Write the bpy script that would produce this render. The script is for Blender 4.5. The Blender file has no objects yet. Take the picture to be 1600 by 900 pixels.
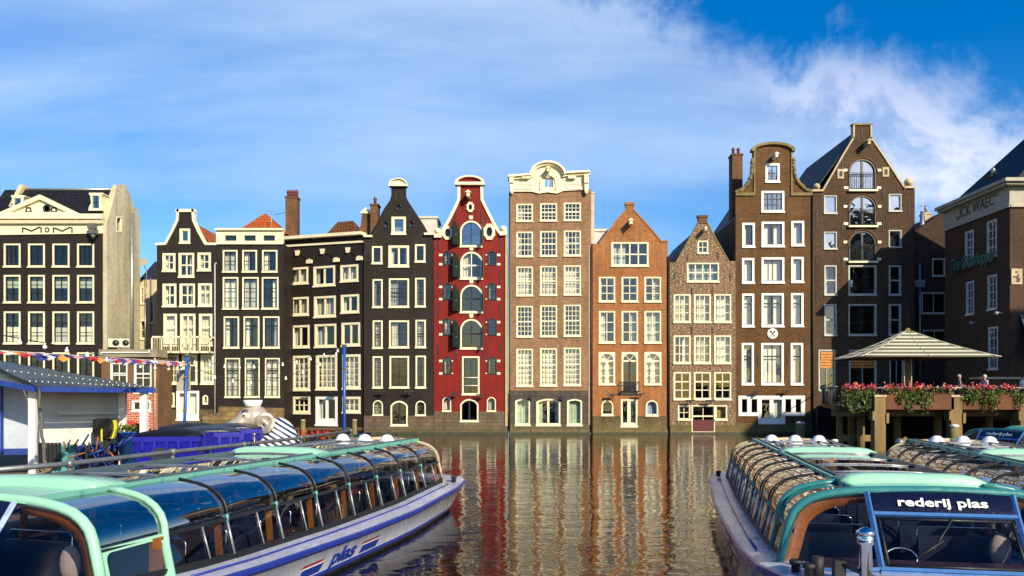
import bpy, bmesh, math, random
from mathutils import Vector, Matrix
from mathutils.geometry import delaunay_2d_cdt
random.seed(7)
R = math.radians
scene = bpy.context.scene
COL = scene.collection
# ------------------------------------------------------------------ camera
CAMZ = 3.2; HOR = 614.0; F = 1200.0
cd = bpy.data.cameras.new('camera'); cam = bpy.data.objects.new('camera', cd); COL.objects.link(cam)
cam.location = (0, 0, CAMZ); cam.rotation_euler = (R(90), 0, 0)
cd.lens = 27.0; cd.sensor_width = 36.0; cd.shift_y = (HOR-450)/1600.0
cd.clip_start = 0.05; cd.clip_end = 5000
scene.camera = cam
# ------------------------------------------------------------------ light
SUN_EL, SUN_AZ = 28.0, 32.0        # azimuth measured from straight behind the camera towards the right
sd = bpy.data.lights.new('sun', 'SUN'); sd.energy = 5.0; sd.angle = R(0.53); sd.color = (1.0, 0.86, 0.62)
sun = bpy.data.objects.new('sun', sd); COL.objects.link(sun)
to_sun = Vector((math.sin(R(SUN_AZ))*math.cos(R(SUN_EL)), -math.cos(R(SUN_AZ))*math.cos(R(SUN_EL)), math.sin(R(SUN_EL))))
sun.rotation_euler = to_sun.to_track_quat('Z', 'Y').to_euler(); sun.location = (30, -40, 40)
w = bpy.data.worlds.new('World'); scene.world = w; w.use_nodes = True
nt = w.node_tree; N = nt.nodes; L = nt.links
bg = N['Background']; bg.inputs[1].default_value = 0.12
sky = N.new('ShaderNodeTexSky'); sky.sky_type = 'NISHITA'; sky.sun_disc = False
sky.sun_elevation = R(SUN_EL); sky.sun_rotation = math.atan2(to_sun.x, to_sun.y)
sky.air_density = 1.0; sky.dust_density = 0.6; sky.ozone_density = 3.0; sky.altitude = 0
tc = N.new('ShaderNodeTexCoord')
def nmath(nt, op, a, b=None, c=None, clamp=False):
    n = nt.nodes.new('ShaderNodeMath'); n.operation = op; n.use_clamp = clamp
    for i, v in enumerate((a, b, c)):
        if v is None: continue
        if isinstance(v, (int, float)): n.inputs[i].default_value = v
        else: nt.links.new(v, n.inputs[i])
    return n.outputs[0]
def wm(op, *a, **k): return nmath(nt, op, *a, **k)
def wnoise(scale, vec, detail=6, rough=0.6, dist=0.0):
    n = N.new('ShaderNodeTexNoise'); n.inputs['Scale'].default_value = scale; n.inputs['Detail'].default_value = detail
    n.inputs['Roughness'].default_value = rough; n.inputs['Distortion'].default_value = dist
    L.new(vec, n.inputs['Vector']); return n.outputs['Fac']
def wramp(v, a, b, lo=0.0, hi=1.0):
    n = N.new('ShaderNodeMapRange'); n.interpolation_type = 'SMOOTHSTEP'
    L.new(v, n.inputs[0]); n.inputs[1].default_value = a; n.inputs[2].default_value = b
    n.inputs[3].default_value = lo; n.inputs[4].default_value = hi; return n.outputs[0]
sep = N.new('ShaderNodeSeparateXYZ'); L.new(tc.outputs['Generated'], sep.inputs[0])
X, Y, Z = sep.outputs
# position on a flat cloud layer overhead, streaked from lower left to upper right
zz = wm('ADD', wm('MAXIMUM', Z, 0.0), 0.16)
cx = wm('DIVIDE', X, zz); cy = wm('DIVIDE', Y, zz)
cmb = N.new('ShaderNodeCombineXYZ'); L.new(cx, cmb.inputs[0]); L.new(cy, cmb.inputs[1])
mp = N.new('ShaderNodeMapping'); mp.inputs['Rotation'].default_value = (0, 0, R(-25)); mp.inputs['Scale'].default_value = (0.45, 1.5, 1)
L.new(cmb.outputs[0], mp.inputs[0])
n1 = wnoise(1.7, mp.outputs[0], 8, 0.58, 0.25)
n2 = wnoise(5.5, tc.outputs['Generated'], 9, 0.62, 0.3)
n3 = wnoise(1.1, mp.outputs[0], 4, 0.5, 0.4)
s = wm('ADD', wm('ADD', Z, wm('MULTIPLY', X, 0.33)), wm('MULTIPLY', Y, -0.60))
s2 = wm('ADD', s, wm('MULTIPLY', wm('SUBTRACT', n2, 0.5), 0.34))
edge = wramp(s2, 0.01, -0.075)                    # 0 in the clear upper right, 1 in the cloud field
wx = wramp(X, 0.16, 0.42)
band = wm('MULTIPLY', wm('MULTIPLY', wramp(s2, -0.17, -0.05), edge), wm('ADD', 0.25, wm('MULTIPLY', wx, 0.75)))
veil = wramp(wm('ADD', wm('MULTIPLY', n1, 0.6), wm('MULTIPLY', n3, 0.4)), 0.34, 0.66, 0.30, 0.78)
low = wramp(wm('ADD', Z, wm('MULTIPLY', wm('SUBTRACT', n2, 0.5), 0.20)), 0.10, 0.33, 0.10, 1.0)
dens = wm('MAXIMUM', wm('MULTIPLY', wm('MULTIPLY', veil, low), edge), wm('MULTIPLY', band, wramp(n2, 0.30, 0.62, 0.45, 0.97)), clamp=True)
hs = N.new('ShaderNodeHueSaturation'); hs.inputs['Saturation'].default_value = 1.48; hs.inputs['Hue'].default_value = 0.509; hs.inputs['Value'].default_value = 1.08
L.new(sky.outputs[0], hs.inputs['Color'])
cc = N.new('ShaderNodeMix'); cc.data_type = 'RGBA'; L.new(band, cc.inputs[0])
cc.inputs[6].default_value = (3.65, 4.95, 6.8, 1); cc.inputs[7].default_value = (6.2, 6.4, 7.4, 1)
mx = N.new('ShaderNodeMix'); mx.data_type = 'RGBA'; L.new(dens, mx.inputs[0]); L.new(hs.outputs[0], mx.inputs[6]); L.new(cc.outputs[2], mx.inputs[7])
L.new(mx.outputs[2], bg.inputs[0])
scene.view_settings.view_transform = 'Standard'; scene.view_settings.look = 'None'
scene.view_settings.exposure = 0.4; scene.view_settings.gamma = 1.0; scene.view_settings.use_curve_mapping = False
scene.render.engine = 'CYCLES'
try:
    scene.cycles.max_bounces = 8; scene.cycles.transparent_max_bounces = 16; scene.cycles.caustics_reflective = False; scene.cycles.caustics_refractive = False
except Exception: pass

# ------------------------------------------------------------------ materials
MATS = {}
def newmat(name):
    m = bpy.data.materials.new(name); m.use_nodes = True; MATS[name] = m
    return m, m.node_tree, m.node_tree.nodes['Principled BSDF']
def objvec(nt, mode='Object'):
    return nt.nodes.new('ShaderNodeTexCoord').outputs[mode]
def noise(nt, vec, scale, detail=4, rough=0.6, dist=0.0):
    n = nt.nodes.new('ShaderNodeTexNoise'); n.inputs['Scale'].default_value = scale; n.inputs['Detail'].default_value = detail
    n.inputs['Roughness'].default_value = rough; n.inputs['Distortion'].default_value = dist; nt.links.new(vec, n.inputs['Vector']); return n.outputs['Fac']
def mrange(nt, v, a, b, lo, hi):
    n = nt.nodes.new('ShaderNodeMapRange'); nt.links.new(v, n.inputs[0])
    for i, q in enumerate((a, b, lo, hi)): n.inputs[i+1].default_value = q
    return n.outputs[0]
def mixc(nt, f, a, b, mode='MIX'):
    n = nt.nodes.new('ShaderNodeMix'); n.data_type = 'RGBA'; n.blend_type = mode
    if isinstance(f, (int, float)): n.inputs[0].default_value = f
    else: nt.links.new(f, n.inputs[0])
    for i, v in ((6, a), (7, b)):
        if isinstance(v, tuple): n.inputs[i].default_value = (v[0], v[1], v[2], 1)
        else: nt.links.new(v, n.inputs[i])
    return n.outputs[2]
def bump(nt, h, b, dist=0.02, strength=0.5):
    n = nt.nodes.new('ShaderNodeBump'); n.inputs['Strength'].default_value = strength; n.inputs['Distance'].default_value = dist
    nt.links.new(h, n.inputs['Height']); nt.links.new(n.outputs[0], b.inputs['Normal'])
def scalevec(nt, vec, s):
    n = nt.nodes.new('ShaderNodeMapping'); n.inputs['Scale'].default_value = s; nt.links.new(vec, n.inputs[0]); return n.outputs[0]
def paint(name, c, rough=0.55, var=0.18, scale=3.0, metal=0.0, c2=None, streak=False, bmp=0.0, spec=0.5):
    if name in MATS: return MATS[name]
    m, t, b = newmat(name)
    v = objvec(t)
    if streak: v2 = scalevec(t, v, (1, 1, 0.18))
    else: v2 = v
    n = noise(t, v2, scale, 6, 0.65); n2 = noise(t, v, scale*7, 3, 0.6)
    f = nmath(t, 'ADD', nmath(t, 'MULTIPLY', n, 0.7), nmath(t, 'MULTIPLY', n2, 0.3))
    f = mrange(t, f, 0.35, 0.68, 0.0, 1.0)
    d = c2 if c2 else tuple(x*(1-var*1.6) for x in c)
    t.links.new(mixc(t, f, d, tuple(min(1, x*(1+var*0.5)) for x in c)), b.inputs['Base Color'])
    t.links.new(mrange(t, n2, 0.3, 0.7, max(0.02, rough-0.12), min(1, rough+0.12)), b.inputs['Roughness'])
    b.inputs['Metallic'].default_value = metal
    b.inputs['Specular IOR Level'].default_value = spec
    if bmp: bump(t, n2, b, bmp, 0.5)
    return m
def brick(name, c1, c2, mortar, bw=0.24, bh=0.075, big=0.35, moss=None, light=None, rough=0.85, ms=0.014, mottle=0.0):
    m, t, b = newmat(name)
    o = objvec(t); sp = t.nodes.new('ShaderNodeSeparateXYZ'); t.links.new(o, sp.inputs[0])
    cb = t.nodes.new('ShaderNodeCombineXYZ'); t.links.new(nmath(t, 'ADD', sp.outputs[0], sp.outputs[1]), cb.inputs[0]); t.links.new(sp.outputs[2], cb.inputs[1])
    br = t.nodes.new('ShaderNodeTexBrick'); t.links.new(cb.outputs[0], br.inputs['Vector'])
    br.inputs['Scale'].default_value = 1.0; br.inputs['Brick Width'].default_value = bw; br.inputs['Row Height'].default_value = bh
    br.inputs['Mortar Size'].default_value = ms; br.inputs['Mortar Smooth'].default_value = 0.3; br.inputs['Bias'].default_value = 0.0
    br.inputs['Color1'].default_value = (*c1, 1); br.inputs['Color2'].default_value = (*c2, 1); br.inputs['Mortar'].default_value = (*mortar, 1)
    n = noise(t, o, 0.6, 7, 0.65, 0.3); nm = noise(t, o, 3.2, 5, 0.7); nf = noise(t, scalevec(t, o, (1, 1, 2.2)), 6.5, 3, 0.7)
    col = mixc(t, mrange(t, n, 0.3, 0.7, 0, 1), tuple([1-big]*3), (1.08, 1.05, 1.02))
    c = mixc(t, 1.0, br.outputs['Color'], col, 'MULTIPLY')
    c = mixc(t, mrange(t, nf, 0.36, 0.66, 0, 0.55), c, mixc(t, 1.0, c, (0.55, 0.5, 0.5), 'MULTIPLY'))
    stn = noise(t, scalevec(t, o, (1.6, 1.6, .16)), 1.3, 5, .7)
    c = mixc(t, mrange(t, stn, .42, .72, 0, .6), c, mixc(t, 1.0, c, (0.5, 0.46, 0.44), 'MULTIPLY'))
    if light: c = mixc(t, mrange(t, nf, 0.52, 0.6, 0, 0.85), c, light)
    if moss:
        g = mrange(t, sp.outputs[2], moss[1], moss[2], 1.0, 0.0)
        c = mixc(t, nmath(t, 'MULTIPLY', g, mrange(t, nm, 0.35, 0.6, 0.2, 0.9)), c, moss[0])
    t.links.new(c, b.inputs['Base Color']); b.inputs['Roughness'].default_value = rough; b.inputs['Specular IOR Level'].default_value = 0.25
    bump(t, nmath(t, 'ADD', nmath(t, 'MULTIPLY', br.outputs['Fac'], -0.6), nmath(t, 'MULTIPLY', nm, 0.7)), b, 0.015, 0.6)
    return m
def thin_glass(name, tint, refl=1.0, rough=0.02, f0=0.05, wav=0.004, wscale=1.2):
    m = bpy.data.materials.new(name); m.use_nodes = True; MATS[name] = m; t = m.node_tree
    t.nodes.clear(); out = t.nodes.new('ShaderNodeOutputMaterial')
    tr = t.nodes.new('ShaderNodeBsdfTransparent'); tr.inputs[0].default_value = (*tint, 1)
    gl = t.nodes.new('ShaderNodeBsdfGlossy'); gl.inputs['Roughness'].default_value = rough; gl.inputs['Color'].default_value = (refl, refl, refl, 1)
    ge = t.nodes.new('ShaderNodeNewGeometry'); dt = t.nodes.new('ShaderNodeVectorMath'); dt.operation = 'DOT_PRODUCT'
    t.links.new(ge.outputs['Incoming'], dt.inputs[0]); t.links.new(ge.outputs['Normal'], dt.inputs[1])
    sch = nmath(t, 'POWER', nmath(t, 'SUBTRACT', 1.0, nmath(t, 'ABSOLUTE', dt.outputs['Value']), clamp=True), 4.2)
    if wav:
        bp = t.nodes.new('ShaderNodeBump'); bp.inputs['Distance'].default_value = wav; bp.inputs['Strength'].default_value = 1.0
        t.links.new(noise(t, objvec(t), wscale, 2, 0.5), bp.inputs['Height']); t.links.new(bp.outputs[0], gl.inputs['Normal']); 
    mix = t.nodes.new('ShaderNodeMixShader')
    t.links.new(mrange(t, sch, 0.0, 1.0, f0, 1.0), mix.inputs[0]); t.links.new(tr.outputs[0], mix.inputs[1]); t.links.new(gl.outputs[0], mix.inputs[2])
    t.links.new(mix.outputs[0], out.inputs[0]); return m

TRIM = paint('cream_paint', (0.80, 0.73, 0.50), 0.5, 0.10, 2.0)
WHITE = paint('white_paint', (0.82, 0.80, 0.72), 0.5, 0.08, 2.0)
BLACKP = paint('dark_sash', (0.015, 0.017, 0.017), 0.4)
GREENP = paint('dark_green_paint', (0.008, 0.018, 0.012), 0.45)
IRON = paint('iron', (0.02, 0.02, 0.02), 0.6)
GLASS = thin_glass('window_glass', (0.95, 0.97, 0.95), 0.95, 0.02, 0.10, 0.012, 1.5)
CURT = paint('curtain_cloth', (0.74, 0.73, 0.62), 0.9, 0.10, 2)
CURTS = [CURT, CURT, paint('grey_net_curtain', (0.50, 0.51, 0.46), 0.9, 0.12, 3), paint('warm_net_curtain', (0.62, 0.57, 0.42), 0.9, 0.12, 3)]
BLIND = paint('blind_cloth', (0.80, 0.77, 0.68), 0.9, 0.05, 2)
GBLIND = paint('green_grey_blind', (0.42, 0.50, 0.42), 0.9, 0.06, 2)
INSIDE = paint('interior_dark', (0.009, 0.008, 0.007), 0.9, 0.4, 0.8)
ZINC = paint('zinc', (0.45, 0.47, 0.48), 0.4, 0.2, 3, 0.7)
TILE_B = brick('black_tiles', (0.014, 0.015, 0.018), (0.024, 0.025, 0.03), (0.008, 0.008, 0.01), 0.25, 0.3, 0.3, rough=0.55, ms=0.03)
TILE_O = brick('orange_tiles', (0.62, 0.15, 0.03), (0.50, 0.11, 0.025), (0.22, 0.05, 0.015), 0.25, 0.3, 0.35, rough=0.8, ms=0.03)
TILE_M = brick('mossy_tiles', (0.30, 0.10, 0.03), (0.20, 0.09, 0.03), (0.06, 0.03, 0.015), 0.3, 0.35, 0.5, rough=0.85, ms=0.05)
STONE = brick('plinth_stone', (0.24, 0.18, 0.115), (0.17, 0.14, 0.095), (0.09, 0.075, 0.05), 0.9, 0.36, 0.45, moss=((0.09, 0.085, 0.03), 0.0, 0.5), ms=0.02)
STONE_G = brick('grey_plinth_stone', (0.12, 0.105, 0.085), (0.085, 0.075, 0.065), (0.045, 0.04, 0.03), 1.1, 0.42, 0.35, moss=((0.2, 0.16, 0.06), 0.05, 0.9), ms=0.02)
STONE_M = brick('mossy_plinth', (0.24, 0.17, 0.075), (0.15, 0.12, 0.06), (0.09, 0.075, 0.04), 0.5, 0.12, 0.55, moss=((0.20, 0.165, 0.065), 0.0, 1.1), ms=0.02)

# ------------------------------------------------------------------ mesh helpers
def link(o, parent=None):
    COL.objects.link(o)
    if parent is not None: o.parent = parent
    return o
def tag(o, label=None, cat=None, group=None, kind=None):
    if label: o['label'] = label
    if cat: o['category'] = cat
    if group: o['group'] = group
    if kind: o['kind'] = kind
    return o
def thing(name, label, cat, loc=(0, 0, 0), rz=0.0, group=None):
    o = bpy.data.objects.new(name, None); o.empty_display_size = 0.3; COL.objects.link(o)
    o.location = loc; o.rotation_euler = (0, 0, rz)
    return tag(o, label, cat, group)
def obj(name, bm, mat, parent=None, smooth=False, recalc=True):
    if recalc: bmesh.ops.recalc_face_normals(bm, faces=bm.faces)
    me = bpy.data.meshes.new(name)
    if smooth:
        for f in bm.faces: f.smooth = True
    bm.to_mesh(me); bm.free()
    for mm in (mat if isinstance(mat, (list, tuple)) else [mat]): me.materials.append(mm)
    return link(bpy.data.objects.new(name, me), parent)
def obj_split(name, bm, mat, parent=None):
    """every loose piece becomes an object of its own"""
    bmesh.ops.recalc_face_normals(bm, faces=bm.faces); seen = set(); out = []
    for f0 in bm.faces:
        if f0 in seen: continue
        st = [f0]; grp = []; seen.add(f0)
        while st:
            f = st.pop(); grp.append(f)
            for e in f.edges:
                for g in e.link_faces:
                    if g not in seen: seen.add(g); st.append(g)
        b2 = bmesh.new(); mp = {}
        for f in grp:
            vs = []
            for v in f.verts:
                if v not in mp: mp[v] = b2.verts.new(v.co)
                vs.append(mp[v])
            b2.faces.new(vs).smooth = f.smooth
        out.append(obj(name, b2, mat, parent))
    bm.free(); return out
def box(bm, x0, y0, z0, x1, y1, z1, mi=0):
    if x0 > x1: x0, x1 = x1, x0
    if y0 > y1: y0, y1 = y1, y0
    if z0 > z1: z0, z1 = z1, z0
    v = [bm.verts.new(p) for p in ((x0,y0,z0),(x1,y0,z0),(x1,y1,z0),(x0,y1,z0),(x0,y0,z1),(x1,y0,z1),(x1,y1,z1),(x0,y1,z1))]
    for q in ((0,3,2,1),(4,5,6,7),(0,1,5,4),(1,2,6,5),(2,3,7,6),(3,0,4,7)):
        f = bm.faces.new([v[i] for i in q]); f.material_index = mi
def boxc(bm, c, s, rot=0.0, tilt=None):
    m = Matrix.Translation(c) @ Matrix.Rotation(rot, 4, 'Z')
    if tilt: m = m @ tilt
    r = bmesh.ops.create_cube(bm, size=1.0); 
    bmesh.ops.transform(bm, matrix=m @ Matrix.Diagonal((*s, 1)), verts=r['verts'])
def tube(bm, pts, r, n=8, cap=True, smooth=True):
    pts = [Vector(p) for p in pts]; rs = r if isinstance(r, (list, tuple)) else [r]*len(pts)
    rings = []; prev = None
    for i, p in enumerate(pts):
        d = (pts[min(i+1, len(pts)-1)] - pts[max(i-1, 0)]).normalized()
        a = Vector((0, 0, 1)) if abs(d.z) < 0.9 else Vector((1, 0, 0))
        u = d.cross(a).normalized(); v = d.cross(u).normalized()
        if prev is not None and u.dot(prev) < 0: u, v = -u, -v
        prev = u
        rings.append([bm.verts.new(p + (u*math.cos(k*2*math.pi/n) + v*math.sin(k*2*math.pi/n))*rs[i]) for k in range(n)])
    for a, b in zip(rings, rings[1:]):
        for k in range(n):
            f = bm.faces.new((a[k], a[(k+1) % n], b[(k+1) % n], b[k])); f.smooth = smooth
    if cap:
        bm.faces.new(rings[0][::-1]); bm.faces.new(rings[-1])
def lathe(bm, prof, n=20, c=(0, 0, 0)):
    rings = []
    for r, z in prof:
        rings.append([bm.verts.new((c[0]+r*math.cos(2*math.pi*k/n), c[1]+r*math.sin(2*math.pi*k/n), c[2]+z)) for k in range(n)])
    for a, b in zip(rings, rings[1:]):
        for k in range(n):
            f = bm.faces.new((a[k], a[(k+1) % n], b[(k+1) % n], b[k])); f.smooth = True
    if prof[0][0] > 1e-4: bm.faces.new(rings[0][::-1])
    if prof[-1][0] > 1e-4: bm.faces.new(rings[-1])
    bmesh.ops.remove_doubles(bm, verts=[v for r in (rings[0], rings[-1]) for v in r], dist=1e-5)
def sphere(bm, c, r, seg=16, ring=10, s=(1, 1, 1)):
    q = bmesh.ops.create_uvsphere(bm, u_segments=seg, v_segments=ring, radius=r)
    bmesh.ops.transform(bm, matrix=Matrix.Translation(c) @ Matrix.Diagonal((*s, 1)), verts=q['verts'])
    for v in q['verts']:
        for f in v.link_faces: f.smooth = True
def sheet(bm, grid, smooth=True, mi=0):
    g = [[bm.verts.new(p) for p in row] for row in grid]
    for a, b in zip(g, g[1:]):
        for i in range(len(a)-1):
            f = bm.faces.new((a[i], a[i+1], b[i+1], b[i])); f.smooth = smooth; f.material_index = mi
    return g
def inside(p, poly):
    x, y = p; c = False; n = len(poly); j = n-1
    for i in range(n):
        xi, yi = poly[i]; xj, yj = poly[j]
        if (yi > y) != (yj > y) and x < (xj-xi)*(y-yi)/(yj-yi)+xi: c = not c
        j = i
    return c
def prof(bm, inc, holes, y0, y1, clip=None):
    """flat shape in the x-z plane with holes, made solid between y0 (front) and y1"""
    verts = []; edges = []
    for poly in list(inc)+list(holes)+([clip] if clip else []):
        s = len(verts); verts += [Vector(p) for p in poly]; n = len(poly)
        edges += [(s+i, s+(i+1) % n) for i in range(n)]
    vo, eo, fo = delaunay_2d_cdt(verts, edges, [], 0, 1e-5)[:3]
    tris = []
    for f in fo:
        c = sum((vo[i] for i in f), Vector((0, 0)))/len(f)
        if any(inside(c, p) for p in inc) and not any(inside(c, p) for p in holes) and (clip is None or inside(c, clip)): tris.append(f)
    cnt = {}
    for f in tris:
        for i in range(len(f)):
            a, b = f[i], f[(i+1) % len(f)]; cnt[(a, b)] = 1
    A = {}; B = {}
    def va(i):
        if i not in A: A[i] = bm.verts.new((vo[i].x, y0, vo[i].y)); B[i] = bm.verts.new((vo[i].x, y1, vo[i].y))
        return A[i]
    for f in tris:
        for i in f: va(i)
        bm.faces.new([A[i] for i in f]); bm.faces.new([B[i] for i in reversed(f)])
    for (a, b) in cnt:
        if (b, a) not in cnt: bm.faces.new((A[b], A[a], B[a], B[b]))
def rect(x0, z0, x1, z1): return [(x0, z0), (x1, z0), (x1, z1), (x0, z1)]
def archpoly(x0, z0, x1, z1, rise=None, n=10):
    w = x1-x0; rise = w/2 if rise is None else rise; zs = z1-rise; cx = (x0+x1)/2
    rad = (w*w/4+rise*rise)/(2*rise); a0 = math.asin(min(1, w/2/rad)); cz = z1-rad
    return [(x0, z0), (x1, z0)]+[(cx+rad*math.sin(a), cz+rad*math.cos(a)) for a in [a0-2*a0*i/n for i in range(n+1)]]
def P(px, py, d): return Vector(((px-800)/F*d, d, CAMZ+(HOR-py)/F*d))
def textmesh(s, size, bold=0.0, extrude=0.01, shear=0.0, align='LEFT'):
    c = bpy.data.curves.new('lettering', 'FONT'); c.body = s; c.size = size; c.extrude = extrude; c.offset = bold; c.shear = shear; c.align_x = align; c.resolution_u = 4
    o = bpy.data.objects.new('lettering', c); COL.objects.link(o)
    me = bpy.data.meshes.new_from_object(o.evaluated_get(bpy.context.evaluated_depsgraph_get()))
    bpy.data.objects.remove(o); bpy.data.curves.remove(c); return me
def lettering(s, size, mat, parent, matrix, bold=0.0, extrude=0.008, shear=0.0, name='lettering', width=None):
    bpy.context.view_layer.update()
    me = textmesh(s, size, bold, extrude, shear)
    if width:
        xs = [v.co.x for v in me.vertices]; k = width/(max(xs)-min(xs)); x0 = min(xs)
        for v in me.vertices: v.co.x = (v.co.x-x0)*k
    me.transform(matrix); me.materials.clear(); me.materials.append(mat); me.name = name
    return link(bpy.data.objects.new(name, me), parent)

# ------------------------------------------------------------------ house builder
FLOORS = []
class House:
    def __init__(s, name, label, A, B, depth=11.0, wallmat=None, group=None, cat='house', trim=None):
        s.A, s.B = Vector(A), Vector(B); s.dir = (s.B-s.A).normalized(); s.len = (s.B-s.A).length
        s.root = thing(name, label, cat, (A[0], A[1], 0), math.atan2(s.dir.y, s.dir.x), group)
        s.depth = depth; s.wm = wallmat; s.holes = []; s.trim = trim or TRIM
    def uz(s, px, py):
        # where the line of sight meets the facade plane
        dx = (px-800)/F
        # A + u*dir = t*(dx,1)
        det = s.dir.x*(-1) - s.dir.y*(-dx)
        rx, ry = -s.A.x, -s.A.y
        u = (rx*(-1) - ry*(-dx))/det
        y = s.A.y+u*s.dir.y
        return (u, CAMZ+(HOR-py)/F*y)
    def poly(s, pts): return [s.uz(*p) for p in pts]
    def rc(s, x0, y0, x1, y1):
        a = s.uz(x0, (y0+y1)/2); b = s.uz(x1, (y0+y1)/2); m = (x0+x1)/2
        return a[0], s.uz(m, y1)[1], b[0], s.uz(m, y0)[1]
    def window(s, x0, y0, x1, y1, nx=2, ny=2, t=0.13, bar=0.05, barmat=None, rails=(), curtain='S', arch=None, sill=True, glass=None, mat=None, name='window', panel=0.0, top_light=None, cm=None, sashy=0.0):
        if t > .07: t *= .76
        u0, z0, u1, z1 = s.rc(x0, y0, x1, y1); mat = mat or s.trim; barmat = barmat or mat
        mk = (lambda i: rect(u0+i, z0+i, u1-i, z1-i)) if arch is None else (lambda i: archpoly(u0+i, z0+i, u1-i, z1-i, None if arch == 'semi' else max(0.05, arch*(u1-u0-2*i))))
        s.holes.append(mk(0.0))
        bm = bmesh.new(); inner = mk(t)
        prof(bm, [mk(-0.012)], [inner], -0.035, 0.13)
        fr = obj(name, bm, mat, s.root)
        iu0, iz0, iu1, iz1 = u0+t, z0+t, u1-t, z1-t
        if panel: # solid lower part of a door
            bm = bmesh.new(); box(bm, iu0, 0.04, iz0, iu1, 0.09, iz0+panel); obj('door_panel', bm, barmat, fr)
        bars = []
        st = 0.045
        bars += [rect(iu0, iz0, iu0+st, iz1), rect(iu1-st, iz0, iu1, iz1), rect(iu0, iz0, iu1, iz0+st), rect(iu0, iz1-st, iu1, iz1)]
        for i in range(1, nx): q = iu0+(iu1-iu0)*i/nx; bars.append(rect(q-bar/2, iz0, q+bar/2, iz1))
        for i in range(1, ny): q = iz0+(iz1-iz0)*i/ny; bars.append(rect(iu0, q-bar/2, iu1, q+bar/2))
        for r in rails: q = iz1-(iz1-iz0)*r; bars.append(rect(iu0, q-0.055, iu1, q+0.055))
        bm = bmesh.new(); prof(bm, bars, [], 0.03, 0.085, clip=inner); obj('glazing_bars', bm, barmat, fr)
        bm = bmesh.new(); pp = mk(t*0.6); ta, tb = random.uniform(-.014, .014), random.uniform(-.014, .014); um, zm = (u0+u1)/2, (z0+z1)/2
        bm.faces.new([bm.verts.new((q[0], .105+ta*(q[0]-um)+tb*(q[1]-zm), q[1])) for q in pp]); obj('pane', bm, glass or GLASS, fr, recalc=False)
        if sill:
            bm = bmesh.new(); box(bm, u0-0.05, -0.11, z0-0.07, u1+0.05, -0.001, z0+0.05); obj('sill', bm, mat, fr)
        cl = cm or random.choice(CURTS)
        def drape(a, b, za, zb, amp=0.075, m=cl, nm='curtain'):
            n = max(6, int((b-a)*14)); ph = random.random()*6; bm = bmesh.new()
            sheet(bm, [[(a+(b-a)*i/n, 0.42+amp*math.sin(ph+i*1.9+k*0.3), za+(zb-za)*k/3) for i in range(n+1)] for k in range(4)])
            obj(nm, bm, m, fr, recalc=False)
        W = u1-u0; e = 0.02
        if curtain == 'F': drape(u0-e, u1+e, z0, z1)
        elif curtain == 'S': k = random.uniform(.2, .34); drape(u0-e, u0+W*k, z0, z1); drape(u1-W*k*random.uniform(.7, 1.2), u1+e, z0, z1)
        elif curtain == 'L': drape(u0-e, u0+W*0.42, z0, z1)
        elif curtain == 'R': drape(u1-W*0.42, u1+e, z0, z1)
        elif curtain == 'B': drape(u0-e, u1+e, z0+(z1-z0)*0.55, z1, 0.002, GBLIND, 'blind')
        elif curtain == 'H': drape(u0-e, u1+e, z0, z0+(z1-z0)*random.uniform(.45, .6), 0.015)
        elif curtain == 'W': drape(u0-e, u1+e, z0, z1, 0.003, BLIND, 'blind')
        elif curtain == 'D': drape(u0-e, u0+W*.38, z0, z1, 0.01, BLIND, 'blind'); drape(u1-W*.38, u1+e, z0, z1, 0.01, BLIND, 'blind')
        return fr
    def trimshape(s, pts, name='cornice', proud=0.06, mat=None, holes=(), back=0.0, parent=None):
        bm = bmesh.new(); prof(bm, [s.poly(pts)], [s.poly(h) for h in holes], -proud, -0.001 if back == 0 else back); return obj(name, bm, mat or s.trim, parent or s.root)
    def bar(s, x0, y0, x1, y1, h, proud=0.25, mat=None, name='cornice'):
        """level or sloping bar between two pixel points, h metres tall"""
        a = s.uz(x0, y0); b = s.uz(x1, y1); bm = bmesh.new()
        prof(bm, [[(a[0], a[1]-h), (b[0], b[1]-h), b, a]], [], -proud, 0.35); return obj(name, bm, mat or s.trim, s.root)
    def coping(s, pts, wdt=0.16, proud=0.1, back=0.36, mat=None, name='gable_coping'):
        """band following the gable outline"""
        q = [Vector(s.uz(*p)) for p in pts]; bm = bmesh.new(); polys = []
        for a, b in zip(q, q[1:]):
            d = (b-a).normalized(); n = Vector((-d.y, d.x)); a2, b2 = a-d*wdt*0.4, b+d*wdt*0.4
            polys.append([tuple(a2-n*wdt), tuple(b2-n*wdt), tuple(b2+n*0.03), tuple(a2+n*0.03)])
        prof(bm, polys, [], -proud, back); return obj(name, bm, mat or s.trim, s.root)
    def hoist(s, px, py, mat=None, size=0.16, out=0.85):
        u, z = s.uz(px, py); bm = bmesh.new(); box(bm, u-size*.6, -out, z-size, u+size*.6, 0.0, z+size*.5)
        prof(bm, [[(u-size*1.3, z+size*.5), (u+size*1.3, z+size*.5), (u, z+size*1.5)]], [], -out-0.06, -0.001)
        h = obj('hoist_beam', bm, mat or s.trim, s.root)
        bm = bmesh.new(); tube(bm, [(u, -out+.1, z-size), (u, -out+.1, z-size-.18), (u+.06, -out+.1, z-size-.26), (u, -out+.1, z-size-.3)], 0.02, 5); obj('hook', bm, IRON, h)
        return h
    def anchors(s, pts, l=0.7):
        for px, py in pts:
            bm = bmesh.new(); u, z = s.uz(px, py); prof(bm, [rect(u-.03, z-l/2, u+.03, z+l/2), rect(u-.06, z-.05, u+.06, z+.05)], [], -.05, .01)
            obj('wall_anchor', bm, IRON, s.root)
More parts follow.
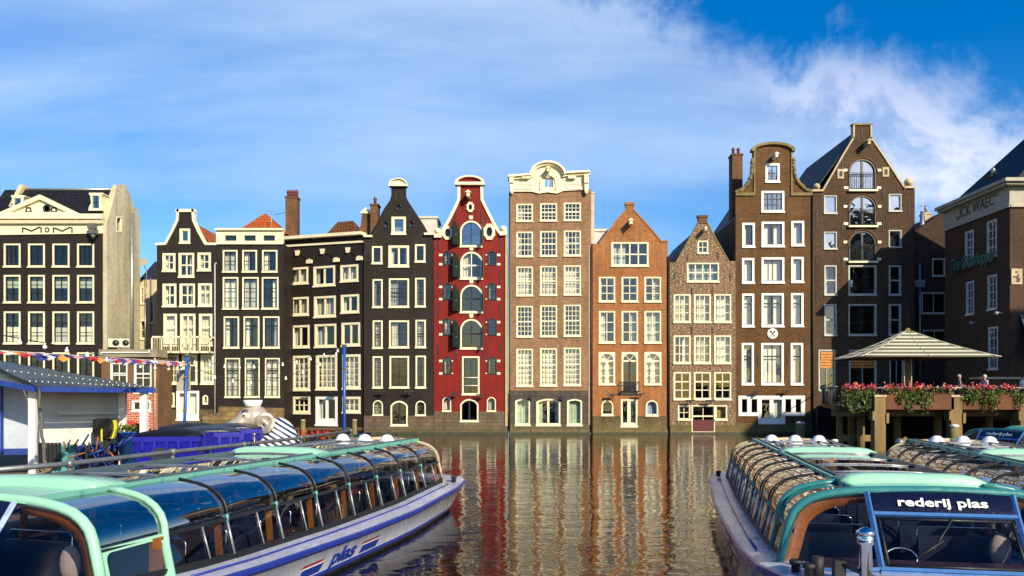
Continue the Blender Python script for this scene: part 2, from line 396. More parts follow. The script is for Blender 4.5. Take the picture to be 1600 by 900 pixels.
    def lamp(s, px, py):
        u, z = s.uz(px, py); bm = bmesh.new(); tube(bm, [(u, 0, z), (u, -.55, z+.03)], 0.025, 6); box(bm, u-.34, -.66, z-.02, u+.34, -.5, z+.07); box(bm, u-.05, -.6, z-.2, u+.1, -.45, z-.02)
        obj('flood_lamp', bm, IRON, s.root)
    def finish(s, outline, plinth=None, plinthmat=None, roof=None, roofmat=None, sidez=None, interior=True):
        o = s.poly(outline); bm = bmesh.new()
        zmin = -1.2; zs = sidez or min(o[0][1], o[-1][1]); o = [(o[0][0], zmin)] + o + [(o[-1][0], zmin)]
        prof(bm, [o], s.holes, 0.0, 0.30); s.wall = obj('wall', bm, s.wm, s.root)
        us = [p[0] for p in o]; ua, ub = min(us), max(us)
        D = s.depth; bm = bmesh.new()
        box(bm, ua+.005, 0.301, zmin, ua+0.25, D, zs-.05); box(bm, ub-0.25, 0.301, zmin, ub-.005, D, zs-.05); box(bm, ua+.25, D-.3, zmin, ub-.25, D, zs-.05)
        obj('side_walls', bm, s.wm, s.root)
        bm = bmesh.new(); box(bm, ua+.26, 3.2, zmin, ub-.26, 3.3, zs-.1)
        z = 3.2
        while z < zs-1: box(bm, ua+.26, .5, z-.55, ub-.26, 3.19, z-.4); z += 3.0
        obj('interior', bm, INSIDE, s.root)
        if plinth is not None:
            bm = bmesh.new(); pz = s.uz((outline[0][0]+outline[-1][0])/2, plinth)[1]
            prof(bm, [rect(ua, zmin, ub, pz)], s.holes, -0.045, -0.001); obj('plinth', bm, plinthmat or STONE, s.root)
            bm = bmesh.new(); box(bm, ua, -.14, zmin, ub, -.05, 0.14); obj('footing', bm, paint('wet_algae_stone', (.055, .06, .025), .5, .3, 2, c2=(.02, .022, .01)), s.root)
        if roof:
            kind = roof[0]; rm = roofmat or TILE_B; bm = bmesh.new()
            if kind == 'gable':
                (lx, ly), (mx_, my), (rx, ry) = [s.uz(*p) for p in roof[1]]
                th = 0.12
                prof(bm, [[(lx, ly-th), (mx_, my-th*1.4), (rx, ry-th), (rx, ry), (mx_, my), (lx, ly)]], [], 0.31, D)
            elif kind == 'flat':
                box(bm, ua+.02, .31, zs-.16, ub-.02, D-.01, zs-.04)
            obj('roof', bm, rm, s.root)
            if kind == 'gable': # rear gable and slopes filled in
                bm = bmesh.new(); prof(bm, [[(lx, ly-.13), (rx, ry-.13), (mx_, my-.18)]], [], D-.3, D-.02); obj('rear_gable', bm, s.wm, s.root)
        return s
def chimney(parent, x0, y0, x1, y1, z0, z1, mat, pots=2, potmat=None, name='chimney'):
    bm = bmesh.new(); box(bm, x0, y0, z0, x1, y1, z1); box(bm, x0-.06, y0-.06, z1, x1+.06, y1+.06, z1+.14)
    c = obj(name, bm, mat, parent)
    for i in range(pots):
        bm = bmesh.new(); x = x0+(x1-x0)*(i+.5)/pots; lathe(bm, [(.13, 0), (.11, .35), (.15, .42), (.15, .5), (.08, .62), (.0, .66)], 10, (x, (y0+y1)/2, z1+.14)); obj('chimney_pot', bm, potmat or MATS['pot_red'], c)
    return c
paint('pot_red', (0.16, 0.03, 0.035), 0.6)
# ================================================================== setting
def water():
    m, t, b = newmat('canal_water')
    b.inputs['Base Color'].default_value = (0.006, 0.0045, 0.002, 1); b.inputs['Roughness'].default_value = 0.03; b.inputs['IOR'].default_value = 1.85
    b.inputs['Specular Tint'].default_value = (1.0, 0.87, 0.60, 1)
    v = objvec(t)
    a = noise(t, scalevec(t, v, (0.62, 1.0, 1)), 1.35, 3, 0.5, 0.8)
    c = noise(t, scalevec(t, v, (0.7, 1.6, 1)), 5.0, 3, 0.55, 0.4)
    d = noise(t, scalevec(t, v, (0.5, 0.9, 1)), 0.32, 2, 0.5)
    patch = mrange(t, noise(t, scalevec(t, v, (1, .6, 1)), 0.10, 3, 0.6), 0.35, 0.65, 0.55, 1.25)
    h = nmath(t, 'ADD', nmath(t, 'ADD', nmath(t, 'MULTIPLY', a, 0.056), nmath(t, 'MULTIPLY', c, 0.0050)), nmath(t, 'MULTIPLY', d, 0.10))
    bp = t.nodes.new('ShaderNodeBump'); bp.inputs['Distance'].default_value = 1.0
    t.links.new(h, bp.inputs['Height']); t.links.new(nmath(t, 'MULTIPLY', patch, 0.47), bp.inputs['Strength']); t.links.new(bp.outputs[0], b.inputs['Normal'])
    bm = bmesh.new(); sheet(bm, [[(-1500, -300, 0), (1500, -300, 0)], [(-1500, 74, 0), (1500, 74, 0)]], False)
    tag(obj('canal_water', bm, m), kind='structure')
    g = paint('far_ground', (0.12, 0.11, 0.09), 0.9)
    bm = bmesh.new(); sheet(bm, [[(-1500, 73.5, 0.6), (1500, 73.5, 0.6)], [(-1500, 2500, 0.6), (1500, 2500, 0.6)]], False)
    box(bm, -1500, 73.4, -1, 1500, 73.6, .59)
    tag(obj('ground', bm, g), kind='structure')
water()

TAR1 = brick('tarred_brick', (0.030, 0.023, 0.019), (0.024, 0.019, 0.017), (0.019, 0.015, 0.013), 0.24, 0.075, 0.3, rough=0.62, ms=0.01)
TAR2 = brick('tarred_brick_worn', (0.040, 0.030, 0.023), (0.024, 0.019, 0.016), (0.022, 0.017, 0.014), 0.24, 0.075, 0.6, rough=0.65, ms=0.012)
RED = brick('oxblood_painted_brick', (0.27, 0.014, 0.008), (0.23, 0.012, 0.008), (0.19, 0.010, 0.007), 0.24, 0.075, 0.25, rough=0.6, ms=0.01)
TAN = brick('tan_brick', (0.40, 0.225, 0.115), (0.25, 0.13, 0.075), (0.38, 0.27, 0.16), 0.24, 0.075, 0.3)
ORA = brick('orange_brick', (0.54, 0.205, 0.058), (0.36, 0.125, 0.040), (0.36, 0.22, 0.11), 0.24, 0.075, 0.3)
MOT = brick('mottled_brick', (0.25, 0.125, 0.062), (0.15, 0.08, 0.045), (0.22, 0.15, 0.09), 0.24, 0.075, 0.3, light=(0.52, 0.42, 0.30))
BRO = brick('brown_brick', (0.195, 0.105, 0.040), (0.115, 0.062, 0.026), (0.14, 0.08, 0.035), 0.24, 0.075, 0.35)
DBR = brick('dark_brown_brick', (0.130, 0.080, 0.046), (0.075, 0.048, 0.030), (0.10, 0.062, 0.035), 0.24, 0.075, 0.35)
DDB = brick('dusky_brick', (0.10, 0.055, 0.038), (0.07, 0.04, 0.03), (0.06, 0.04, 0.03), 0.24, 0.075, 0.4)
CHM = brick('chimney_brick', (0.30, 0.14, 0.06), (0.18, 0.09, 0.045), (0.18, 0.12, 0.07), 0.24, 0.075, 0.5)
REN = paint('weathered_render', (0.62, 0.56, 0.37), 0.9, 0.2, 0.5, c2=(0.27, 0.24, 0.16), streak=True)
REN2 = paint('cream_render', (0.62, 0.54, 0.36), 0.9, 0.2, 0.5, c2=(0.40, 0.34, 0.22), streak=True)
WHTHICK = paint('fresh_white_paint', (0.86, 0.84, 0.78), 0.45, 0.05)
MOSSY = paint('mossy_stone_trim', (0.26, 0.19, 0.08), 0.9, 0.3, 1.5, c2=(0.10, 0.10, 0.03))
SAND = paint('sandstone_trim', (0.55, 0.45, 0.28), 0.8, 0.2, 2, c2=(0.35, 0.28, 0.16))
DARKGLASS = thin_glass('reflecting_glass', (0.55, 0.62, 0.66), 0.95, 0.02, 0.30, 0.02, 1.2)

# ------------------------------------------------------------------ 0: black house with the white pediment (far left)
h = House('canal_house', 'black house with a white pediment, two roof dormers and a bare rendered side wall', (-38.8, 58), (-30.9, 58), 5.2, TAR1, cat='house')
for r, (ya, yb, kw) in enumerate([(381, 417, dict(nx=2, ny=2, curtain='N')), (430, 473, dict(nx=2, ny=3, curtain='B')), (487, 537, dict(nx=2, ny=3, curtain='H')), (551, 603, dict(nx=2, ny=3, curtain='N'))]):
    for xa, xb in ((6.5, 32), (44.5, 70), (82.5, 108.5), (121, 147)):
        k = dict(kw)
        if r == 0 and xa in (6.5, 121): k.update(nx=3, ny=4)
        h.window(xa, ya, xb, yb, t=0.14, barmat=BLACKP, **k)
h.finish([(-3, 345), (160.5, 345)], roof=None, interior=True)
W0 = h
h.trimshape([(-3, 367.5), (-3, 341), (162, 341), (162, 365)], 'frieze', 0.10)
bm = bmesh.new()
a = h.uz(-4, 341); b_ = h.uz(163.5, 335); box(bm, a[0]-.3, -.55, a[1]-.15, b_[0]+.05, -.1, a[1]+.22); box(bm, a[0]-.2, -.35, a[1]-.45, b_[0], -.1, a[1]-.15)
for i in range(60): x = a[0]+.1+(b_[0]-a[0])*i/60; box(bm, x, -.42, a[1]-.35, x+.07, -.34, a[1]-.2)
obj('cornice', bm, TRIM, h.root)
bm = bmesh.new(); P0 = h.poly([(0, 336), (129, 336), (67, 306)]); prof(bm, [P0], [h.poly([(20, 333.5), (109, 333.5), (67, 313.5)])], -.42, .3); obj('pediment', bm, TRIM, h.root)
bm = bmesh.new(); prof(bm, [h.poly([(18, 334), (111, 334), (67, 312)])], [], -.2, .25); tymp = obj('tympanum', bm, TRIM, h.root)
bm = bmesh.new()
u, z = h.uz(76, 327); lathe(bm, [(.18, 0), (.18, .05), (.30, .05), (.30, 0)], 20); bmesh.ops.transform(bm, matrix=Matrix.Translation((u, -.2, z)) @ Matrix.Rotation(R(90), 4, 'X'), verts=bm.verts[:])
for cx_ in (47.5, 87):
    u, z = h.uz(cx_, 329); prof(bm, [[(u-.25, z-.18), (u+.25, z-.18), (u+.17, z+.2), (u-.17, z+.2)]], [[(u-.15, z-.1), (u+.15, z-.1), (u+.1, z+.12), (u-.1, z+.12)]], -.25, -.201)
obj_split('tympanum_ornament', bm, BLACKP, h.root)
bm = bmesh.new()
for (xa, xm, xb) in ((37, 51, 66), (85, 99, 114)):
    pts = [(xa, 358), (xa+3, 357), (xm, 361.5), (xb-3, 355.5), (xb, 357)]
    q = [h.uz(*p) for p in pts]; tube(bm, [(u, -.12, z) for u, z in q], 0.055, 6)
    for e in (xa, xb): u, z = h.uz(e, 358); tube(bm, [(u, -.12, z+.1), (u, -.12, z-.28)], 0.05, 6)
u, z = h.uz(75, 359.5); 
for k in range(12):
    a1, a2 = k*math.pi/6, (k+1)*math.pi/6; tube(bm, [(u+.14*math.cos(a1), -.12, z+.16*math.sin(a1)), (u+.14*math.cos(a2), -.12, z+.16*math.sin(a2))], .045, 5, False)
obj_split('festoon_piece', bm, BLACKP, h.root)
# rendered gable side wall, facing right
D = lambda px, x=-30.9: abs(x)*F/(800-px)      # depth of the side plane at a pixel column
sx = h.len + 0.0
sidepts = [(160.6, 700), (160.6, 345), (163, 341), (174, 300), (176, 289), (189, 288), (196, 300), (204, 324), (209, 326), (213, 346), (213, 700)]
def sideuz(px, py): d = D(px); return (d-58, CAMZ+(HOR-py)/F*d)
poly_ = [sideuz(*p) for p in sidepts]; poly_[0] = (poly_[0][0], -1); poly_[-1] = (poly_[-1][0], -1)
hole = [sideuz(175, 363), sideuz(184, 363), sideuz(184, 338), sideuz(175, 338)]
bm = bmesh.new(); prof(bm, [poly_], [hole], -.30, 0)
bmesh.ops.transform(bm, matrix=Matrix.Translation((sx+.012, 0, 0)) @ Matrix.Rotation(R(90), 4, 'Z'), verts=bm.verts[:]); bmesh.ops.translate(bm, verts=bm.verts[:], vec=(0, 0, 0))
sw = obj('rendered_side_wall', bm, REN, h.root)
bm = bmesh.new(); prof(bm, [hole], [[(hole[0][0]+.12, hole[0][1]+.12), (hole[1][0]-.12, hole[1][1]+.12), (hole[2][0]-.12, hole[2][1]-.12), (hole[3][0]+.12, hole[3][1]-.12)]], -.33, -.2)
bmesh.ops.transform(bm, matrix=Matrix.Translation((sx+.012, 0, 0)) @ Matrix.Rotation(R(90), 4, 'Z'), verts=bm.verts[:]); wf = obj('window', bm, TRIM, h.root)
bm = bmesh.new(); box(bm, sx-.1, hole[0][0]+.05, hole[0][1], sx-.08, hole[1][0]-.05, hole[2][1]); obj('pane', bm, DARKGLASS, wf)
# roof and coping
zr = CAMZ+(HOR-296)/F*60.2; ze = CAMZ+(HOR-336)/F*58.3
bm = bmesh.new(); sheet(bm, [[(-1, .1, ze-.1), (sx-.3, .1, ze-.1)], [(-1, 2.3, zr), (sx-.3, 2.3, zr)], [(-1, 5.0, ze), (sx-.3, 5.0, ze)]], False)
obj('roof', bm, TILE_B, h.root)
bm = bmesh.new(); tube(bm, [(.2, 2.3, zr+.03), (sx-.3, 2.3, zr+.03)], .09, 8); obj('ridge', bm, ZINC, h.root)
bm = bmesh.new()
for xo in (sx-.32, -.9+1.1):
    b0 = [(0.2, ze-.3), (2.1, zr+.35), (2.9, zr+.35), (2.9, zr-.1), (2.3, zr-.1), (.5, ze-.7)]
    vs = [[bm.verts.new((xo+dx, y, z)) for (y, z) in b0] for dx in (0, .36)]
    bm.faces.new(vs[0]); bm.faces.new(vs[1][::-1])
    for i in range(6): bm.faces.new((vs[0][i], vs[0][(i+1) % 6], vs[1][(i+1) % 6], vs[1][i]))
obj_split('gable_coping', bm, REN2, h.root)
for (xa, xb, ya, yb) in ((14, 36, 304, 330), (136, 159, 300, 328)):
    u0, z0, u1, z1 = h.rc(xa, ya, xb, yb); cx_ = (u0+u1)/2; bm = bmesh.new()
    o = [(u0, z0), (u1, z0), (u1-.02, z0+.25), (u1-.2, z0+.6), (u1-.12, z1-.2), (u1-.02, z1-.1), (u1-.02, z1), (u0+.02, z1), (u0+.02, z1-.1), (u0+.12, z1-.2), (u0+.2, z0+.6), (u0+.02, z0+.25)]
    hh = rect(cx_-.28, z0+.18, cx_+.24, z1-.22); prof(bm, [o], [hh], .2, .35)
    box(bm, u0+.2, .35, z0+.1, u0+.28, 2.0, z1-.05); box(bm, u1-.28, .35, z0+.1, u1-.2, 2.0, z1-.05); box(bm, u0+.1, .3, z1-.05, u1-.1, 2.2, z1+.02)
    dm = obj('dormer', bm, TRIM, h.root); bm = bmesh.new(); box(bm, cx_-.28, .3, z0+.18, cx_+.24, .32, z1-.22); obj('pane', bm, DARKGLASS, dm)
    bm = bmesh.new(); box(bm, cx_-.05, .26, z0+.18, cx_, .298, z1-.22); box(bm, cx_-.28, .26, z0+.6, cx_+.24, .297, z0+.65); obj('glazing_bars', bm, BLACKP, dm)
bm = bmesh.new(); u, z = h.uz(152, 345); box(bm, u-.3, -.85, z-.75, u+.3, -.56, z-.35); box(bm, u-.2, -.8, z-1.1, u+.2, -.2, z-.75); lathe(bm, [(.08, 0), (.18, .2), (.12, .35)], 10, (u, -.6, z-1.45)); obj('cornice_bracket', bm, paint('grey_metal', (.12, .12, .12), .5), h.root)
bm = bmesh.new()
for i, px in enumerate((206, 210.5)):
    p = P(px, 540, 61.5+i*1.5); tube(bm, [(p.x, p.y, 5.6), (p.x, p.y, 17.6-i*2.2)], .14-.03*i, 10)
f = obj('flue_pipe', bm, ZINC); tag(f, 'tall bright metal flue pipes beside the bare rendered side wall', 'flue pipe')

# ------------------------------------------------------------------ narrow cream back building in the gap
h = House('rear_building', 'narrow cream back building with dark roof in the gap beside the rendered wall', (-31.2, 66), (-26.0, 66), 6, REN2, cat='house')
h.window(231, 470, 241, 505, 1, 2, curtain='N'); h.window(218, 500, 228, 530, 1, 2, curtain='N'); h.window(219, 448, 226, 475, 1, 2, curtain='N')
h.finish([(214, 437), (262, 437)])
bm = bmesh.new(); a = h.uz(217, 437); b_ = h.uz(250, 437); top = h.uz(219, 399)[1]
sheet(bm, [[(a[0], 0.0, a[1]), (b_[0]+1, 0.0, a[1])], [(a[0], 3, top), (b_[0]+1, 3, top-1.2)]], False); box(bm, a[0], 3.01, a[1]-1, b_[0]+1, 3.2, top-1.3)
obj('roof', bm, paint('blue_black_slate', (.02, .022, .035), .5), h.root)
bm = bmesh.new(); u, z = h.uz(236, 500); box(bm, u-.05, -.1, 3, u+.05, -.001, z+3.6); tube(bm, [(u-.45, -.1, 6), (u-.45, -.1, z+2.2)], .06, 6); obj('downpipe', bm, ZINC, h.root)
dish = P(224.5, 411, 64.5); bm = bmesh.new(); lathe(bm, [(0, 0), (.25, .04), (.42, .16)], 16); bmesh.ops.transform(bm, matrix=Matrix.Rotation(R(60), 4, 'X'), verts=bm.verts[:]); tube(bm, [(0, 0, 0), (0, .5, -.6), (0, .5, -2)], .03, 6)
o = obj('satellite_dish', bm, paint('dish_grey', (.4, .38, .33), .5)); o.location = dish; tag(o, 'grey round satellite dish beside the dark slate roof in the gap', 'satellite dish')
# ------------------------------------------------------------------ low brick annexe
h = House('brick_annexe', 'low flat roofed brick annexe, its lower half painted red, below the rendered wall', (-31.0, 57.6), (-26.73, 57.6), 8, brick('annexe_brick', (.26, .13, .06), (.17, .09, .045), (.2, .14, .09)), cat='annexe')
h.window(173, 567, 199, 606, 2, 2, t=.1, mat=WHITE, rails=(.42,), curtain='N'); h.window(210, 567, 236.5, 614, 2, 2, t=.1, mat=WHITE, rails=(.35,), curtain='N')
h.window(206.5, 626, 236, 642.5, 2, 1, t=.14, mat=WHITE, curtain='N')
h.finish([(158, 558.5), (247, 558.5)], roof=('flat',))
h.trimshape([(157, 558), (157, 546), (248, 546), (248, 558)], 'parapet_slab', 0.25, paint('concrete', (.30, .27, .19), .9, .3, 1), back=1.5)
bm = bmesh.new(); zt = h.uz(200, 614)[1]; prof(bm, [rect(h.uz(190, 614)[0], -1, h.uz(246, 614)[0], zt)], h.holes, -.02, -.001)
obj('painted_brick_base', bm, brick('red_white_brick', (.60, .10, .05), (.52, .085, .045), (.75, .55, .42), 0.42, 0.17, .25, ms=.028), h.root)
bm = bmesh.new(); q = [h.uz(*p) for p in ((162, 556), (162, 551), (236, 551), (236, 547))]; tube(bm, [(u, -.33, z) for u, z in q], .06, 6); obj('drain_pipe', bm, WHITE, h.root)
bm = bmesh.new(); u = h.uz(243, 600)[0]; tube(bm, [(u, -.1, 9-2.6), (u, -.1, .3)], .07, 6); obj('downpipe', bm, SAND, h.root)
for i, px in enumerate((179, 195)):
    p = P(px, 543, 58.2); t_ = thing('air_conditioner', ('larger left' if i == 0 else 'smaller right')+' air conditioner unit on the annexe roof slab', 'air conditioner', (p.x, p.y, p.z), R(20)); wdt = .42 if i == 0 else .34
    bm = bmesh.new(); box(bm, -wdt, -.2, .02, wdt, .2, .66); obj('housing', bm, paint('ac_casing', (.6, .57, .47), .6), t_)
    bm = bmesh.new(); lathe(bm, [(.23, 0), (.23, .03), (.0, .03)], 16, (0, 0, 0)); bmesh.ops.transform(bm, matrix=Matrix.Translation((wdt*.25, -.2, .34)) @ Matrix.Rotation(R(90), 4, 'X'), verts=bm.verts[:]); obj('fan_grille', bm, BLACKP, t_)

GR = None
# ------------------------------------------------------------------ 1: narrow black neck gable
h = House('canal_house', 'narrow black house with a white edged neck gable and a white balcony', (-27.75, 60), (-23.1, 60), 12, TAR1, cat='house')
h.window(281, 357.5, 297, 380, 1, 1, t=.2, curtain='N', glass=DARKGLASS)
h.window(254.3, 396, 274, 424, 2, 2, t=.2, curtain='S', bar=.07); h.window(279.5, 395.5, 303.3, 433, 2, 2, t=.17, curtain='R', bar=.1); h.window(309, 395, 329.3, 423, 2, 2, t=.2, curtain='S', bar=.07)
h.window(254.5, 443.5, 275.5, 479, 2, 1, t=.2, curtain='S', rails=(.5,), bar=.07); h.window(281, 443.5, 304.5, 479, 2, 2, t=.17, curtain='R', bar=.1); h.window(310, 443, 331, 478.5, 2, 1, t=.2, curtain='F', rails=(.35,), bar=.07)
h.window(256, 490.5, 276.5, 540, 1, 1, t=.2, curtain='F', rails=(.4,)); h.window(282, 490.5, 305.3, 552, 2, 1, t=.2, curtain='F', rails=(.3,), bar=.1); h.window(311.3, 490.5, 331.6, 540, 1, 1, t=.2, curtain='F', rails=(.4,))
h.window(258.5, 554, 279, 600, 3, 4, t=.2, curtain='F', bar=.04); h.window(285, 554, 308.3, 600, 2, 1, t=.18, curtain='N', rails=(.35,)); h.window(314, 554, 334.4, 600, 3, 4, t=.2, curtain='F', bar=.04)
h.window(260, 614, 272.8, 635, 1, 1, t=.15, curtain='F'); h.window(276, 611, 311, 656, 2, 1, t=.22, curtain='W', mat=WHTHICK, bar=.3, name='door', panel=.3); h.window(317, 617.5, 325, 632, 1, 1, t=.1, arch='semi', curtain='F', sill=False)
h.finish([(245, 381), (258, 380), (268, 362), (276, 345), (277.5, 329), (302, 329), (303, 345), (311, 362), (322, 380), (337.5, 380)], 640, STONE_M, ('gable', [(249, 384), (290, 341), (335, 384)]), TILE_O)
h.coping([(244.5, 380.5), (258, 380), (268, 361.5), (276.3, 344), (277, 328)], .15); h.coping([(276.8, 327.5), (303, 327.5)], .2); h.coping([(302.7, 328), (303.7, 344), (312, 362), (322, 380), (338, 380)], .15)
u0, zb, u1, zt = h.rc(245, 526.5, 336, 552.5); bm = bmesh.new()
box(bm, u0, -.95, zb, u1, -.036, zb+.14); box(bm, u0, -.95, zt-.12, u1, -.87, zt); 
for x in (u0, u1-.08): box(bm, x, -.95, zt-.12, x+.08, -.03, zt)
for i in range(7): x = u0+(u1-u0-.1)*i/6; box(bm, x, -.95, zb, x+.07, -.88, zt)
bal = obj('balcony', bm, TRIM, h.root); bm = bmesh.new()
for i in range(34): x = u0+.1+(u1-u0-.2)*i/33; box(bm, x-.009, -.92, zb+.14, x+.009, -.89, zt-.12)
obj('balusters', bm, TRIM, bal)
bm = bmesh.new(); u = h.uz(336.8, 500)[0]; tube(bm, [(u-.0, -.14, h.uz(337, 413)[1]), (u, -.14, 1.2)], .06, 8); tube(bm, [(u, -.14, h.uz(337, 413)[1]), (u+.12, -.1, h.uz(337, 411)[1])], .07, 8); obj('downpipe', bm, paint('pipe_grey', (.42, .42, .42), .5), h.root)
# ------------------------------------------------------------------ 2: black house with the white attic band
h = House('canal_house', 'black house with a white attic band holding three small dark windows, orange roof behind', (-23.09, 60), (-17.87, 60), 9, TAR2, cat='house')
for xa, xb, c in ((348.5, 371, 'F'), (379, 401.5, 'S'), (410, 433.3, 'L')): h.window(xa, 391, xb, 425, 2, 2, t=.13, barmat=BLACKP, curtain=c, bar=.06)
for xa, xb, c in ((348.5, 372.3, 'F'), (379, 404, 'F'), (409.5, 435, 'R')): h.window(xa, 433.3, xb, 482.7, 2, 3, t=.13, barmat=BLACKP, curtain=c, bar=.05)
for xa, xb, c in ((350, 373.5, 'S'), (381, 405.3, 'S'), (411.5, 436.5, 'R')): h.window(xa, 494.7, xb, 543.7, 2, 1, t=.13, barmat=BLACKP, curtain=c, rails=(.28,), bar=.06)
for xa, xb, c in ((352, 375, 'F'), (383, 405.6, 'L'), (414.5, 437, 'F')): h.window(xa, 559.7, xb, 620.5, 2, 4, t=.11, barmat=BLACKP, curtain=c, rails=(.3,), bar=.05)
h.finish([(338, 380), (443, 380)], roof=('flat',), roofmat=ZINC)
bm = bmesh.new(); prof(bm, [h.poly([(338.3, 381), (338.3, 360), (442.7, 360), (442.7, 381)])], [h.poly([(a, 376.5), (a+18, 376.5), (a+18, 368), (a, 368)]) for a in (352, 382, 412)], -.08, .25); at = obj('attic_band', bm, TRIM, h.root)
bm = bmesh.new(); a = h.uz(337.5, 357.5); b_ = h.uz(443.5, 360.5); box(bm, a[0], -.28, b_[1], b_[0], .4, a[1]); box(bm, a[0]+.05, -.13, h.uz(338, 382)[1], b_[0]-.05, -.081, h.uz(338, 380)[1]); obj('cornice', bm, TRIM, h.root)
for a_ in (352, 382, 412): bm = bmesh.new(); u0, z0, u1, z1 = h.rc(a_, 368, a_+18, 376.5); box(bm, u0, .05, z0, u1, .06, z1); box(bm, u0, .3, z0-.1, u1, .35, z1+.1); obj('attic_window', bm, [paint('green_black_glass', (.01, .03, .03), .15)], at)
u0 = h.uz(320, 640)[0]; u1 = h.uz(445, 640)[0]; bm = bmesh.new(); prof(bm, [[(u0, -1), (u1, -1), (u1, h.uz(0, 637.5)[1]), (u0+1.3, h.uz(0, 635)[1]), (u0+1.2, h.uz(0, 645)[1]), (u0, h.uz(0, 650)[1])]], [], -.5, -.04)
obj('stone_base', bm, brick('ochre_stone', (.36, .26, .11), (.24, .17, .08), (.14, .1, .05), .8, .35, .5, moss=((.10, .1, .03), .2, 1.2), ms=.02), h.root)
def hip(parent, x0, x1, y0, y1, z0, xa, xb, z1, mat, name='hipped_roof'):
    bm = bmesh.new(); ym = (y0+y1)/2; b = [bm.verts.new(p) for p in ((x0, y0, z0), (x1, y0, z0), (x1, y1, z0), (x0, y1, z0))]; tp = [bm.verts.new((xa, ym, z1)), bm.verts.new((xb, ym, z1))]
    bm.faces.new((b[0], b[1], tp[1], tp[0])); bm.faces.new((b[1], b[2], tp[1])); bm.faces.new((b[2], b[3], tp[0], tp[1])); bm.faces.new((b[3], b[0], tp[0])); bm.faces.new(b[::-1]); return obj(name, bm, mat, parent)
def lu(h, px, py, d): q = P(px, py, d); v = h.root.matrix_world.inverted() @ q if False else (Matrix.Rotation(-h.root.rotation_euler.z, 4, 'Z') @ (q-Vector((h.A.x, h.A.y, 0)))); return v
a = lu(h, 374, 358, 64); b_ = lu(h, 445, 360, 64); c_ = lu(h, 408, 330.5, 65.5)
hip(h.root, a.x-.6, b_.x+.2, 4, 8.6, a.z-.4, c_.x, c_.x+.2, c_.z, TILE_O)
a = lu(h, 448, 330, 65); b_ = lu(h, 466, 311, 65); chimney(h.root, a.x, 4.6, b_.x, 5.5, 14, b_.z, CHM, 4)
# ------------------------------------------------------------------ 3: black house with blind arches, facade turned
h = House('canal_house', 'wide black house with three blind arches and white keystones under a sloping white cornice', (-18.72, 63.0), (-11.58, 60.2), 9, TAR1, cat='house')
for r in [((454, 418, 481.5, 444, 'F'), (490, 416, 523.5, 447, 'S'), (532, 414, 559.7, 440, 'F')), ((455, 464.5, 482.3, 493, 'F'), (491, 463, 524.5, 495.5, 'F'), (533, 460.5, 561, 489, 'S')), ((456, 508.5, 483.5, 543.5, 'L'), (492, 506.5, 525.3, 542.5, 'L'), (534, 504.3, 562.5, 540.5, 'N'))]:
    for xa, ya, xb, yb, c in r: h.window(xa, ya, xb, yb, 2, 1, t=.2, curtain=c, bar=.16)
for xa, ya, xb, yb in ((457, 556, 484.3, 610), (494, 555, 526.7, 609), (535.5, 554, 563.2, 607.6)): h.window(xa, ya, xb, yb, 3 if xa != 494 else 4, 5, t=.24, curtain='F', bar=.045)
h.window(457, 620, 484.7, 646, 3, 2, t=.24, curtain='N', bar=.08); h.window(493.5, 620, 527.2, 664.5, 2, 1, t=.26, curtain='S', bar=.26, name='door', mat=WHTHICK, panel=.35); h.window(535.5, 620, 563.3, 645, 3, 2, t=.24, curtain='F', bar=.05)
h.finish([(443.5, 374), (569, 368)], roof=('flat',), roofmat=ZINC)
h.bar(442.5, 371.5, 569, 363, .24, .5); h.bar(442.8, 383.5, 568.5, 376, .16, .12, name='cornice_band')
bm = bmesh.new()
for px, py in ((465.5, 395.5), (504.5, 393), (544.2, 391)): u, z = h.uz(px, py); prof(bm, [[(u-.12, z-.22), (u+.12, z-.22), (u+.2, z+.2), (u-.2, z+.2)]], [], -.16, -.001)
for px, py in ((449, 410.5), (484.5, 409), (526.7, 406.5), (562.7, 404)): u, z = h.uz(px, py); prof(bm, [[(u-.3, z-.15), (u+.3, z-.15), (u+.27, z+.12), (u, z+.22), (u-.27, z+.12)]], [], -.16, -.001)
obj_split('keystone', bm, TRIM, h.root)
bm = bmesh.new()
for (xa, xb, yy) in ((454, 480, 409), (490, 522, 407), (532, 558, 405)):
    a = h.uz(xa, yy); b_ = h.uz(xb, yy-1); cx_ = (a[0]+b_[0])/2; w_ = (b_[0]-a[0])/2
    tube(bm, [(cx_+w_*math.cos(k*math.pi/12), -.03, a[1]-.1+.62*math.sin(k*math.pi/12)) for k in range(13)], .05, 5)
    box(bm, a[0]-.08, -.07, 1.5, a[0]-.0, -.001, a[1]-.1)
obj_split('blind_arch', bm, TAR1, h.root)
for px, py in ((487, 614), (528, 613)): h.lamp(px, py)
a = lu(h, 486, 364, 66); b_ = lu(h, 560, 364, 66); c1 = lu(h, 513, 342, 67.5); c2 = lu(h, 544, 342, 67.5)
hip(h.root, a.x, b_.x, 4.2, 8.8, a.z-.8, c1.x, c2.x, c1.z, TILE_M)

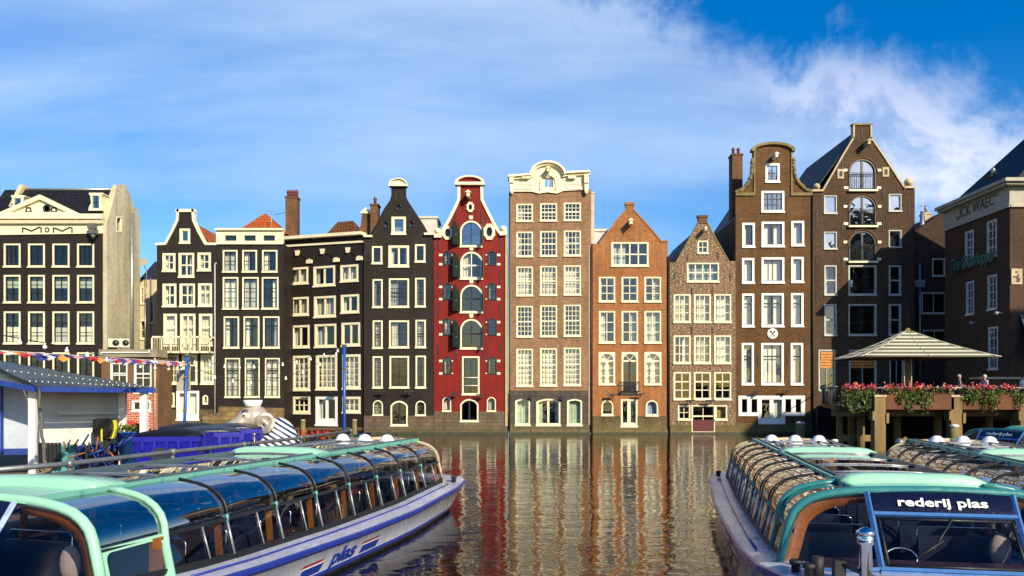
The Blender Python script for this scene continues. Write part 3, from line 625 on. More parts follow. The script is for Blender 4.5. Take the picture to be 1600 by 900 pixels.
# ------------------------------------------------------------------ 4: black neck gable with curved pediment
h = House('canal_house', 'black house with a neck gable under a small curved cream pediment, beside the red house', (-11.57, 60), (-6.1, 60), 12, TAR2, cat='house')
h.window(612, 339, 634, 366, 1, 1, t=.22, curtain='H', glass=DARKGLASS)
h.window(581.5, 385, 597.2, 412, 2, 3, t=.16, curtain='N', barmat=BLACKP); h.window(607.3, 384, 639, 417, 2, 1, t=.2, curtain='S', bar=.14); h.window(648.7, 382, 664.5, 409.5, 2, 3, t=.16, curtain='N', barmat=BLACKP)
h.window(582.5, 436.5, 597.7, 480.3, 2, 4, t=.14, curtain='S', barmat=BLACKP); h.window(608, 435.3, 639, 480, 4, 3, t=.15, curtain='L', barmat=BLACKP, rails=(.5,)); h.window(649, 434.5, 664.7, 479.5, 2, 4, t=.14, curtain='S', barmat=BLACKP)
h.window(582.7, 501, 597.7, 544, 2, 5, t=.14, curtain='F', barmat=BLACKP, rails=(.5,)); h.window(608.3, 501, 639, 543.3, 2, 2, t=.15, curtain='L', barmat=BLACKP, bar=.03); h.window(649.5, 500, 665.2, 543, 2, 5, t=.14, curtain='F', barmat=BLACKP, rails=(.5,))
h.window(582.7, 557, 597.7, 606, 2, 6, t=.14, curtain='F', barmat=BLACKP); h.window(609, 556.5, 639, 606, 2, 3, t=.15, curtain='N', barmat=BLACKP, bar=.03); h.window(649.7, 556, 665.3, 606, 2, 3, t=.14, curtain='R', barmat=BLACKP)
h.window(583, 625.5, 598, 648.5, 2, 2, t=.1, arch='semi', curtain='F', barmat=BLACKP); h.window(610.5, 626.5, 637, 665, 2, 1, t=.15, arch=.3, curtain='N', barmat=BLACKP, name='door', bar=.12); h.window(649.5, 626.5, 665, 649, 2, 2, t=.1, arch='semi', curtain='S', barmat=BLACKP)
out = [(568.6, 371), (581, 371), (590, 345), (600, 326), (609, 313), (611.3, 306), (611.3, 290), (634, 290), (634, 306), (637, 313), (650, 333), (662, 351), (670, 366), (677.6, 366)]
for px, py in ((623, 324.3), (603.3, 351), (643, 350)):
    u, z = h.uz(px, py); h.holes.append([(u+.17*math.cos(k*.52), z+.22*math.sin(k*.52)) for k in range(12)])
h.finish(out, 649.5, brick('brown_plinth', (.19, .14, .095), (.14, .11, .08), (.09, .07, .05), .8, .3, .4, moss=((.07, .07, .02), 0, .7), ms=.02), ('gable', [(573, 374), (622, 316), (674, 370)]))
for px, py in ((623, 324.3), (603.3, 351), (643, 350)):
    u, z = h.uz(px, py); bm = bmesh.new(); tube(bm, [(u+.2*math.cos(k*.52), -.03, z+.25*math.sin(k*.52)) for k in range(13)], .05, 5); box(bm, u-.19, .15, z-.24, u+.19, .17, z+.24); obj('oval_opening', bm, BLACKP, h.root)
bm = bmesh.new(); prof(bm, [h.poly([(608, 292), (637, 292), (637, 289.5), (608, 289.5)])], [], -.3, .4); q = h.poly([(609, 290)]+[(622.5-13.5*math.cos(k*math.pi/10), 289.6-8.5*math.sin(k*math.pi/10)) for k in range(11)]+[(636, 290)])
prof(bm, [q], [], -.12, .35); obj('curved_pediment', bm, TRIM, h.root)
bm = bmesh.new(); q = [h.uz(622.5-14.5*math.cos(k*math.pi/14), 289-9.6*math.sin(k*math.pi/14)) for k in range(15)]; qi = [h.uz(622.5-13*math.cos(k*math.pi/14), 289-8.2*math.sin(k*math.pi/14)) for k in range(15)]
prof(bm, [q+qi[::-1]], [], -.28, .36)
obj('pediment_moulding', bm, TRIM, h.root)
h.bar(568.8, 368, 582, 368, .16, .25, name='shoulder_coping'); h.bar(663, 364.5, 677.5, 364.5, .16, .25, name='shoulder_coping')
h.anchors([(619, 309), (583, 371.7), (585, 430), (648, 430), (640, 355)]); h.lamp(597, 612); h.lamp(640, 612)
bm = bmesh.new(); q = [lu(h, *p) for p in ((655, 339.5, 62), (676, 340, 62), (688, 356, 62.1))]; box(bm, q[0].x-.8, 2, q[0].z-1.6, q[1].x+.35, 4.8, q[0].z-.1); box(bm, q[0].x-.9, 1.9, q[0].z-.1, q[1].x+.45, 4.9, q[0].z+.08)
obj('roof_dormer', bm, paint('white_zinc', (.6, .6, .55), .5), h.root)
a = lu(h, 565, 370, 62.5); b_ = lu(h, 581, 335, 62.5); bm = bmesh.new(); prof(bm, [[(a.x-.4, a.z-1), (b_.x, a.z-1), (b_.x, b_.z), (a.x+.1, b_.z), (a.x, b_.z-.8)]], [], 2.2, 3.2); ch = obj('chimney', bm, CHM, h.root)
bm = bmesh.new(); prof(bm, [[(a.x, b_.z), (b_.x+.05, b_.z), (b_.x+.05, b_.z+.12), ((a.x+b_.x)/2, b_.z+.5), (a.x, b_.z+.12)]], [], 2.1, 3.3); obj('chimney_cap', bm, TRIM, ch)
a = lu(h, 580, 370, 62); b_ = lu(h, 592, 323, 62); chimney(h.root, a.x, 1.6, b_.x, 2.5, a.z-2, b_.z, CHM, 1)

# ------------------------------------------------------------------ 5: the red house
SHUT = GREENP
h = House('canal_house', 'oxblood red house with a cream edged neck gable and dark green shutters', (-6.09, 60), (-.38, 60), 12, RED, cat='house')
mains = [(719, 345, 753, 385.5, 'N'), (719.3, 393.5, 754, 436, 'L'), (719.3, 445, 754, 488.5, 'N'), (719.3, 498.5, 753.5, 545, 'N')]
for i, (xa, ya, xb, yb, c) in enumerate(mains):
    fr = h.window(xa, ya, xb, yb, 2, 1, t=.16, arch='semi', barmat=BLACKP if i != 1 else WHITE, curtain=c, rails=() if i == 0 else (.5,), bar=.07, glass=DARKGLASS if i == 0 else None)
    u0, z0, u1, z1 = h.rc(xa, ya, xb, yb)
    for sgn, uu in ((-1, u0), (1, u1)):
        Wd = .82; bm = bmesh.new()
        half = [(0, z0+.1), (Wd, z0+.1), (Wd, z1-Wd)]+[(Wd*math.cos(k*math.pi/16)*1.0, z1-Wd+.0+Wd*math.sin(k*math.pi/16)) for k in range(9)]
        half = [(0, z0+.1), (Wd, z0+.1), (Wd, z1-.15)]+[(Wd*(1-k/8), z1-.15-.75*(k/8)**2) for k in range(9)] if False else [(0, z0+.1), (Wd, z0+.1), (Wd, z1-.1), (Wd*.7, z1-.15), (Wd*.4, z1-.32), (Wd*.15, z1-.6), (0, z1-.85)]
        prof(bm, [half], [], -.05, 0)
        ang = R(-180+48) if sgn < 0 else R(-82)
        if sgn < 0: ang = R(180+50)
        bmesh.ops.transform(bm, matrix=Matrix.Translation((uu, -.04, 0)) @ Matrix.Rotation(ang, 4, 'Z'), verts=bm.verts[:])
        sh = obj('shutter', bm, SHUT, h.root)
        bm = bmesh.new(); p_ = Matrix.Translation((uu, -.04, 0)) @ Matrix.Rotation(ang, 4, 'Z') @ Vector((.5, .03 if sgn < 0 else -.08, z0+.9)); sphere(bm, p_, .045, 8, 6); obj('latch', bm, ZINC, sh)
h.window(722.2, 557, 749, 616.5, 2, 1, t=.15, barmat=BLACKP, curtain='N', rails=(), bar=.06)
bm = bmesh.new(); u0, z0, u1, z1 = h.rc(724, 590, 747, 602.5); tube(bm, [(u0, -.06, z1), (u1, -.06, z1)], .035, 6); tube(bm, [(u0, -.06, z0), (u1, -.06, z0)], .035, 6); obj_split('safety_bar', bm, WHITE, h.root)
h.window(719.3, 623.6, 747.5, 658.5, 2, 1, t=.14, arch=.3, barmat=BLACKP, curtain='N', name='door', bar=.12)
bm = bmesh.new()
for (ya, yb) in ((392, 414.5), (442, 469), (497, 524), (557.5, 585)):
    for (xa, xb) in ((692.3, 704.8), (762, 775.6)):
        h.window(xa, ya, xb, yb, 2, 2, t=.05, arch='semi', mat=BLACKP, curtain=random.choice('SNF'), bar=.04, sill=False)
        for px in (xa-3.6, xb+3.6):
            big = (xa < 730) == (px < xa)
            for py in (ya+6.5, yb-1.5):
                u, z = h.uz(px if big else px+(-1 if px > xa else 1)*1.5, py); k = .13 if big else .06; box(bm, u-k, -.05, z-k*.7, u+k, -.001, z+k*.7)
for (xa, ya, xb, yb, c) in mains:
    u, z = h.uz((xa+xb)/2, ya-5); prof(bm, [[(u-.13, z-.14), (u+.13, z-.14), (u+.16, z+.14), (u-.16, z+.14)]], [], -.07, -.001)
obj_split('stone_block', bm, TRIM, h.root)
for xa, xb in ((691.6, 704.6), (761, 774.5)): h.window(xa, 620.5, xb, 642.3, 1, 1, t=.09, arch='semi', curtain='F', barmat=BLACKP)
for (cx_, cy_, rx, ry) in ((699.7, 364, 4.2, 6.5), (764.7, 362.5, 4.6, 7.5), (735, 324, 2.8, 4.5)):
    u, z = h.uz(cx_, cy_); rx /= 20; ry /= 20; h.holes.append([(u+rx*math.cos(k*.3927), z+ry*math.sin(k*.3927)) for k in range(16)])
    bm = bmesh.new(); prof(bm, [[(u+(rx*1.9+.06*(k % 2))*math.cos(k*.3927), z+(ry*1.65+.06*(k % 2))*math.sin(k*.3927)) for k in range(16)]], [h.holes[-1]], -.12, -.001); c = obj('oval_window', bm, TRIM, h.root)
    bm = bmesh.new(); box(bm, u-rx, .15, z-ry, u+rx, .16, z+ry); obj('pane', bm, paint('dark_pane', (.01, .01, .012), .1), c)
out = [(678, 366), (688, 366), (700, 345), (709, 327), (715.5, 313), (716, 306), (716, 287), (754, 287), (754, 306), (755, 313), (763, 330), (771, 346), (781, 364), (793, 364)]
h.finish(out, 643, brick('grey_brown_plinth', (.21, .155, .105), (.15, .12, .08), (.09, .07, .05), .75, .3, .4, moss=((.08, .08, .025), 0, .8), ms=.02), ('gable', [(683, 370), (735, 316), (788, 368)]))
h.coping([(687, 366), (700, 344), (709, 326), (715.5, 312), (716, 288)], .18); h.coping([(754, 288), (754.7, 312), (763, 329), (771, 345), (782, 364)], .18)
bm = bmesh.new(); q = [h.uz(734-23*math.cos(k*math.pi/14), 287-12*math.sin(k*math.pi/14)) for k in range(15)]; qi = [h.uz(734-18.5*math.cos(k*math.pi/14), 285.5-8*math.sin(k*math.pi/14)) for k in range(15)]
prof(bm, [q], [qi], -.3, .35); a = h.uz(711, 290); b_ = h.uz(757.5, 286); box(bm, a[0], -.32, a[1], b_[0], .36, b_[1]); obj('curved_pediment', bm, TRIM, h.root)
bm = bmesh.new(); prof(bm, [qi], [], -.05, .3); obj('pediment_infill', bm, RED, h.root)
for x0_, x1_, y_ in ((678.5, 690, 366), (780.5, 792.5, 362.5)):
    h.bar(x0_, y_, x1_, y_, .3, .25, name='shoulder_coping')
    u, z = h.uz((x0_+x1_)/2, y_-4); bm = bmesh.new(); lathe(bm, [(0, 0), (.26, .0), (.28, .08), (.2, .1), (.18, .2), (.07, .24), (0, .25)], 16); bmesh.ops.transform(bm, matrix=Matrix.Translation((u, -.05, z)) @ Matrix.Rotation(R(90), 4, 'X'), verts=bm.verts[:]); obj('scroll_ornament', bm, TRIM, h.root)
h.hoist(732.5, 307, out=.9, size=.2)
h.anchors([(685, 382), (685, 436), (685, 487), (685, 546), (782, 382), (782, 436), (782, 487), (782, 546), (712, 340), (752, 338), (712, 553), (755, 553)], 1.0); h.lamp(710, 615); h.lamp(751, 617)
bm = bmesh.new(); u = h.uz(791.3, 500)[0]; box(bm, u-.1, -.12, .6, u+.1, -.001, h.uz(0, 368)[1]); obj('corner_pipe', bm, paint('ochre_pipe', (.45, .33, .16), .6), h.root)
# ------------------------------------------------------------------ 6: tall tan house
h = House('canal_house', 'tallest tan brick house with an ornate cream cornice rising in a round arch', (-.24, 60), (6.19, 60), 11, TAN, cat='house')
h.window(849, 278, 864, 294.5, 2, 1, t=.08, curtain='N')
cols = ((807, 832.3), (844, 870), (881, 907.3))
for (ys, ny, cs, rl) in (((318, 345.3), 4, 'LNN', (.5,)), ((361.5, 400.5), 4, 'SNS', (.5,)), ((416, 461.5), 5, 'FFF', (.5,)), ((477.5, 526), 6, 'NNN', (.5,)), ((544.5, 603), 7, 'FFF', (.43,))):
    for (xa, xb), c in zip(cols, cs):
        dy = (844-xa)/37*.9; h.window(xa, ys[0]+dy, xb, ys[1]+dy*.7, 4, ny, t=.11, curtain=c, rails=rl, bar=.042)
h.window(805, 623.5, 828.3, 664.5, 1, 1, t=.15, arch=.12, curtain='F', cm=paint('green_curtain', (.45, .55, .40), .9)); h.window(838, 623, 875.6, 664.7, 2, 1, t=.16, arch=.12, curtain='S', bar=.16, cm=MATS['green_curtain']); h.window(886, 623.5, 909.5, 664.7, 1, 1, t=.15, arch=.12, curtain='F', cm=MATS['green_curtain'])
h.finish([(795.2, 300), (923.7, 296)], 610.5, STONE_G, ('flat',), ZINC)
top = [(796, 300), (796, 281), (829, 278)]+[(855.5-24.5*math.cos(k*math.pi/14), 277-18*math.sin(k*math.pi/14)) for k in range(0, 15)]+[(883, 275), (919.5, 273), (919.5, 297), (880, 299), (870, 303), (855, 301), (842, 303), (830, 300)]
hole = [(849, 294.5), (864, 294.5), (864, 278), (849, 278)]
h.trimshape(top, 'frieze', .14, holes=[hole], back=.3)
bm = bmesh.new()
edge_ = [(793.5, 279), (828, 276.5)]+[(855.5-25.5*math.cos(k*math.pi/14), 275.5-18.8*math.sin(k*math.pi/14)) for k in range(0, 15)]+[(884, 273.5), (921, 271.5)]
q = [Vector(h.uz(*p)) for p in edge_]
def offs(q, k):
    out = []
    for i in range(len(q)):
        d = (q[min(i+1, len(q)-1)]-q[max(i-1, 0)]).normalized(); out.append(tuple(q[i]+Vector((-d.y, d.x))*k))
    return out
prof(bm, [offs(q, 0)+offs(q, .15)[::-1]], [], -.55, .35); prof(bm, [offs(q, -.16)+offs(q, -.002)[::-1]], [], -.36, .3)
obj('cornice', bm, TRIM, h.root)
bm = bmesh.new()
for px in (799.5, 915.5):
    u, z = h.uz(px, 290); box(bm, u-.17, -.5, z+.1, u+.17, -.14, z+.75); box(bm, u-.14, -.38, z-.5, u+.14, -.14, z+.1); lathe(bm, [(.0, -.2), (.14, -.05), (.14, .1)], 10, (u, -.26, z-.6))
for px in (821, 893): u, z = h.uz(px, 283); box(bm, u-.3, -.45, z+.1, u+.3, -.14, z+.28)
for (xa, xb) in ((805, 831), (884, 908)):
    u0, z0, u1, z1 = h.rc(xa, 288, xb, 297); prof(bm, [rect(u0, z0, u1, z1)], [rect(u0+.07, z0+.07, u1-.07, z1-.07)], -.19, -.14)
u0, z0, u1, z1 = h.rc(845, 273, 868, 297); prof(bm, [archpoly(u0-.1, z0, u1+.1, z1, None, 12)], [archpoly(u0+.02, z0, u1-.02, z1-.12, None, 12)], -.24, -.14)
obj('cornice_ornament', bm, TRIM, h.root)
h.hoist(855.7, 269, size=.16)
a = lu(h, 920.8, 380, 60.6); b_ = lu(h, 928.4, 303, 60.6); bm = bmesh.new(); box(bm, a.x, .5, a.z-.05, b_.x, 1.4, b_.z); box(bm, a.x-.03, .45, b_.z, b_.x+.04, 1.45, b_.z+.12); obj('rendered_chimney', bm, paint('pale_chimney', (.55, .48, .36), .8), h.root)
bm = bmesh.new(); u = h.uz(923.6, 500)[0]; tube(bm, [(u, -.1, h.uz(0, 385)[1]), (u, -.1, .1)], .07, 6); u2 = h.uz(796, 500)[0]; tube(bm, [(u2, -.09, h.uz(0, 310)[1]), (u2, -.09, .1)], .06, 6); obj('downpipe', bm, IRON, h.root)
u = h.uz(920.9, 500)[0]; bm = bmesh.new(); box(bm, u-.07, -.06, .7, u+.07, -.001, h.uz(0, 385)[1]); obj('corner_strip', bm, paint('pinkish_paint', (.55, .32, .2), .7), h.root); h.lamp(829, 619); h.lamp(877, 620)
# ------------------------------------------------------------------ 7: orange gable
h = House('canal_house', 'orange brick house with a plain pointed gable and a wide four pane attic window', (6.3, 60), (12.2, 60), 11, ORA, cat='house')
h.window(955.3, 378.6, 1013, 416, 4, 2, t=.14, curtain='L', bar=.1)
cols = ((935.8, 960.8), (971.3, 996.5), (1007, 1032.6))
for (xa, xb), c in zip(cols, 'SNR'): h.window(xa, 433, xb, 471.7, 2, 3, t=.12, curtain=c, bar=.06)
for (xa, xb), c in zip(cols, 'LRF'): h.window(xa, 486.3, xb, 536, 2, 3, t=.12, curtain=c, bar=.06)
def archwin(xa, ya, xb, yb, c, door=False):
    u0, z0, u1, z1 = h.rc(xa, ya, xb, yb); h.holes.append(rect(u0, z0, u1, z1)); t = .12; bm = bmesh.new(); w_ = u1-u0-2*t; zt = z1-t; zr_ = zt-w_/2
    inner = archpoly(u0+t, z0+t, u1-t, z1-t, None, 12); prof(bm, [rect(u0-.012, z0-.012, u1+.012, z1+.012)], [inner], -.035, .12); fr = obj('door' if door else 'window', bm, h.trim, h.root)
    bm = bmesh.new(); cx_ = (u0+u1)/2; bs = [rect(u0, zr_-.1, u1, zr_+.02)]+([] if door else [rect(cx_-.07, z0, cx_+.07, zr_)])
    for sg in (-1, 1): bs.append([(cx_-.03, zr_), (cx_+.03, zr_), (cx_+sg*w_*.38+.03, zt), (cx_+sg*w_*.38-.03, zt)])
    if not door:
        for k in (1, 2): q = z0+t+(zr_-z0-t)*k/3; bs.append(rect(u0, q-.025, u1, q+.025))
    prof(bm, bs, [], .03, .08, clip=inner); obj('glazing_bars', bm, h.trim, fr)
    if door: bm = bmesh.new(); prof(bm, [rect(cx_-.06, z0+t, cx_+.06, zr_)], [], .03, .08); prof(bm, [rect(u0+t, z0+t, u1-t, z0+.9)], [], .05, .085); obj('door_leaf', bm, BLACKP, fr)
    bm = bmesh.new(); bm.faces.new([bm.verts.new((q[0], .105, q[1])) for q in archpoly(u0+t*.6, z0+t*.6, u1-t*.6, z1-t*.6, None, 12)]); obj('pane', bm, GLASS, fr, recalc=False)
    bm = bmesh.new(); box(bm, u0-.05, -.11, z0-.07, u1+.05, -.001, z0+.05); obj('sill', bm, h.trim, fr)
    if c:
        bm = bmesh.new(); sheet(bm, [[(u0+(u1-u0)*i/16, .42+.04*math.sin(i*1.7), z0+(z1-z0)*k) for i in range(17)] for k in (0, 1)]); obj('curtain', bm, CURT, fr, recalc=False)
    return fr
for (px, py, hh_) in ((735, 272, .9), (857, 256, 1.0)): pass
archwin(935.5, 550.5, 960.8, 601, 1); dfr = archwin(971.3, 550.5, 996.7, 615, 0, True); archwin(1007, 550.3, 1033, 601, 1)
u0, z0, u1, z1 = h.rc(970, 597, 998, 612.5); bm = bmesh.new(); box(bm, u0, -.45, z0, u1, -.03, z0+.06); 
for zz_ in (z0+.06, z1): tube(bm, [(u0, -.03, zz_), (u0, -.45, zz_), (u1, -.45, zz_), (u1, -.03, zz_)], .03, 5)
for i in range(15): x = u0+(u1-u0)*i/14; tube(bm, [(x, -.45, z0), (x, -.45, z1)], .018, 4)
obj('iron_balcony', bm, IRON, h.root)
h.window(939.7, 625.5, 958, 649, 1, 1, t=.11, arch='semi', curtain='N'); h.window(970, 624, 995.8, 666.5, 2, 1, t=.14, bar=.26, curtain='N', name='door', panel=.2); h.window(1009, 625.5, 1028, 649.5, 1, 1, t=.11, arch='semi', curtain='F', cm=paint('blue_curtain', (.30, .42, .62), .9))
out = [(926, 381), (936, 381), (946, 366), (962, 345), (977.5, 328), (977.5, 319), (990.5, 319), (990.5, 328), (1010, 349), (1025, 366), (1033, 377), (1043.2, 377)]
h.finish(out, 650, STONE_M, ('gable', [(930, 385), (984, 331), (1040, 382)]), paint('dark_roof', (.03, .025, .02), .7))
OC = paint('brick_coping', (.33, .16, .06), .85); h.coping([(936, 381), (962, 345), (977, 328)], .07, .05, mat=OC); h.coping([(991, 328), (1010, 349), (1034, 377)], .07, .05, mat=OC); h.bar(976.5, 316, 991.5, 316, .2, .08, OC, 'gable_cap'); h.bar(1031, 375.5, 1043.5, 375.5, .12, .08, OC, 'shoulder_coping')
h.hoist(983.5, 350, size=.18); h.lamp(955, 608+9); h.lamp(998, 616)
a = lu(h, 928, 380, 62); b_ = lu(h, 946, 363, 62); bm = bmesh.new(); box(bm, a.x-.1, 1.2, a.z-1, b_.x, 3, b_.z-.1); box(bm, a.x-.2, 1.1, b_.z-.1, b_.x+.1, 3.1, b_.z+.1); obj('roof_dormer', bm, MATS['white_zinc'], h.root)
bm = bmesh.new(); u = h.uz(1044.6, 500)[0]; tube(bm, [(u, -.12, h.uz(0, 400)[1]), (u, -.12, .4)], .07, 6); obj('downpipe', bm, IRON, h.root)
# ------------------------------------------------------------------ 8: small mottled gable
h = House('canal_house', 'smallest house, mottled brown brick with a steep pointed gable', (12.35, 60), (17.45, 60), 11, MOT, cat='house')
h.window(1090, 376.5, 1106.2, 396, 2, 2, t=.1, curtain='N'); h.window(1073.3, 411, 1123, 440.5, 4, 2, t=.11, curtain='F', bar=.09, cm=paint('grey_curtain', (.28, .30, .30), .9))
cols = ((1052.6, 1078.6), (1084.3, 1110.2), (1116, 1142))
for (xa, xb), c in zip(cols, 'FFF'): h.window(xa, 460, xb, 503.8, 3, 3, t=.12, curtain=c, bar=.06)
for (xa, xb), c in zip(cols, 'RFF'): h.window(xa, 524.5, xb, 568, 3, 3, t=.12, curtain=c, bar=.06)
for (xa, xb), c in zip(cols, 'NNN'): h.window(xa, 581.8, xb, 624.3, 2, 3, t=.11, curtain=c, bar=.07, rails=(.33,))
h.window(1059.3, 633.3, 1078.3, 656, 2, 2, t=.1, curtain='N'); h.window(1117.5, 633.5, 1135.8, 656.2, 1, 1, t=.1, curtain='F', cm=paint('ochre_board', (.42, .25, .07), .8))
dr = h.window(1080.5, 633.3, 1117, 675, 2, 1, t=.1, curtain='N', name='door', sill=False, rails=(.4,), bar=.05)
u0, z0, u1, z1 = h.rc(1083, 656, 1114.5, 674); bm = bmesh.new(); box(bm, u0, -.05, z0, u1, .02, z1); obj('red_gate', bm, paint('maroon_wood', (.10, .012, .01), .6), h.root)
h.finish([(1046.8, 410), (1056, 410), (1070, 386), (1082, 364), (1092, 346), (1104.5, 346), (1116, 368), (1128, 388), (1139, 408), (1149.4, 408)], 664, STONE_M, ('gable', [(1050, 413), (1098, 350), (1146, 413)]), MATS['dark_roof'])
h.coping([(1056, 410), (1082, 364), (1092, 346)], .06, .04, mat=MOSSY); h.coping([(1104.5, 346), (1116, 368), (1139, 408)], .06, .04, mat=MOSSY)
bm = bmesh.new(); a = h.uz(1091.5, 347); b_ = h.uz(1104.5, 337); box(bm, a[0], -.06, a[1]-.1, b_[0], .35, b_[1]); box(bm, a[0]-.08, -.12, b_[1]-.14, b_[0]+.08, .4, b_[1]+.03); obj('gable_cap', bm, CHM, h.root)
h.hoist(1098.7, 361, size=.12); h.anchors([(1074, 404), (1122, 400), (1054, 430), (1141, 432), (1081, 455), (1113, 455), (1081, 516), (1113, 516)], .6); h.lamp(1076, 626); h.lamp(1107, 626)
# ------------------------------------------------------------------ 9: brown bell gable
h = House('canal_house', 'brown brick house with a tall curved bell gable and a white round medallion', (17.46, 60), (23.42, 60), 10, BRO, cat='house', trim=WHTHICK)
kw = dict(barmat=BLACKP, t=.2)
h.window(1196.2, 255.7, 1217.8, 284.7, 2, 2, curtain='N', glass=DARKGLASS, **kw); h.window(1189.8, 298.7, 1225, 331.3, 4, 3, curtain='N', glass=DARKGLASS, bar=.04, **kw)
for xa, ya, xb, yb, c in ((1160, 348.5, 1179, 386.2, 'L'), (1190, 346.8, 1225, 385.4, 'D'), (1236.5, 345.5, 1256, 384, 'W')): h.window(xa, ya, xb, yb, 2 if xa == 1190 else 1, 1, curtain=c, bar=.07, **kw)
for xa, ya, xb, yb, c in ((1159.6, 403.5, 1178.2, 442.5, 'W'), (1190, 402.5, 1225, 442, 'W'), (1236.3, 401.8, 1255.3, 441.3, 'W')): h.window(xa, ya, xb, yb, 2 if xa == 1190 else 1, 1, curtain=c, bar=.07, **kw)
for xa, ya, xb, yb, c in ((1159.6, 459, 1178, 510.5, 'W'), (1190, 458.5, 1224.3, 510.3, 'D'), (1236, 458.3, 1255, 510, 'F')): h.window(xa, ya, xb, yb, 2 if xa == 1190 else 1, 1, curtain=c, bar=.07, rails=(.28,), **kw)
for xa, xb in ((1159, 1177.5), (1189.5, 1224), (1235.6, 1254.5)): h.window(xa, 536.2, xb, 601, 2 if xb == 1224 else 1, 1, curtain='W', bar=.07, rails=(.3,), **kw)
u0, z0, u1, z1 = h.rc(1153.7, 618.3, 1257.5, 650)
for xa, xb in ((1158, 1168.3), (1173, 1184), (1226, 1237), (1242, 1252.5)): h.window(xa, 622.5, xb, 645.5, 1, 1, t=.05, barmat=BLACKP, curtain='N', sill=False)
h.window(1186.5, 621, 1225, 661.5, 2, 1, t=.2, bar=.3, curtain='R', name='door', panel=.25)
bm = bmesh.new(); prof(bm, [rect(u0, z0, u1, z1), h.poly([(1184.5, 662), (1226.5, 662), (1226.5, 640), (1184.5, 640)])], h.holes, -.05, -.001); obj('white_shopfront', bm, WHTHICK, h.root)
out = [(1149.4, 303), (1159, 300), (1167, 291), (1173, 280), (1176, 262), (1177, 235)]+[(1207.5-30*math.cos(k*math.pi/10), 235-11*math.sin(k*math.pi/10)) for k in range(1, 10)]+[(1237, 235), (1239, 262), (1243, 280), (1250, 290), (1258, 298), (1268.5, 302)]
h.finish(out, 661, STONE_M, ('gable', [(1152, 345), (1207, 262), (1266, 345)]), TILE_B, sidez=CAMZ+(HOR-340)/20)
bm = bmesh.new(); prof(bm, [h.poly([(1173.5, 237)]+[(1207.5-34*math.cos(k*math.pi/12), 235-12.5*math.sin(k*math.pi/12)) for k in range(13)]+[(1241.5, 237)])], [h.poly([(1178, 238.2)]+[(1207.5-29*math.cos(k*math.pi/12), 236-9.5*math.sin(k*math.pi/12)) for k in range(13)]+[(1237, 238.2)])], -.22, .36)
for xa in (1177.5, 1235.5): u0, z0, u1, z1 = h.rc(xa, 236, xa+2.2, 304); box(bm, u0, -.1, z0, u1, -.001, z1)
a = h.uz(1149.5, 306); b_ = h.uz(1179, 302.5); box(bm, a[0], -.12, a[1], b_[0], .36, b_[1]+.05); a = h.uz(1235, 306); b_ = h.uz(1268.5, 302.5); box(bm, a[0], -.12, a[1], b_[0], .36, b_[1]+.05)
random.seed(3)
for side in (-1, 1):
    pts = [(1150, 300), (1157, 298), (1163, 293), (1168, 287), (1172, 279), (1174.5, 270), (1175.5, 258), (1176, 246)] if side < 0 else [(1267, 299), (1260, 297), (1253, 291), (1247, 285), (1243, 277), (1240.5, 268), (1239.5, 258), (1239, 246)]
    for i in range(len(pts)-1):
        for k in range(3):
            f_ = k/3; px = pts[i][0]*(1-f_)+pts[i+1][0]*f_; py = pts[i][1]*(1-f_)+pts[i+1][1]*f_; u, z = h.uz(px, py)
            r_ = random.uniform(.10, .2); q = bmesh.ops.create_icosphere(bm, subdivisions=2, radius=r_)
            for v in q['verts']: v.co = Vector((u, -.02, z)) + v.co*random.uniform(.85, 1.15)
obj('gable_ornament', bm, MOSSY, h.root)
h.hoist(1208, 247, size=.15)
bm = bmesh.new(); u, z = h.uz(1206.7, 521.5); lathe(bm, [(.42, 0), (.42, .05), (.38, .07), (0, .07)], 24); bmesh.ops.transform(bm, matrix=Matrix.Translation((u, -.001, z)) @ Matrix.Rotation(R(90), 4, 'X'), verts=bm.verts[:]); md = obj('medallion', bm, WHTHICK, h.root)
bm = bmesh.new()
for sg in (-1, 1):
    boxc(bm, Vector((u, -.085-.006*(sg+1), z)), Vector((.055, .02, .56)), 0, Matrix.Rotation(sg*R(40), 4, 'Y'))
    boxc(bm, Vector((u+sg*.14, -.10-.01*(sg+1), z+.17)), Vector((.13, .02, .16)), 0, Matrix.Rotation(sg*R(40), 4, 'Y'))
obj('crossed_emblem', bm, BLACKP, md)
h.anchors([(1184, 563), (1230, 563)], .8); h.lamp(1180, 612); h.lamp(1226, 610)
a = lu(h, 1141, 340, 64); b_ = lu(h, 1157, 246, 64); chimney(h.root, a.x, 3.4, b_.x, 4.4, 14, b_.z, CHM, 2)
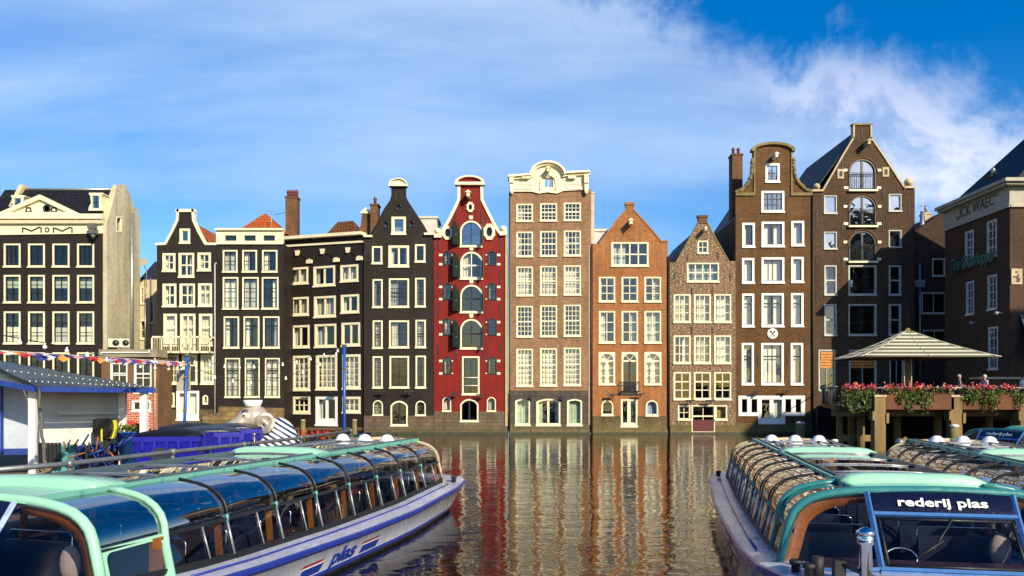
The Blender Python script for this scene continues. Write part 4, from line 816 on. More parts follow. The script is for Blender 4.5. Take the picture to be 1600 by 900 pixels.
# ------------------------------------------------------------------ 10: warehouse gable
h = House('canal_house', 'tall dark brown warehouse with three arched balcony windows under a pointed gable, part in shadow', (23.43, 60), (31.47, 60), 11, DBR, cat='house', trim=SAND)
BG = thin_glass('blue_grey_glass', (.5, .6, .6), .9, .03, .45, .02, 1.2)
for xa, ya, xb, yb in ((1326.7, 249, 1368.2, 297.5), (1326.5, 305.7, 1368.5, 353.5), (1326.3, 361.3, 1368.5, 409)):
    h.window(xa, ya, xb, yb, 2, 1, t=.07, arch='semi', mat=BLACKP, bar=.14, curtain='N', sill=False, glass=BG)
    u0, z0, u1, z1 = h.rc(xa, (ya+yb)/2-2, xb, yb-1); bm = bmesh.new()
    for zz_ in (z0+.06, z1-.12, z1): tube(bm, [(u0+.05, -.18, zz_), (u1-.05, -.18, zz_)], .025, 5)
    for i in range(15): x = u0+.06+(u1-u0-.12)*i/14; tube(bm, [(x, -.18, z0), (x, -.18, z1)], .016, 4)
    obj('window_railing', bm, IRON, h.root)
    bm = bmesh.new(); box(bm, u0-.1, -.24, z0-.16, u1+.1, -.001, z0-.02)
    for px in (xa-5, xb+5):
        for py in (ya+17, yb-4): u, z = h.uz(px, py); box(bm, u-.17, -.04, z-.1, u+.17, -.001, z+.1)
    obj_split('stone_block', bm, TRIM, h.root)
    bm = bmesh.new(); cx_ = (u0+u1)/2; zt = h.uz(0, ya)[1]; rr = (u1-u0)/2+.12; tube(bm, [(cx_+rr*math.cos(k*math.pi/16), -.02, zt-(u1-u0)/2+rr*math.sin(k*math.pi/16)) for k in range(17)], .06, 5); obj('brick_arch', bm, CHM, h.root)
gw = dict(t=.09, glass=BG, mat=paint('grey_white_paint', (.5, .52, .48), .5))
for xa, ya, xb, yb in ((1287.5, 305.8, 1307, 333.5), (1388.6, 303.5, 1408, 330), (1287.6, 362.5, 1307, 389), (1388.6, 359.8, 1408, 386.5)): h.window(xa, ya, xb, yb, 1, 1, curtain='L', sill=True, **{**gw, 't': .05})
for ya, yb in ((415, 461), (475.5, 524)):
    for xa, xb in ((1288, 1306.8), (1325.7, 1369), (1388.6, 1407.5)): h.window(xa, ya, xb, yb, 1, 1, curtain='N' if xa == 1325.7 else 'L', rails=() if xa == 1325.7 else (.5,), t=.1, mat=MATS['grey_white_paint'])
for xa, xb in ((1279, 1305), (1326.7, 1369), (1390, 1412)):
    fr = h.window(xa, 546.7, xb, 611, 2, 1, t=.1, mat=MATS['grey_white_paint'], curtain='N', sill=False, bar=.05)
    if xa < 1380:
        u0, z0, u1, z1 = h.rc(xa+2.5, 549, xb-2.5, 575); bm = bmesh.new()
        for k in range(6): zz_ = z0+(z1-z0)*k/6; box(bm, u0, -.02-.012*k, zz_, u1, .02, zz_+(z1-z0)/6-.05)
        obj('slatted_blind', bm, paint('orange_slats', (.62, .24, .03), .6), h.root)
out = [(1268.8, 299), (1285, 297), (1300, 269), (1316, 243), (1333, 214), (1333.5, 194), (1361, 194), (1361.5, 214), (1380, 242), (1398, 268), (1415, 296), (1429.3, 296)]
h.finish(out, None, None, ('gable', [(1270, 303), (1344, 199), (1427, 300)]), TILE_B)
h.coping([(1285, 297), (1316, 243), (1333, 215)], .09, .08, mat=SAND); h.coping([(1333, 216), (1333.3, 194)], .09, .08, mat=SAND); h.coping([(1332, 194), (1362, 194)], .1, .1, mat=MOSSY); h.coping([(1361.2, 194), (1361.5, 216)], .09, .08, mat=SAND); h.coping([(1361.5, 215), (1380, 242), (1414.5, 295)], .09, .08, mat=SAND)
for x0_, x1_, y_, r_ in ((1268.5, 1285.5, 296.5, .24), (1412, 1429.5, 291.5, .34)):
    h.bar(x0_, y_, x1_, y_, .16, .15, SAND, 'shoulder_coping'); u, z = h.uz((x0_+x1_)/2-1, y_); bm = bmesh.new(); lathe(bm, [(0, 0), (r_, .0), (r_*1.05, .12), (r_*.7, .14), (r_*.65, .26), (r_*.25, .3), (0, .3)], 18); bmesh.ops.transform(bm, matrix=Matrix.Translation((u, .05, z+r_)) @ Matrix.Rotation(R(90), 4, 'X'), verts=bm.verts[:]); obj('scroll_ornament', bm, SAND, h.root)
for px, py in ((1313, 272), (1383.5, 269)):
    u0, z0, u1, z1 = h.rc(px-5, py-7.5, px+5, py+7.5); bm = bmesh.new(); prof(bm, [rect(u0, z0, u1, z1)], [archpoly(u0+.13, z0+.16, u1-.13, z1-.16, None)], -.08, -.001); c = obj('niche', bm, SAND, h.root); bm = bmesh.new(); box(bm, u0+.1, -.02, z0+.1, u1-.1, -.002, z1-.1); obj('niche_back', bm, IRON, c)
h.hoist(1350.5, 227, size=.17, mat=SAND)
h.anchors([(1276, 335), (1276, 353), (1276, 408), (1316, 262), (1346, 206), (1316, 355), (1316, 410), (1379.5, 352), (1379.5, 300), (1379.5, 408), (1420, 325), (1417, 405), (1276, 465), (1316, 470), (1380, 470), (1316, 535), (1380, 535)], .9)
bm = bmesh.new(); u = h.uz(1269.2, 500)[0]; tube(bm, [(u, -.12, h.uz(0, 305)[1]), (u, -.12, .4)], .06, 6); obj('downpipe', bm, IRON, h.root)
# ------------------------------------------------------------------ 11: alley building, set back
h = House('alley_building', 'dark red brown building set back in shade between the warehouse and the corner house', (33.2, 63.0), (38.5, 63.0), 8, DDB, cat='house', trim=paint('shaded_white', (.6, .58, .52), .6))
h.window(1456.5, 404, 1476.3, 431.5, 1, 1, t=.1, curtain='N'); h.window(1440, 457, 1478, 490, 2, 1, t=.1, curtain='N'); h.window(1442, 515.5, 1479, 540, 2, 1, t=.1, curtain='N')
h.finish([(1430, 361), (1472, 333), (1500, 333), (1530, 361)], None, None, ('gable', [(1430, 364), (1486, 326), (1542, 364)]), brick('dark_red_tiles', (.10, .035, .02), (.07, .028, .018), (.03, .015, .01), .25, .3, .3))
bm = bmesh.new(); u0, z0, u1, z1 = h.rc(1479, 335, 1492, 600); box(bm, u0, -.03, z0, u1, -.001, z1); obj('red_painted_strip', bm, paint('deep_red_paint', (.16, .008, .008), .6), h.root)
a = lu(h, 1445, 350, 66); b_ = lu(h, 1456, 335, 66); chimney(h.root, a.x, 3, b_.x, 3.8, 15, b_.z, SAND, 1, ZINC); bm = bmesh.new(); q = lu(h, 1441, 330, 65); tube(bm, [(q.x, 2, 15), (q.x, 2, q.z)], .16, 10); obj('flue', bm, ZINC, h.root)
bm = bmesh.new(); u, z = h.uz(1432, 440); tube(bm, [(u+.2, -.1, z+1.5), (u+.2, -.1, 3)], .07, 6); box(bm, u-.3, -.4, z-.5, u+.5, -.1, z+.1); obj('downpipe', bm, ZINC, h.root)
# ------------------------------------------------------------------ 12: corner house on the right
XS = 31.8; DC = 49.05; DF = 56.4
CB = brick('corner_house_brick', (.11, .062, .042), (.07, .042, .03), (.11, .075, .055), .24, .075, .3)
CT = paint('stone_grey_paint', (.42, .40, .33), .7, .15)
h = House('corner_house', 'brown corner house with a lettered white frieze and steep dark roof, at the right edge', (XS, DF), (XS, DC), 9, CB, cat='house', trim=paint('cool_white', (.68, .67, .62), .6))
for (xa, ya, xb, yb) in ((1509, 361, 1521.5, 411.5), (1543, 344.6, 1557.6, 401.5), (1510.4, 440, 1522, 491.5), (1544, 430, 1558, 483.5), (1545, 511, 1559.4, 577)): h.window(xa, ya, xb, yb, 2, 4, t=.1, curtain='N', bar=.05, glass=DARKGLASS)
zt = CAMZ+(HOR-285)/F*DC; zf = CAMZ+(HOR-321)/F*DC
# side wall only (facing left), then the front facing the camera
u1 = h.len; bm = bmesh.new(); prof(bm, [[(0, -1.2), (u1, -1.2), (u1, zt), (0, zt)]], h.holes, 0.0, .3); obj('side_wall', bm, CB, h.root)
bm = bmesh.new(); box(bm, u1-.3, .301, -1.2, u1, 12, zt); box(bm, 0, .301, -1.2, .3, 12, zt); box(bm, .3, 11.7, -1.2, u1-.3, 12, zt)
obj('front_wall', bm, CB, h.root)
bm = bmesh.new(); box(bm, .4, 2.5, -1, u1-.4, 2.6, zt-.2); obj('interior', bm, INSIDE, h.root)
bm = bmesh.new(); box(bm, -.05, -.07, zf, u1+.07, -.001, zt-.25); box(bm, u1+.001, .0, zf, u1+.07, 12, zt-.25); box(bm, -.1, -.14, zf-.12, u1+.14, -.071, zf+.06); box(bm, u1+.071, .0, zf-.12, u1+.14, 12, zf+.06); obj('frieze', bm, CT, h.root)
bm = bmesh.new(); box(bm, -.05, -.75, zt-.1, u1+.75, 12.4, zt+.12); box(bm, -.03, -.55, zt-.26, u1+.55, 12.2, zt-.101); obj('cornice', bm, CT, h.root)
bm = bmesh.new(); zr2 = zt+7.0
v = [bm.verts.new(p) for p in ((.15, .1, zt+.121), (u1+.6, .1, zt+.121), (u1+.6, 12.3, zt+.121), (.15, 12.3, zt+.121), (2.8, 6.2, zr2-.7), (u1-2.2, 6.2, zr2-.7))]
for q in ((0, 1, 5, 4), (1, 2, 5), (2, 3, 4, 5), (3, 0, 4)): bm.faces.new([v[i] for i in q])
obj('roof', bm, TILE_B, h.root)
lm = Matrix.Rotation(R(90), 4, 'X')
DKL = paint('frieze_letters', (.03, .03, .03), .6); NEON = paint('green_sign_letters', (.02, .16, .11), .4)
q0 = h.uz(1497, 340); q1 = h.uz(1560, 318)
lettering('\u201eICK WAEC\u201d', 1.0, DKL, h.root, Matrix.Translation((q0[0], -.085, zf+.42)) @ lm, 0.0, .01, name='frieze_lettering', width=q1[0]-q0[0])
s0 = h.uz(1491, 425); s1 = h.uz(1560, 415); bm = bmesh.new(); box(bm, s0[0], -.2, s0[1]-.1, s1[0], -.14, s0[1]-.04); box(bm, s0[0]+.4, -.14, s0[1]-.12, s0[0]+.5, -.001, s0[1]-.02); box(bm, s1[0]-.5, -.14, s0[1]-.12, s1[0]-.4, -.001, s0[1]-.02)
sg = obj('script_sign', bm, IRON, h.root); lettering('The Grasshopper', 1.25, NEON, sg, Matrix.Translation((s0[0], -.21, s0[1]+.02)) @ lm, 0.02, .03, .35, 'sign_lettering', width=s1[0]-s0[0])
# features on the lit front: relief plaque, striped awning, lamps
p = P(1583, 432, DC-.05); bm = bmesh.new(); lx = u1+.001
box(bm, lx, .05, p.z-.5, lx+.08, .75, p.z+.5); pl = obj('relief_plaque', bm, SAND, h.root)
bm = bmesh.new(); random.seed(5)
for k in range(7): box(bm, lx+.08, .25+random.uniform(-.1, .2), p.z-.35+k*.1, lx+.11, .45+random.uniform(-.05, .15), p.z-.28+k*.1)
obj_split('relief_figure', bm, IRON, pl)
bm = bmesh.new(); za = P(0, 491, DC).z; zb2 = P(0, 555, DC).z
n = 8
for k in range(n):
    f0, f1 = k/n, (k+1)/n; v = [bm.verts.new(q) for q in ((lx+.05+1.3*f0, .6, za+(zb2-za)*f0), (lx+.05+1.3*f0, 5.5, za+(zb2-za)*f0), (lx+.05+1.3*f1, 5.5, za+(zb2-za)*f1), (lx+.05+1.3*f1, .6, za+(zb2-za)*f1))]
    f = bm.faces.new(v); f.material_index = k % 2
obj('striped_awning', bm, [paint('awning_grey', (.12, .12, .12), .8), paint('awning_white', (.5, .5, .5), .8)], h.root)
bm = bmesh.new(); q = h.uz(1565, 300); box(bm, u1-1.2, 2.0, zt+.8, u1-.2, 2.1, zt+2.2); obj('dormer', bm, CT, h.root)
for px in (1527, 1504): q = h.uz(px, 440)
bm = bmesh.new()
for (px, py) in ((1570, 490), (1530, 505), (1562, 520)): u, z = h.uz(px, py); tube(bm, [(u, 0, z), (u, -.5, z+.1)], .03, 6); sphere(bm, (u, -.55, z+.02), .13, 10, 8)
obj_split('wall_lamp', bm, paint('lamp_metal', (.35, .35, .35), .4), h.root)
p = P(1526, 298, 56); chimney(h.root, 2.0, 1.6, 2.9, 2.4, zt, zt+1.6, CHM, 1, ZINC)
chimney(h.root, .6, .9, 1.4, 1.6, zt-.1, zt+.6, CHM, 0)

# aerials, cowls and wires on the roofs
def rooftop(px, py, d, hgt, kind, label):
    q = P(px, py, d); t_ = thing('aerial', label, 'aerial', tuple(q)); bm = bmesh.new(); tube(bm, [(0, 0, -1.2), (0, 0, hgt)], .022, 5); obj('mast', bm, ZINC, t_)
    if kind:
        bm = bmesh.new(); tube(bm, [(-.5, 0, hgt-.1), (.5, .1, hgt-.1)], .012, 4)
        for k in range(5): tube(bm, [(-.4+k*.2, -.2+k*.02, hgt-.1), (-.4+k*.2, .25, hgt-.1)], .009, 4)
        obj('antenna_arms', bm, ZINC, t_)
rooftop(585, 322, 62.5, .9, False, 'thin white pole on the chimney left of the black neck gable')
rooftop(424, 345, 64, .9, True, 'small aerial on the orange roof behind the attic band')
rooftop(1445, 335, 64, .8, True, 'small aerial between the warehouse and the corner house')
a, b = P(430, 335, 65), P(449, 332, 65.2); bm = bmesh.new(); tube(bm, [a, b], .02, 4); tag(obj('stay_wire', bm, IRON), 'thin stay wire from the orange roof to the tall brick chimney', 'wire')
# ================================================================== unseen building added off-frame to throw the low shadow on the brown house
def shadow_block(name, label, x0, y0, x1, y1, H_, face, mat):
    t = thing(name, label, 'building', (x0, y0, 0)); bm = bmesh.new(); box(bm, 0, 0, -1, x1-x0, y1-y0, H_); obj('wall', bm, mat, t)
    bm = bmesh.new(); box(bm, -.25, -.25, H_+.002, x1-x0+.25, y1-y0+.25, H_+.25); obj('cornice', bm, TRIM, t)
    n = int((y1-y0)/2.6) if face == 'x' else int((x1-x0)/2.6)
    for r in range(int((H_-1.5)/3.1)):
        for i in range(n):
            z = 1.2+r*3.1; c = (i+.5)*((y1-y0) if face == 'x' else (x1-x0))/n; bm = bmesh.new()
            if face == 'x': box(bm, -.05, c-.55, z, -.002, c+.55, z+1.8); w_ = obj('window', bm, TRIM, t); bm = bmesh.new(); box(bm, -.08, c-.42, z+.14, -.052, c+.42, z+1.66)
            else: box(bm, c-.55, y1-y0+.002, z, c+.55, y1-y0+.05, z+1.8); w_ = obj('window', bm, TRIM, t); bm = bmesh.new(); box(bm, c-.42, y1-y0+.052, z+.14, c+.42, y1-y0+.08, z+1.66)
            obj('pane', bm, MATS['dark_pane'], w_)
    return t
shadow_block('shadow_building', 'unseen narrow brick building added beyond the right edge to cast the low shadow', 44, 17.8, 64, 21, 25.7, 'x', DBR)

# ================================================================== tour boats
MINT = paint('mint_paint', (0.30, 0.60, 0.44), 0.3, 0.02, 0.6); TEAL = paint('teal_paint', (0.10, 0.34, 0.33), 0.3, 0.1, 1.5)
HULLW = paint('hull_white', (0.52, 0.55, 0.67), 0.2, 0.1, 1.1, c2=(0.36, 0.38, 0.46), streak=True); HBLUE = paint('hull_blue', (0.02, 0.04, 0.30), 0.25, 0.1, 1.5); HDARK = paint('hull_bottom', (0.02, 0.022, 0.03), 0.6, .4)
FBLUE = paint('frame_blue', (0.06, 0.17, 0.42), 0.3, 0.1, 1.5); NAVY = paint('navy_panel', (0.006, 0.008, 0.03), 0.2); WOOD = paint('varnished_wood', (0.32, 0.105, 0.022), 0.35, 0.3, 2.5, streak=True)
RUBB = paint('rubber_seal', (0.012, 0.014, 0.016), 0.5); SEAT = paint('seat_vinyl', (0.015, 0.02, 0.05), 0.4, .2); CHROME = paint('chrome', (0.7, 0.7, 0.7), 0.12, .02, 2, 1.0)
BEIGE = paint('beige_rib', (0.50, 0.42, 0.26), 0.6, .1); SEATB = paint('pilot_seat_cloth', (0.33, 0.26, 0.22), 0.85, .25, 5); DOME = paint('dome_white', (0.80, 0.82, 0.84), 0.3, .04)
BG1 = thin_glass('boat_roof_glass', (0.42, 0.46, 0.52), 0.95, 0.02, 0.36, 0.002, 0.7); BG2 = thin_glass('boat_side_glass', (0.70, 0.72, 0.74), 0.9, 0.02, 0.09, 0.008, 1.1); BG3 = thin_glass('windscreen_glass', (0.86, 0.88, 0.95), 0.9, 0.01, 0.02, 0.006, 0.8)
def interp(tab, x):
    if x <= tab[0][0]: return tab[0][1]
    for (a, va), (b, vb) in zip(tab, tab[1:]):
        if x <= b: f = (x-a)/(b-a); return va+(vb-va)*f
    return tab[-1][1]
HWT = [(-3.2, .12), (-3.05, .5), (-2.7, 1.0), (-2.2, 1.42), (-1.5, 1.82), (-.7, 2.12), (.3, 2.3), (2, 2.36), (8, 2.36), (10.5, 2.28), (12, 2.22), (12.9, 2.12), (13.3, 1.9), (13.5, 1.4), (13.6, .5)]
GZT = [(-3.2, 1.12), (-1.5, .98), (0, .84), (2.5, .68), (6, .60), (9, .60), (12, .72), (13.6, .86)]
YS = [-3.2, -3.05, -2.7, -2.2, -1.5, -.7, .3, 1.2, 2, 3, 4, 5, 6, 7, 8, 9, 10, 11, 12, 12.5, 12.9, 13.3, 13.5, 13.6]
YEND = 12.2
def cb(y): return interp([(0, 2.0), (2, 1.97), (6, 1.88), (12.2, 1.74)], y)
def ct(y): return cb(y)-.14
def gz(y): return interp(GZT, y)
def hw(y): return interp(HWT, y)
def arch(y, k=11, inset=0.0):
    c = ct(y)-inset; pts = [(c, 1.34), (c-.01, 1.46), (c-.06, 1.58), (c-.15, 1.68), (c-.28, 1.765), (c-.45, 1.82), (c-.65, 1.858), (.95, 1.888-inset*.3)]
    return [(a, b-inset*.35) for a, b in pts]
def flat(name, pts, faces, mat, parent, smooth=False):
    bm = bmesh.new(); v = [bm.verts.new(p) for p in pts]
    for f in faces: q = bm.faces.new([v[i] for i in f]); q.smooth = smooth
    return obj(name, bm, mat, parent)
def make_boat():
    root = thing('tour_boat', 'x', 'tour boat')
    # hull
    bm = bmesh.new(); rows = []
    for y in YS:
        w_, g = hw(y), gz(y); bow = max(0, min(1, (-y-.5)/2.7)); st = max(0, min(1, (y-9.5)/3.5)); k = 1-.45*bow-.32*st; yy = y*(1 if y > 0 else 1)
        rows.append([(w_*k*.80, yy, -.5), ((w_-.19)*(1-.3*bow-.12*st), yy, .03), ((w_-.18)*(1-.28*bow-.11*st), yy, .10), (w_-.05-.05*bow, yy, g-.14), (w_-.01, yy, g-.115), (w_+.025, yy, g-.08), (w_+.025, yy, g-.015), (w_-.02, yy, g)])
    for sgn in (1, -1):
        g_ = [[bm.verts.new((sgn*p[0], p[1], p[2])) for p in r] for r in rows]
        for a, b in zip(g_, g_[1:]):
            for i in range(7):
                f = bm.faces.new((a[i], a[i+1], b[i+1], b[i])); f.smooth = i in (2,); f.material_index = {0: 2, 1: 1, 2: 0, 3: 1, 4: 1, 5: 1, 6: 1}[i]
        if sgn == 1: gR = g_
        else: gL = g_
    for i in range(7):
        for e in (0, -1): f = bm.faces.new((gR[e][i], gR[e][i+1], gL[e][i+1], gL[e][i])); f.material_index = {0: 2, 1: 1, 2: 0}.get(i, 1)
    hull = obj('hull', bm, [HULLW, HBLUE, HDARK], root)
    # deck
    bm = bmesh.new()
    for y0, y1 in zip(YS, YS[1:]):
        for sgn in (1, -1):
            def row(y):
                w_, g = hw(y)-.02, gz(y)
                if y < .2: return [(sgn*w_, y, g), (sgn*w_*.5, y, g+.05), (0, y, g+.07)]
                if y > YEND+.05: return [(sgn*w_, y, g), (sgn*w_*.5, y, g+.04), (0, y, g+.05)]
                return [(sgn*w_, y, g), (sgn*(cb(y)+.02), y, g+.07), (sgn*(cb(y)-.06), y, g+.075)]
            v = [[bm.verts.new(p) for p in row(y)] for y in (y0, y1)]
            for i in range(2): bm.faces.new((v[0][i], v[0][i+1], v[1][i+1], v[1][i])).smooth = True
    obj('deck', bm, HULLW, root)
    bm = bmesh.new()
    for sgn in (1, -1):
        tube(bm, [(sgn*(cb(y)+.20), y, gz(y)+.055) for y in (1.5, 3, 5, 7, 9, 11, 12)], .018, 5)
    obj('grab_rail', bm, HBLUE, root)
    # sill wall below the windows
    ys = [.2, 1.4]+[1.4+1.35*k for k in range(1, 9)]
    bm = bmesh.new()
    for sgn in (1, -1):
        sheet(bm, [[(sgn*(cb(y)), y, gz(y)+.05), (sgn*(cb(y)-.01), y, gz(y)+.17), (sgn*(cb(y)-.05), y, gz(y)+.172)] for y in ys], False)
        sheet(bm, [[(sgn*(ct(y)+.015), y, 1.30), (sgn*(ct(y)+.03), y, 1.33), (sgn*(ct(y)+.015), y, 1.355), (sgn*(ct(y)-.03), y, 1.355), (sgn*(ct(y)-.03), y, 1.30), (sgn*(ct(y)+.015), y, 1.30)] for y in ys], False)
    obj('window_sill_band', bm, RUBB, root)
    bm = bmesh.new()
    for sgn in (1, -1): sheet(bm, [[(sgn*(cb(y)-.02), y, gz(y)+.16), (sgn*(cb(y)-.04), y, -.1)] for y in ys], False)
    obj('inner_side_lining', bm, SEAT, root)
    # glass bays, each with its side window and curved roof pane
    for sgn in (1, -1):
        for a, b in zip(ys[1:], ys[2:]):
            bm = bmesh.new(); za, zb_ = gz(a)+.17, gz(b)+.17
            f = bm.faces.new([bm.verts.new(p) for p in ((sgn*(cb(a)-.02), a+.03, za), (sgn*(cb(b)-.02), b-.03, zb_), (sgn*(ct(b)), b-.03, 1.31), (sgn*(ct(a)), a+.03, 1.31))])
            sw_ = obj('side_window', bm, BG2, root)
            bm = bmesh.new(); m_ = (a+b)/2+.1; tube(bm, [(sgn*(cb(m_)), m_, gz(m_)+.17), (sgn*(ct(m_)+.01), m_, 1.31)], .014, 5); obj('divider', bm, ZINC, sw_)
            bm = bmesh.new(); NN = 4
            sheet(bm, [[(sgn*x, a+(b-a)*k/NN, z+.018*math.sin(math.pi*k/NN)) for x, z in arch(a+(b-a)*k/NN)] for k in range(NN+1)])
            obj('roof_pane', bm, BG1, root)
        for i, y in enumerate(ys[2:]):
            bm = bmesh.new(); ar = arch(y, inset=-.02); tube(bm, [(sgn*x, y, z) for x, z in ar], .017, 6); rb = obj('roof_rib', bm, RUBB, root)
            bm = bmesh.new(); tube(bm, [(sgn*ct(y)+sgn*.015, y, 1.28), (sgn*(ct(y)+.012), y, 1.40)], .026, 6); obj('rib_foot', bm, TEAL, rb)
            bm = bmesh.new(); ar = arch(y, inset=.04); sheet(bm, [[(sgn*x, y-.07, z), (sgn*x, y-.0, z)] for x, z in ar]); obj('rib_lining', bm, BEIGE, rb)
            bm = bmesh.new(); q0, q1 = Vector((sgn*cb(y), y, gz(y)+.15)), Vector((sgn*(ct(y)+.01), y, 1.32)); tube(bm, [q0, q1], .02, 6); ps = obj('window_post', bm, ZINC, root)
            bm = bmesh.new(); f0 = Vector((sgn*(cb(y)-.12), y-.10, .2)); f1 = Vector((sgn*(ct(y)-.08), y-.10, 1.32))
            v = []
            for c in (f0, f1):
                for dx, dy in ((-.03, -.05), (.03, -.05), (.03, .04), (-.03, .04)): v.append(bm.verts.new(c+Vector((dx, dy, 0))))
            for q in ((0, 1, 5, 4), (1, 2, 6, 5), (2, 3, 7, 6), (3, 0, 4, 7), (4, 5, 6, 7)): bm.faces.new([v[k] for k in q])
            obj('wooden_post', bm, WOOD, ps)
    # centre roof
    bm = bmesh.new()
    for a, b in zip(ys[1:], ys[2:]): sheet(bm, [[(x, y, 1.895+.035*(1-(x/.95)**2)) for x in (-.93, -.45, 0, .45, .93)] for y in (a+.02, (a+b)/2, b-.02)], True)
    obj('roof_skylight', bm, BG1, root)
    for y in ys[2:]:
        bm = bmesh.new(); tube(bm, [(x, y, 1.905+.035*(1-(x/.95)**2)) for x in (-.95, -.5, 0, .5, .95)], .018, 5); obj('roof_crossbar', bm, ZINC, root)
    for sgn in (1, -1):
        bm = bmesh.new(); box(bm, sgn*.95, .3, 1.86, sgn*1.01, YEND+.1, 1.94); r1 = obj('roof_rail', bm, paint('rail_teal', (.15, .42, .35), .35, .05), root)
        bm = bmesh.new(); box(bm, sgn*.87, 1.6, 1.90, sgn*.915, YEND-.1, 1.965); obj('gutter', bm, paint('gutter_grey', (.07, .11, .14), .3, .1), r1)
        bm = bmesh.new()
        for k in range(16): box(bm, sgn*1.012, .9+k*.72, 1.88, sgn*1.03, .96+k*.72, 1.93)
        obj('rail_clips', bm, TEAL, r1)
        bm = bmesh.new(); box(bm, sgn*.55, 7.3, 1.935, sgn*.60, YEND-.2, 1.965); obj('slide_track', bm, ZINC, r1)
    # two mint fairings
    for y0, ln in ((1.15, .55), (6.85, .5)):
        bm = bmesh.new(); n = 14; rows_ = []
        for i in range(n+1):
            x = -1.0+2.0*i/n; e = 1-abs(2*i/n-1)**6; top = .16*max(.15, e)**.5
            rows_.append([(x, y0, 1.88), (x, y0-.0, 1.90+top*.75), (x, y0+.07, 1.90+top*.97), (x, y0+.16, 1.90+top), (x, y0+ln, 1.90+top*.8), (x, y0+ln+.04, 1.88)])
        g = sheet(bm, rows_); bm.faces.new(g[0]); bm.faces.new(g[-1][::-1])
        obj('roof_fairing', bm, MINT, root)
    bm = bmesh.new(); sheet(bm, [[(x, y, 1.885+.05*(1-(x/.95)**2)) for x in (-1.0, -.6, -.2, .2, .6, 1.0)] for y in (.12, .5, 1.2)]); obj('front_roof', bm, MINT, root)
    # stern wall
    ar = arch(YEND); pts = [(cb(YEND), gz(YEND)+.05)]+ar+[(0, 1.93)]
    bm = bmesh.new()
    for sgn in (1, -1): bm.faces.new([bm.verts.new((sgn*x, YEND+.0, z)) for x, z in pts]+[bm.verts.new((0, YEND, gz(YEND)+.05))])
    obj('rear_window', bm, BG2, root)
    bm = bmesh.new()
    for sgn in (1, -1): tube(bm, [(sgn*cb(YEND), YEND+.01, .75)]+[(sgn*x, YEND+.01, z) for x, z in ar]+[(0, YEND+.01, 1.94)], .04, 7)
    obj('rear_frame', bm, BEIGE, root)
    # front arch frames
    def archframe(y, r, mat, name, dz=0.0):
        bm = bmesh.new()
        p = [(cb(.2)+.03, y, .84), (ct(.2)+.09, y, 1.2)]+[(x+.03, y, z+.02) for x, z in arch(.2)[1:]]+[(.5, y, 1.925), (0, y, 1.935)]
        full = p+[(-a, b, c) for a, b, c in p[-2::-1]]; tube(bm, full, r, 10); return obj(name, bm, mat, root)
    af = archframe(.2, .062, MINT, 'front_arch')
    bm = bmesh.new(); p = [(cb(.2)-.09, .86), (ct(.2)-.04, 1.2)]+[(x-.08, z-.05) for x, z in arch(.2)[1:]]
    for sgn in (1, -1): sheet(bm, [[(sgn*(a+.05), .235, b+.02), (sgn*(a-.10), .245, b-.09), (sgn*(a-.10), .42, b-.09)] for a, b in p])
    obj('wood_lining', bm, WOOD, af)
    for sgn in (1, -1):
        bm = bmesh.new(); tube(bm, [(sgn*(cb(1.4)+.02), 1.4, .70), (sgn*(ct(1.4)+.04), 1.4, 1.2)]+[(sgn*(x+.02), 1.4, z+.015) for x, z in arch(1.4)[1:]], .048, 8); obj('quarter_frame', bm, MINT, root)
        # quarter panel with a rounded window
        bm = bmesh.new(); c = [( .25, .84), (1.38, .76), (1.38, 1.36), (.25, 1.36)]; hole = []
        for (cx_, cz_, a0) in ((1.23, 1.21, 0), (.47, 1.21, 90), (.47, .98, 180), (1.23, .94, 270)):
            for k in range(5): a = R(a0+k*22.5); hole.append((cx_+.09*math.cos(a), cz_+.09*math.sin(a)))
        prof(bm, [c], [hole], 0, .04)
        for v in bm.verts: x, y, z = v.co; v.co = Vector((sgn*(cb(.8)+.02-(z-.8)*.25+.0-(y)), x, z))
        qp = obj('quarter_panel', bm, MINT, root)
        bm = bmesh.new(); bm.faces.new([bm.verts.new((q[0], .004, q[1])) for q in hole])
        for v in bm.verts: x, y, z = v.co; v.co = Vector((sgn*(cb(.8)+.0-(z-.8)*.25-y), x, z))
        obj('quarter_window', bm, BG2, qp)
        bm = bmesh.new(); box(bm, sgn*(cb(.8)-.10), 1.15, .82, sgn*(cb(.8)-.16), 1.34, 1.33); obj('wood_trim', bm, WOOD, qp)
        bm = bmesh.new(); sheet(bm, [[(sgn*x, y, z) for x, z in arch(y)] for y in (.25, .8, 1.38)]); obj('roof_pane', bm, BG1, root)
    # windscreen
    BT = [(.0, -.60, 1.0), (.86, -.56, 1.0)]; yb, zb_, yt, zt_ = -.58, 1.00, -.10, 1.64
    bm = bmesh.new(); bm.faces.new([bm.verts.new(p) for p in ((-.84, yb, zb_+.02), (.84, yb, zb_+.02), (.86, yt, zt_), (-.86, yt, zt_))]); obj('windscreen', bm, BG3, root)
    def strip(bm, a, b, w1, th=.05):
        tube(bm, [a, b], w1, 4, True, False)
    bm = bmesh.new()
    for sgn in (1, -1): tube(bm, [(sgn*.88, yb-.01, zb_-.02), (sgn*.89, yt, zt_), (sgn*.90, .08, 1.9)], .042, 4, True, False)
    tube(bm, [(-.9, yb-.01, zb_), (.9, yb-.01, zb_)], .036, 4, True, False); tube(bm, [(-.9, yt-.01, zt_), (.9, yt-.01, zt_)], .036, 4, True, False)
    wf_ = obj('windscreen_frame', bm, FBLUE, root)
    bm = bmesh.new(); 
    for sgn in (1, -1): tube(bm, [(sgn*.80, yb-.0, zb_+.05), (sgn*.81, yt-.03, zt_-.05)], .02, 4)
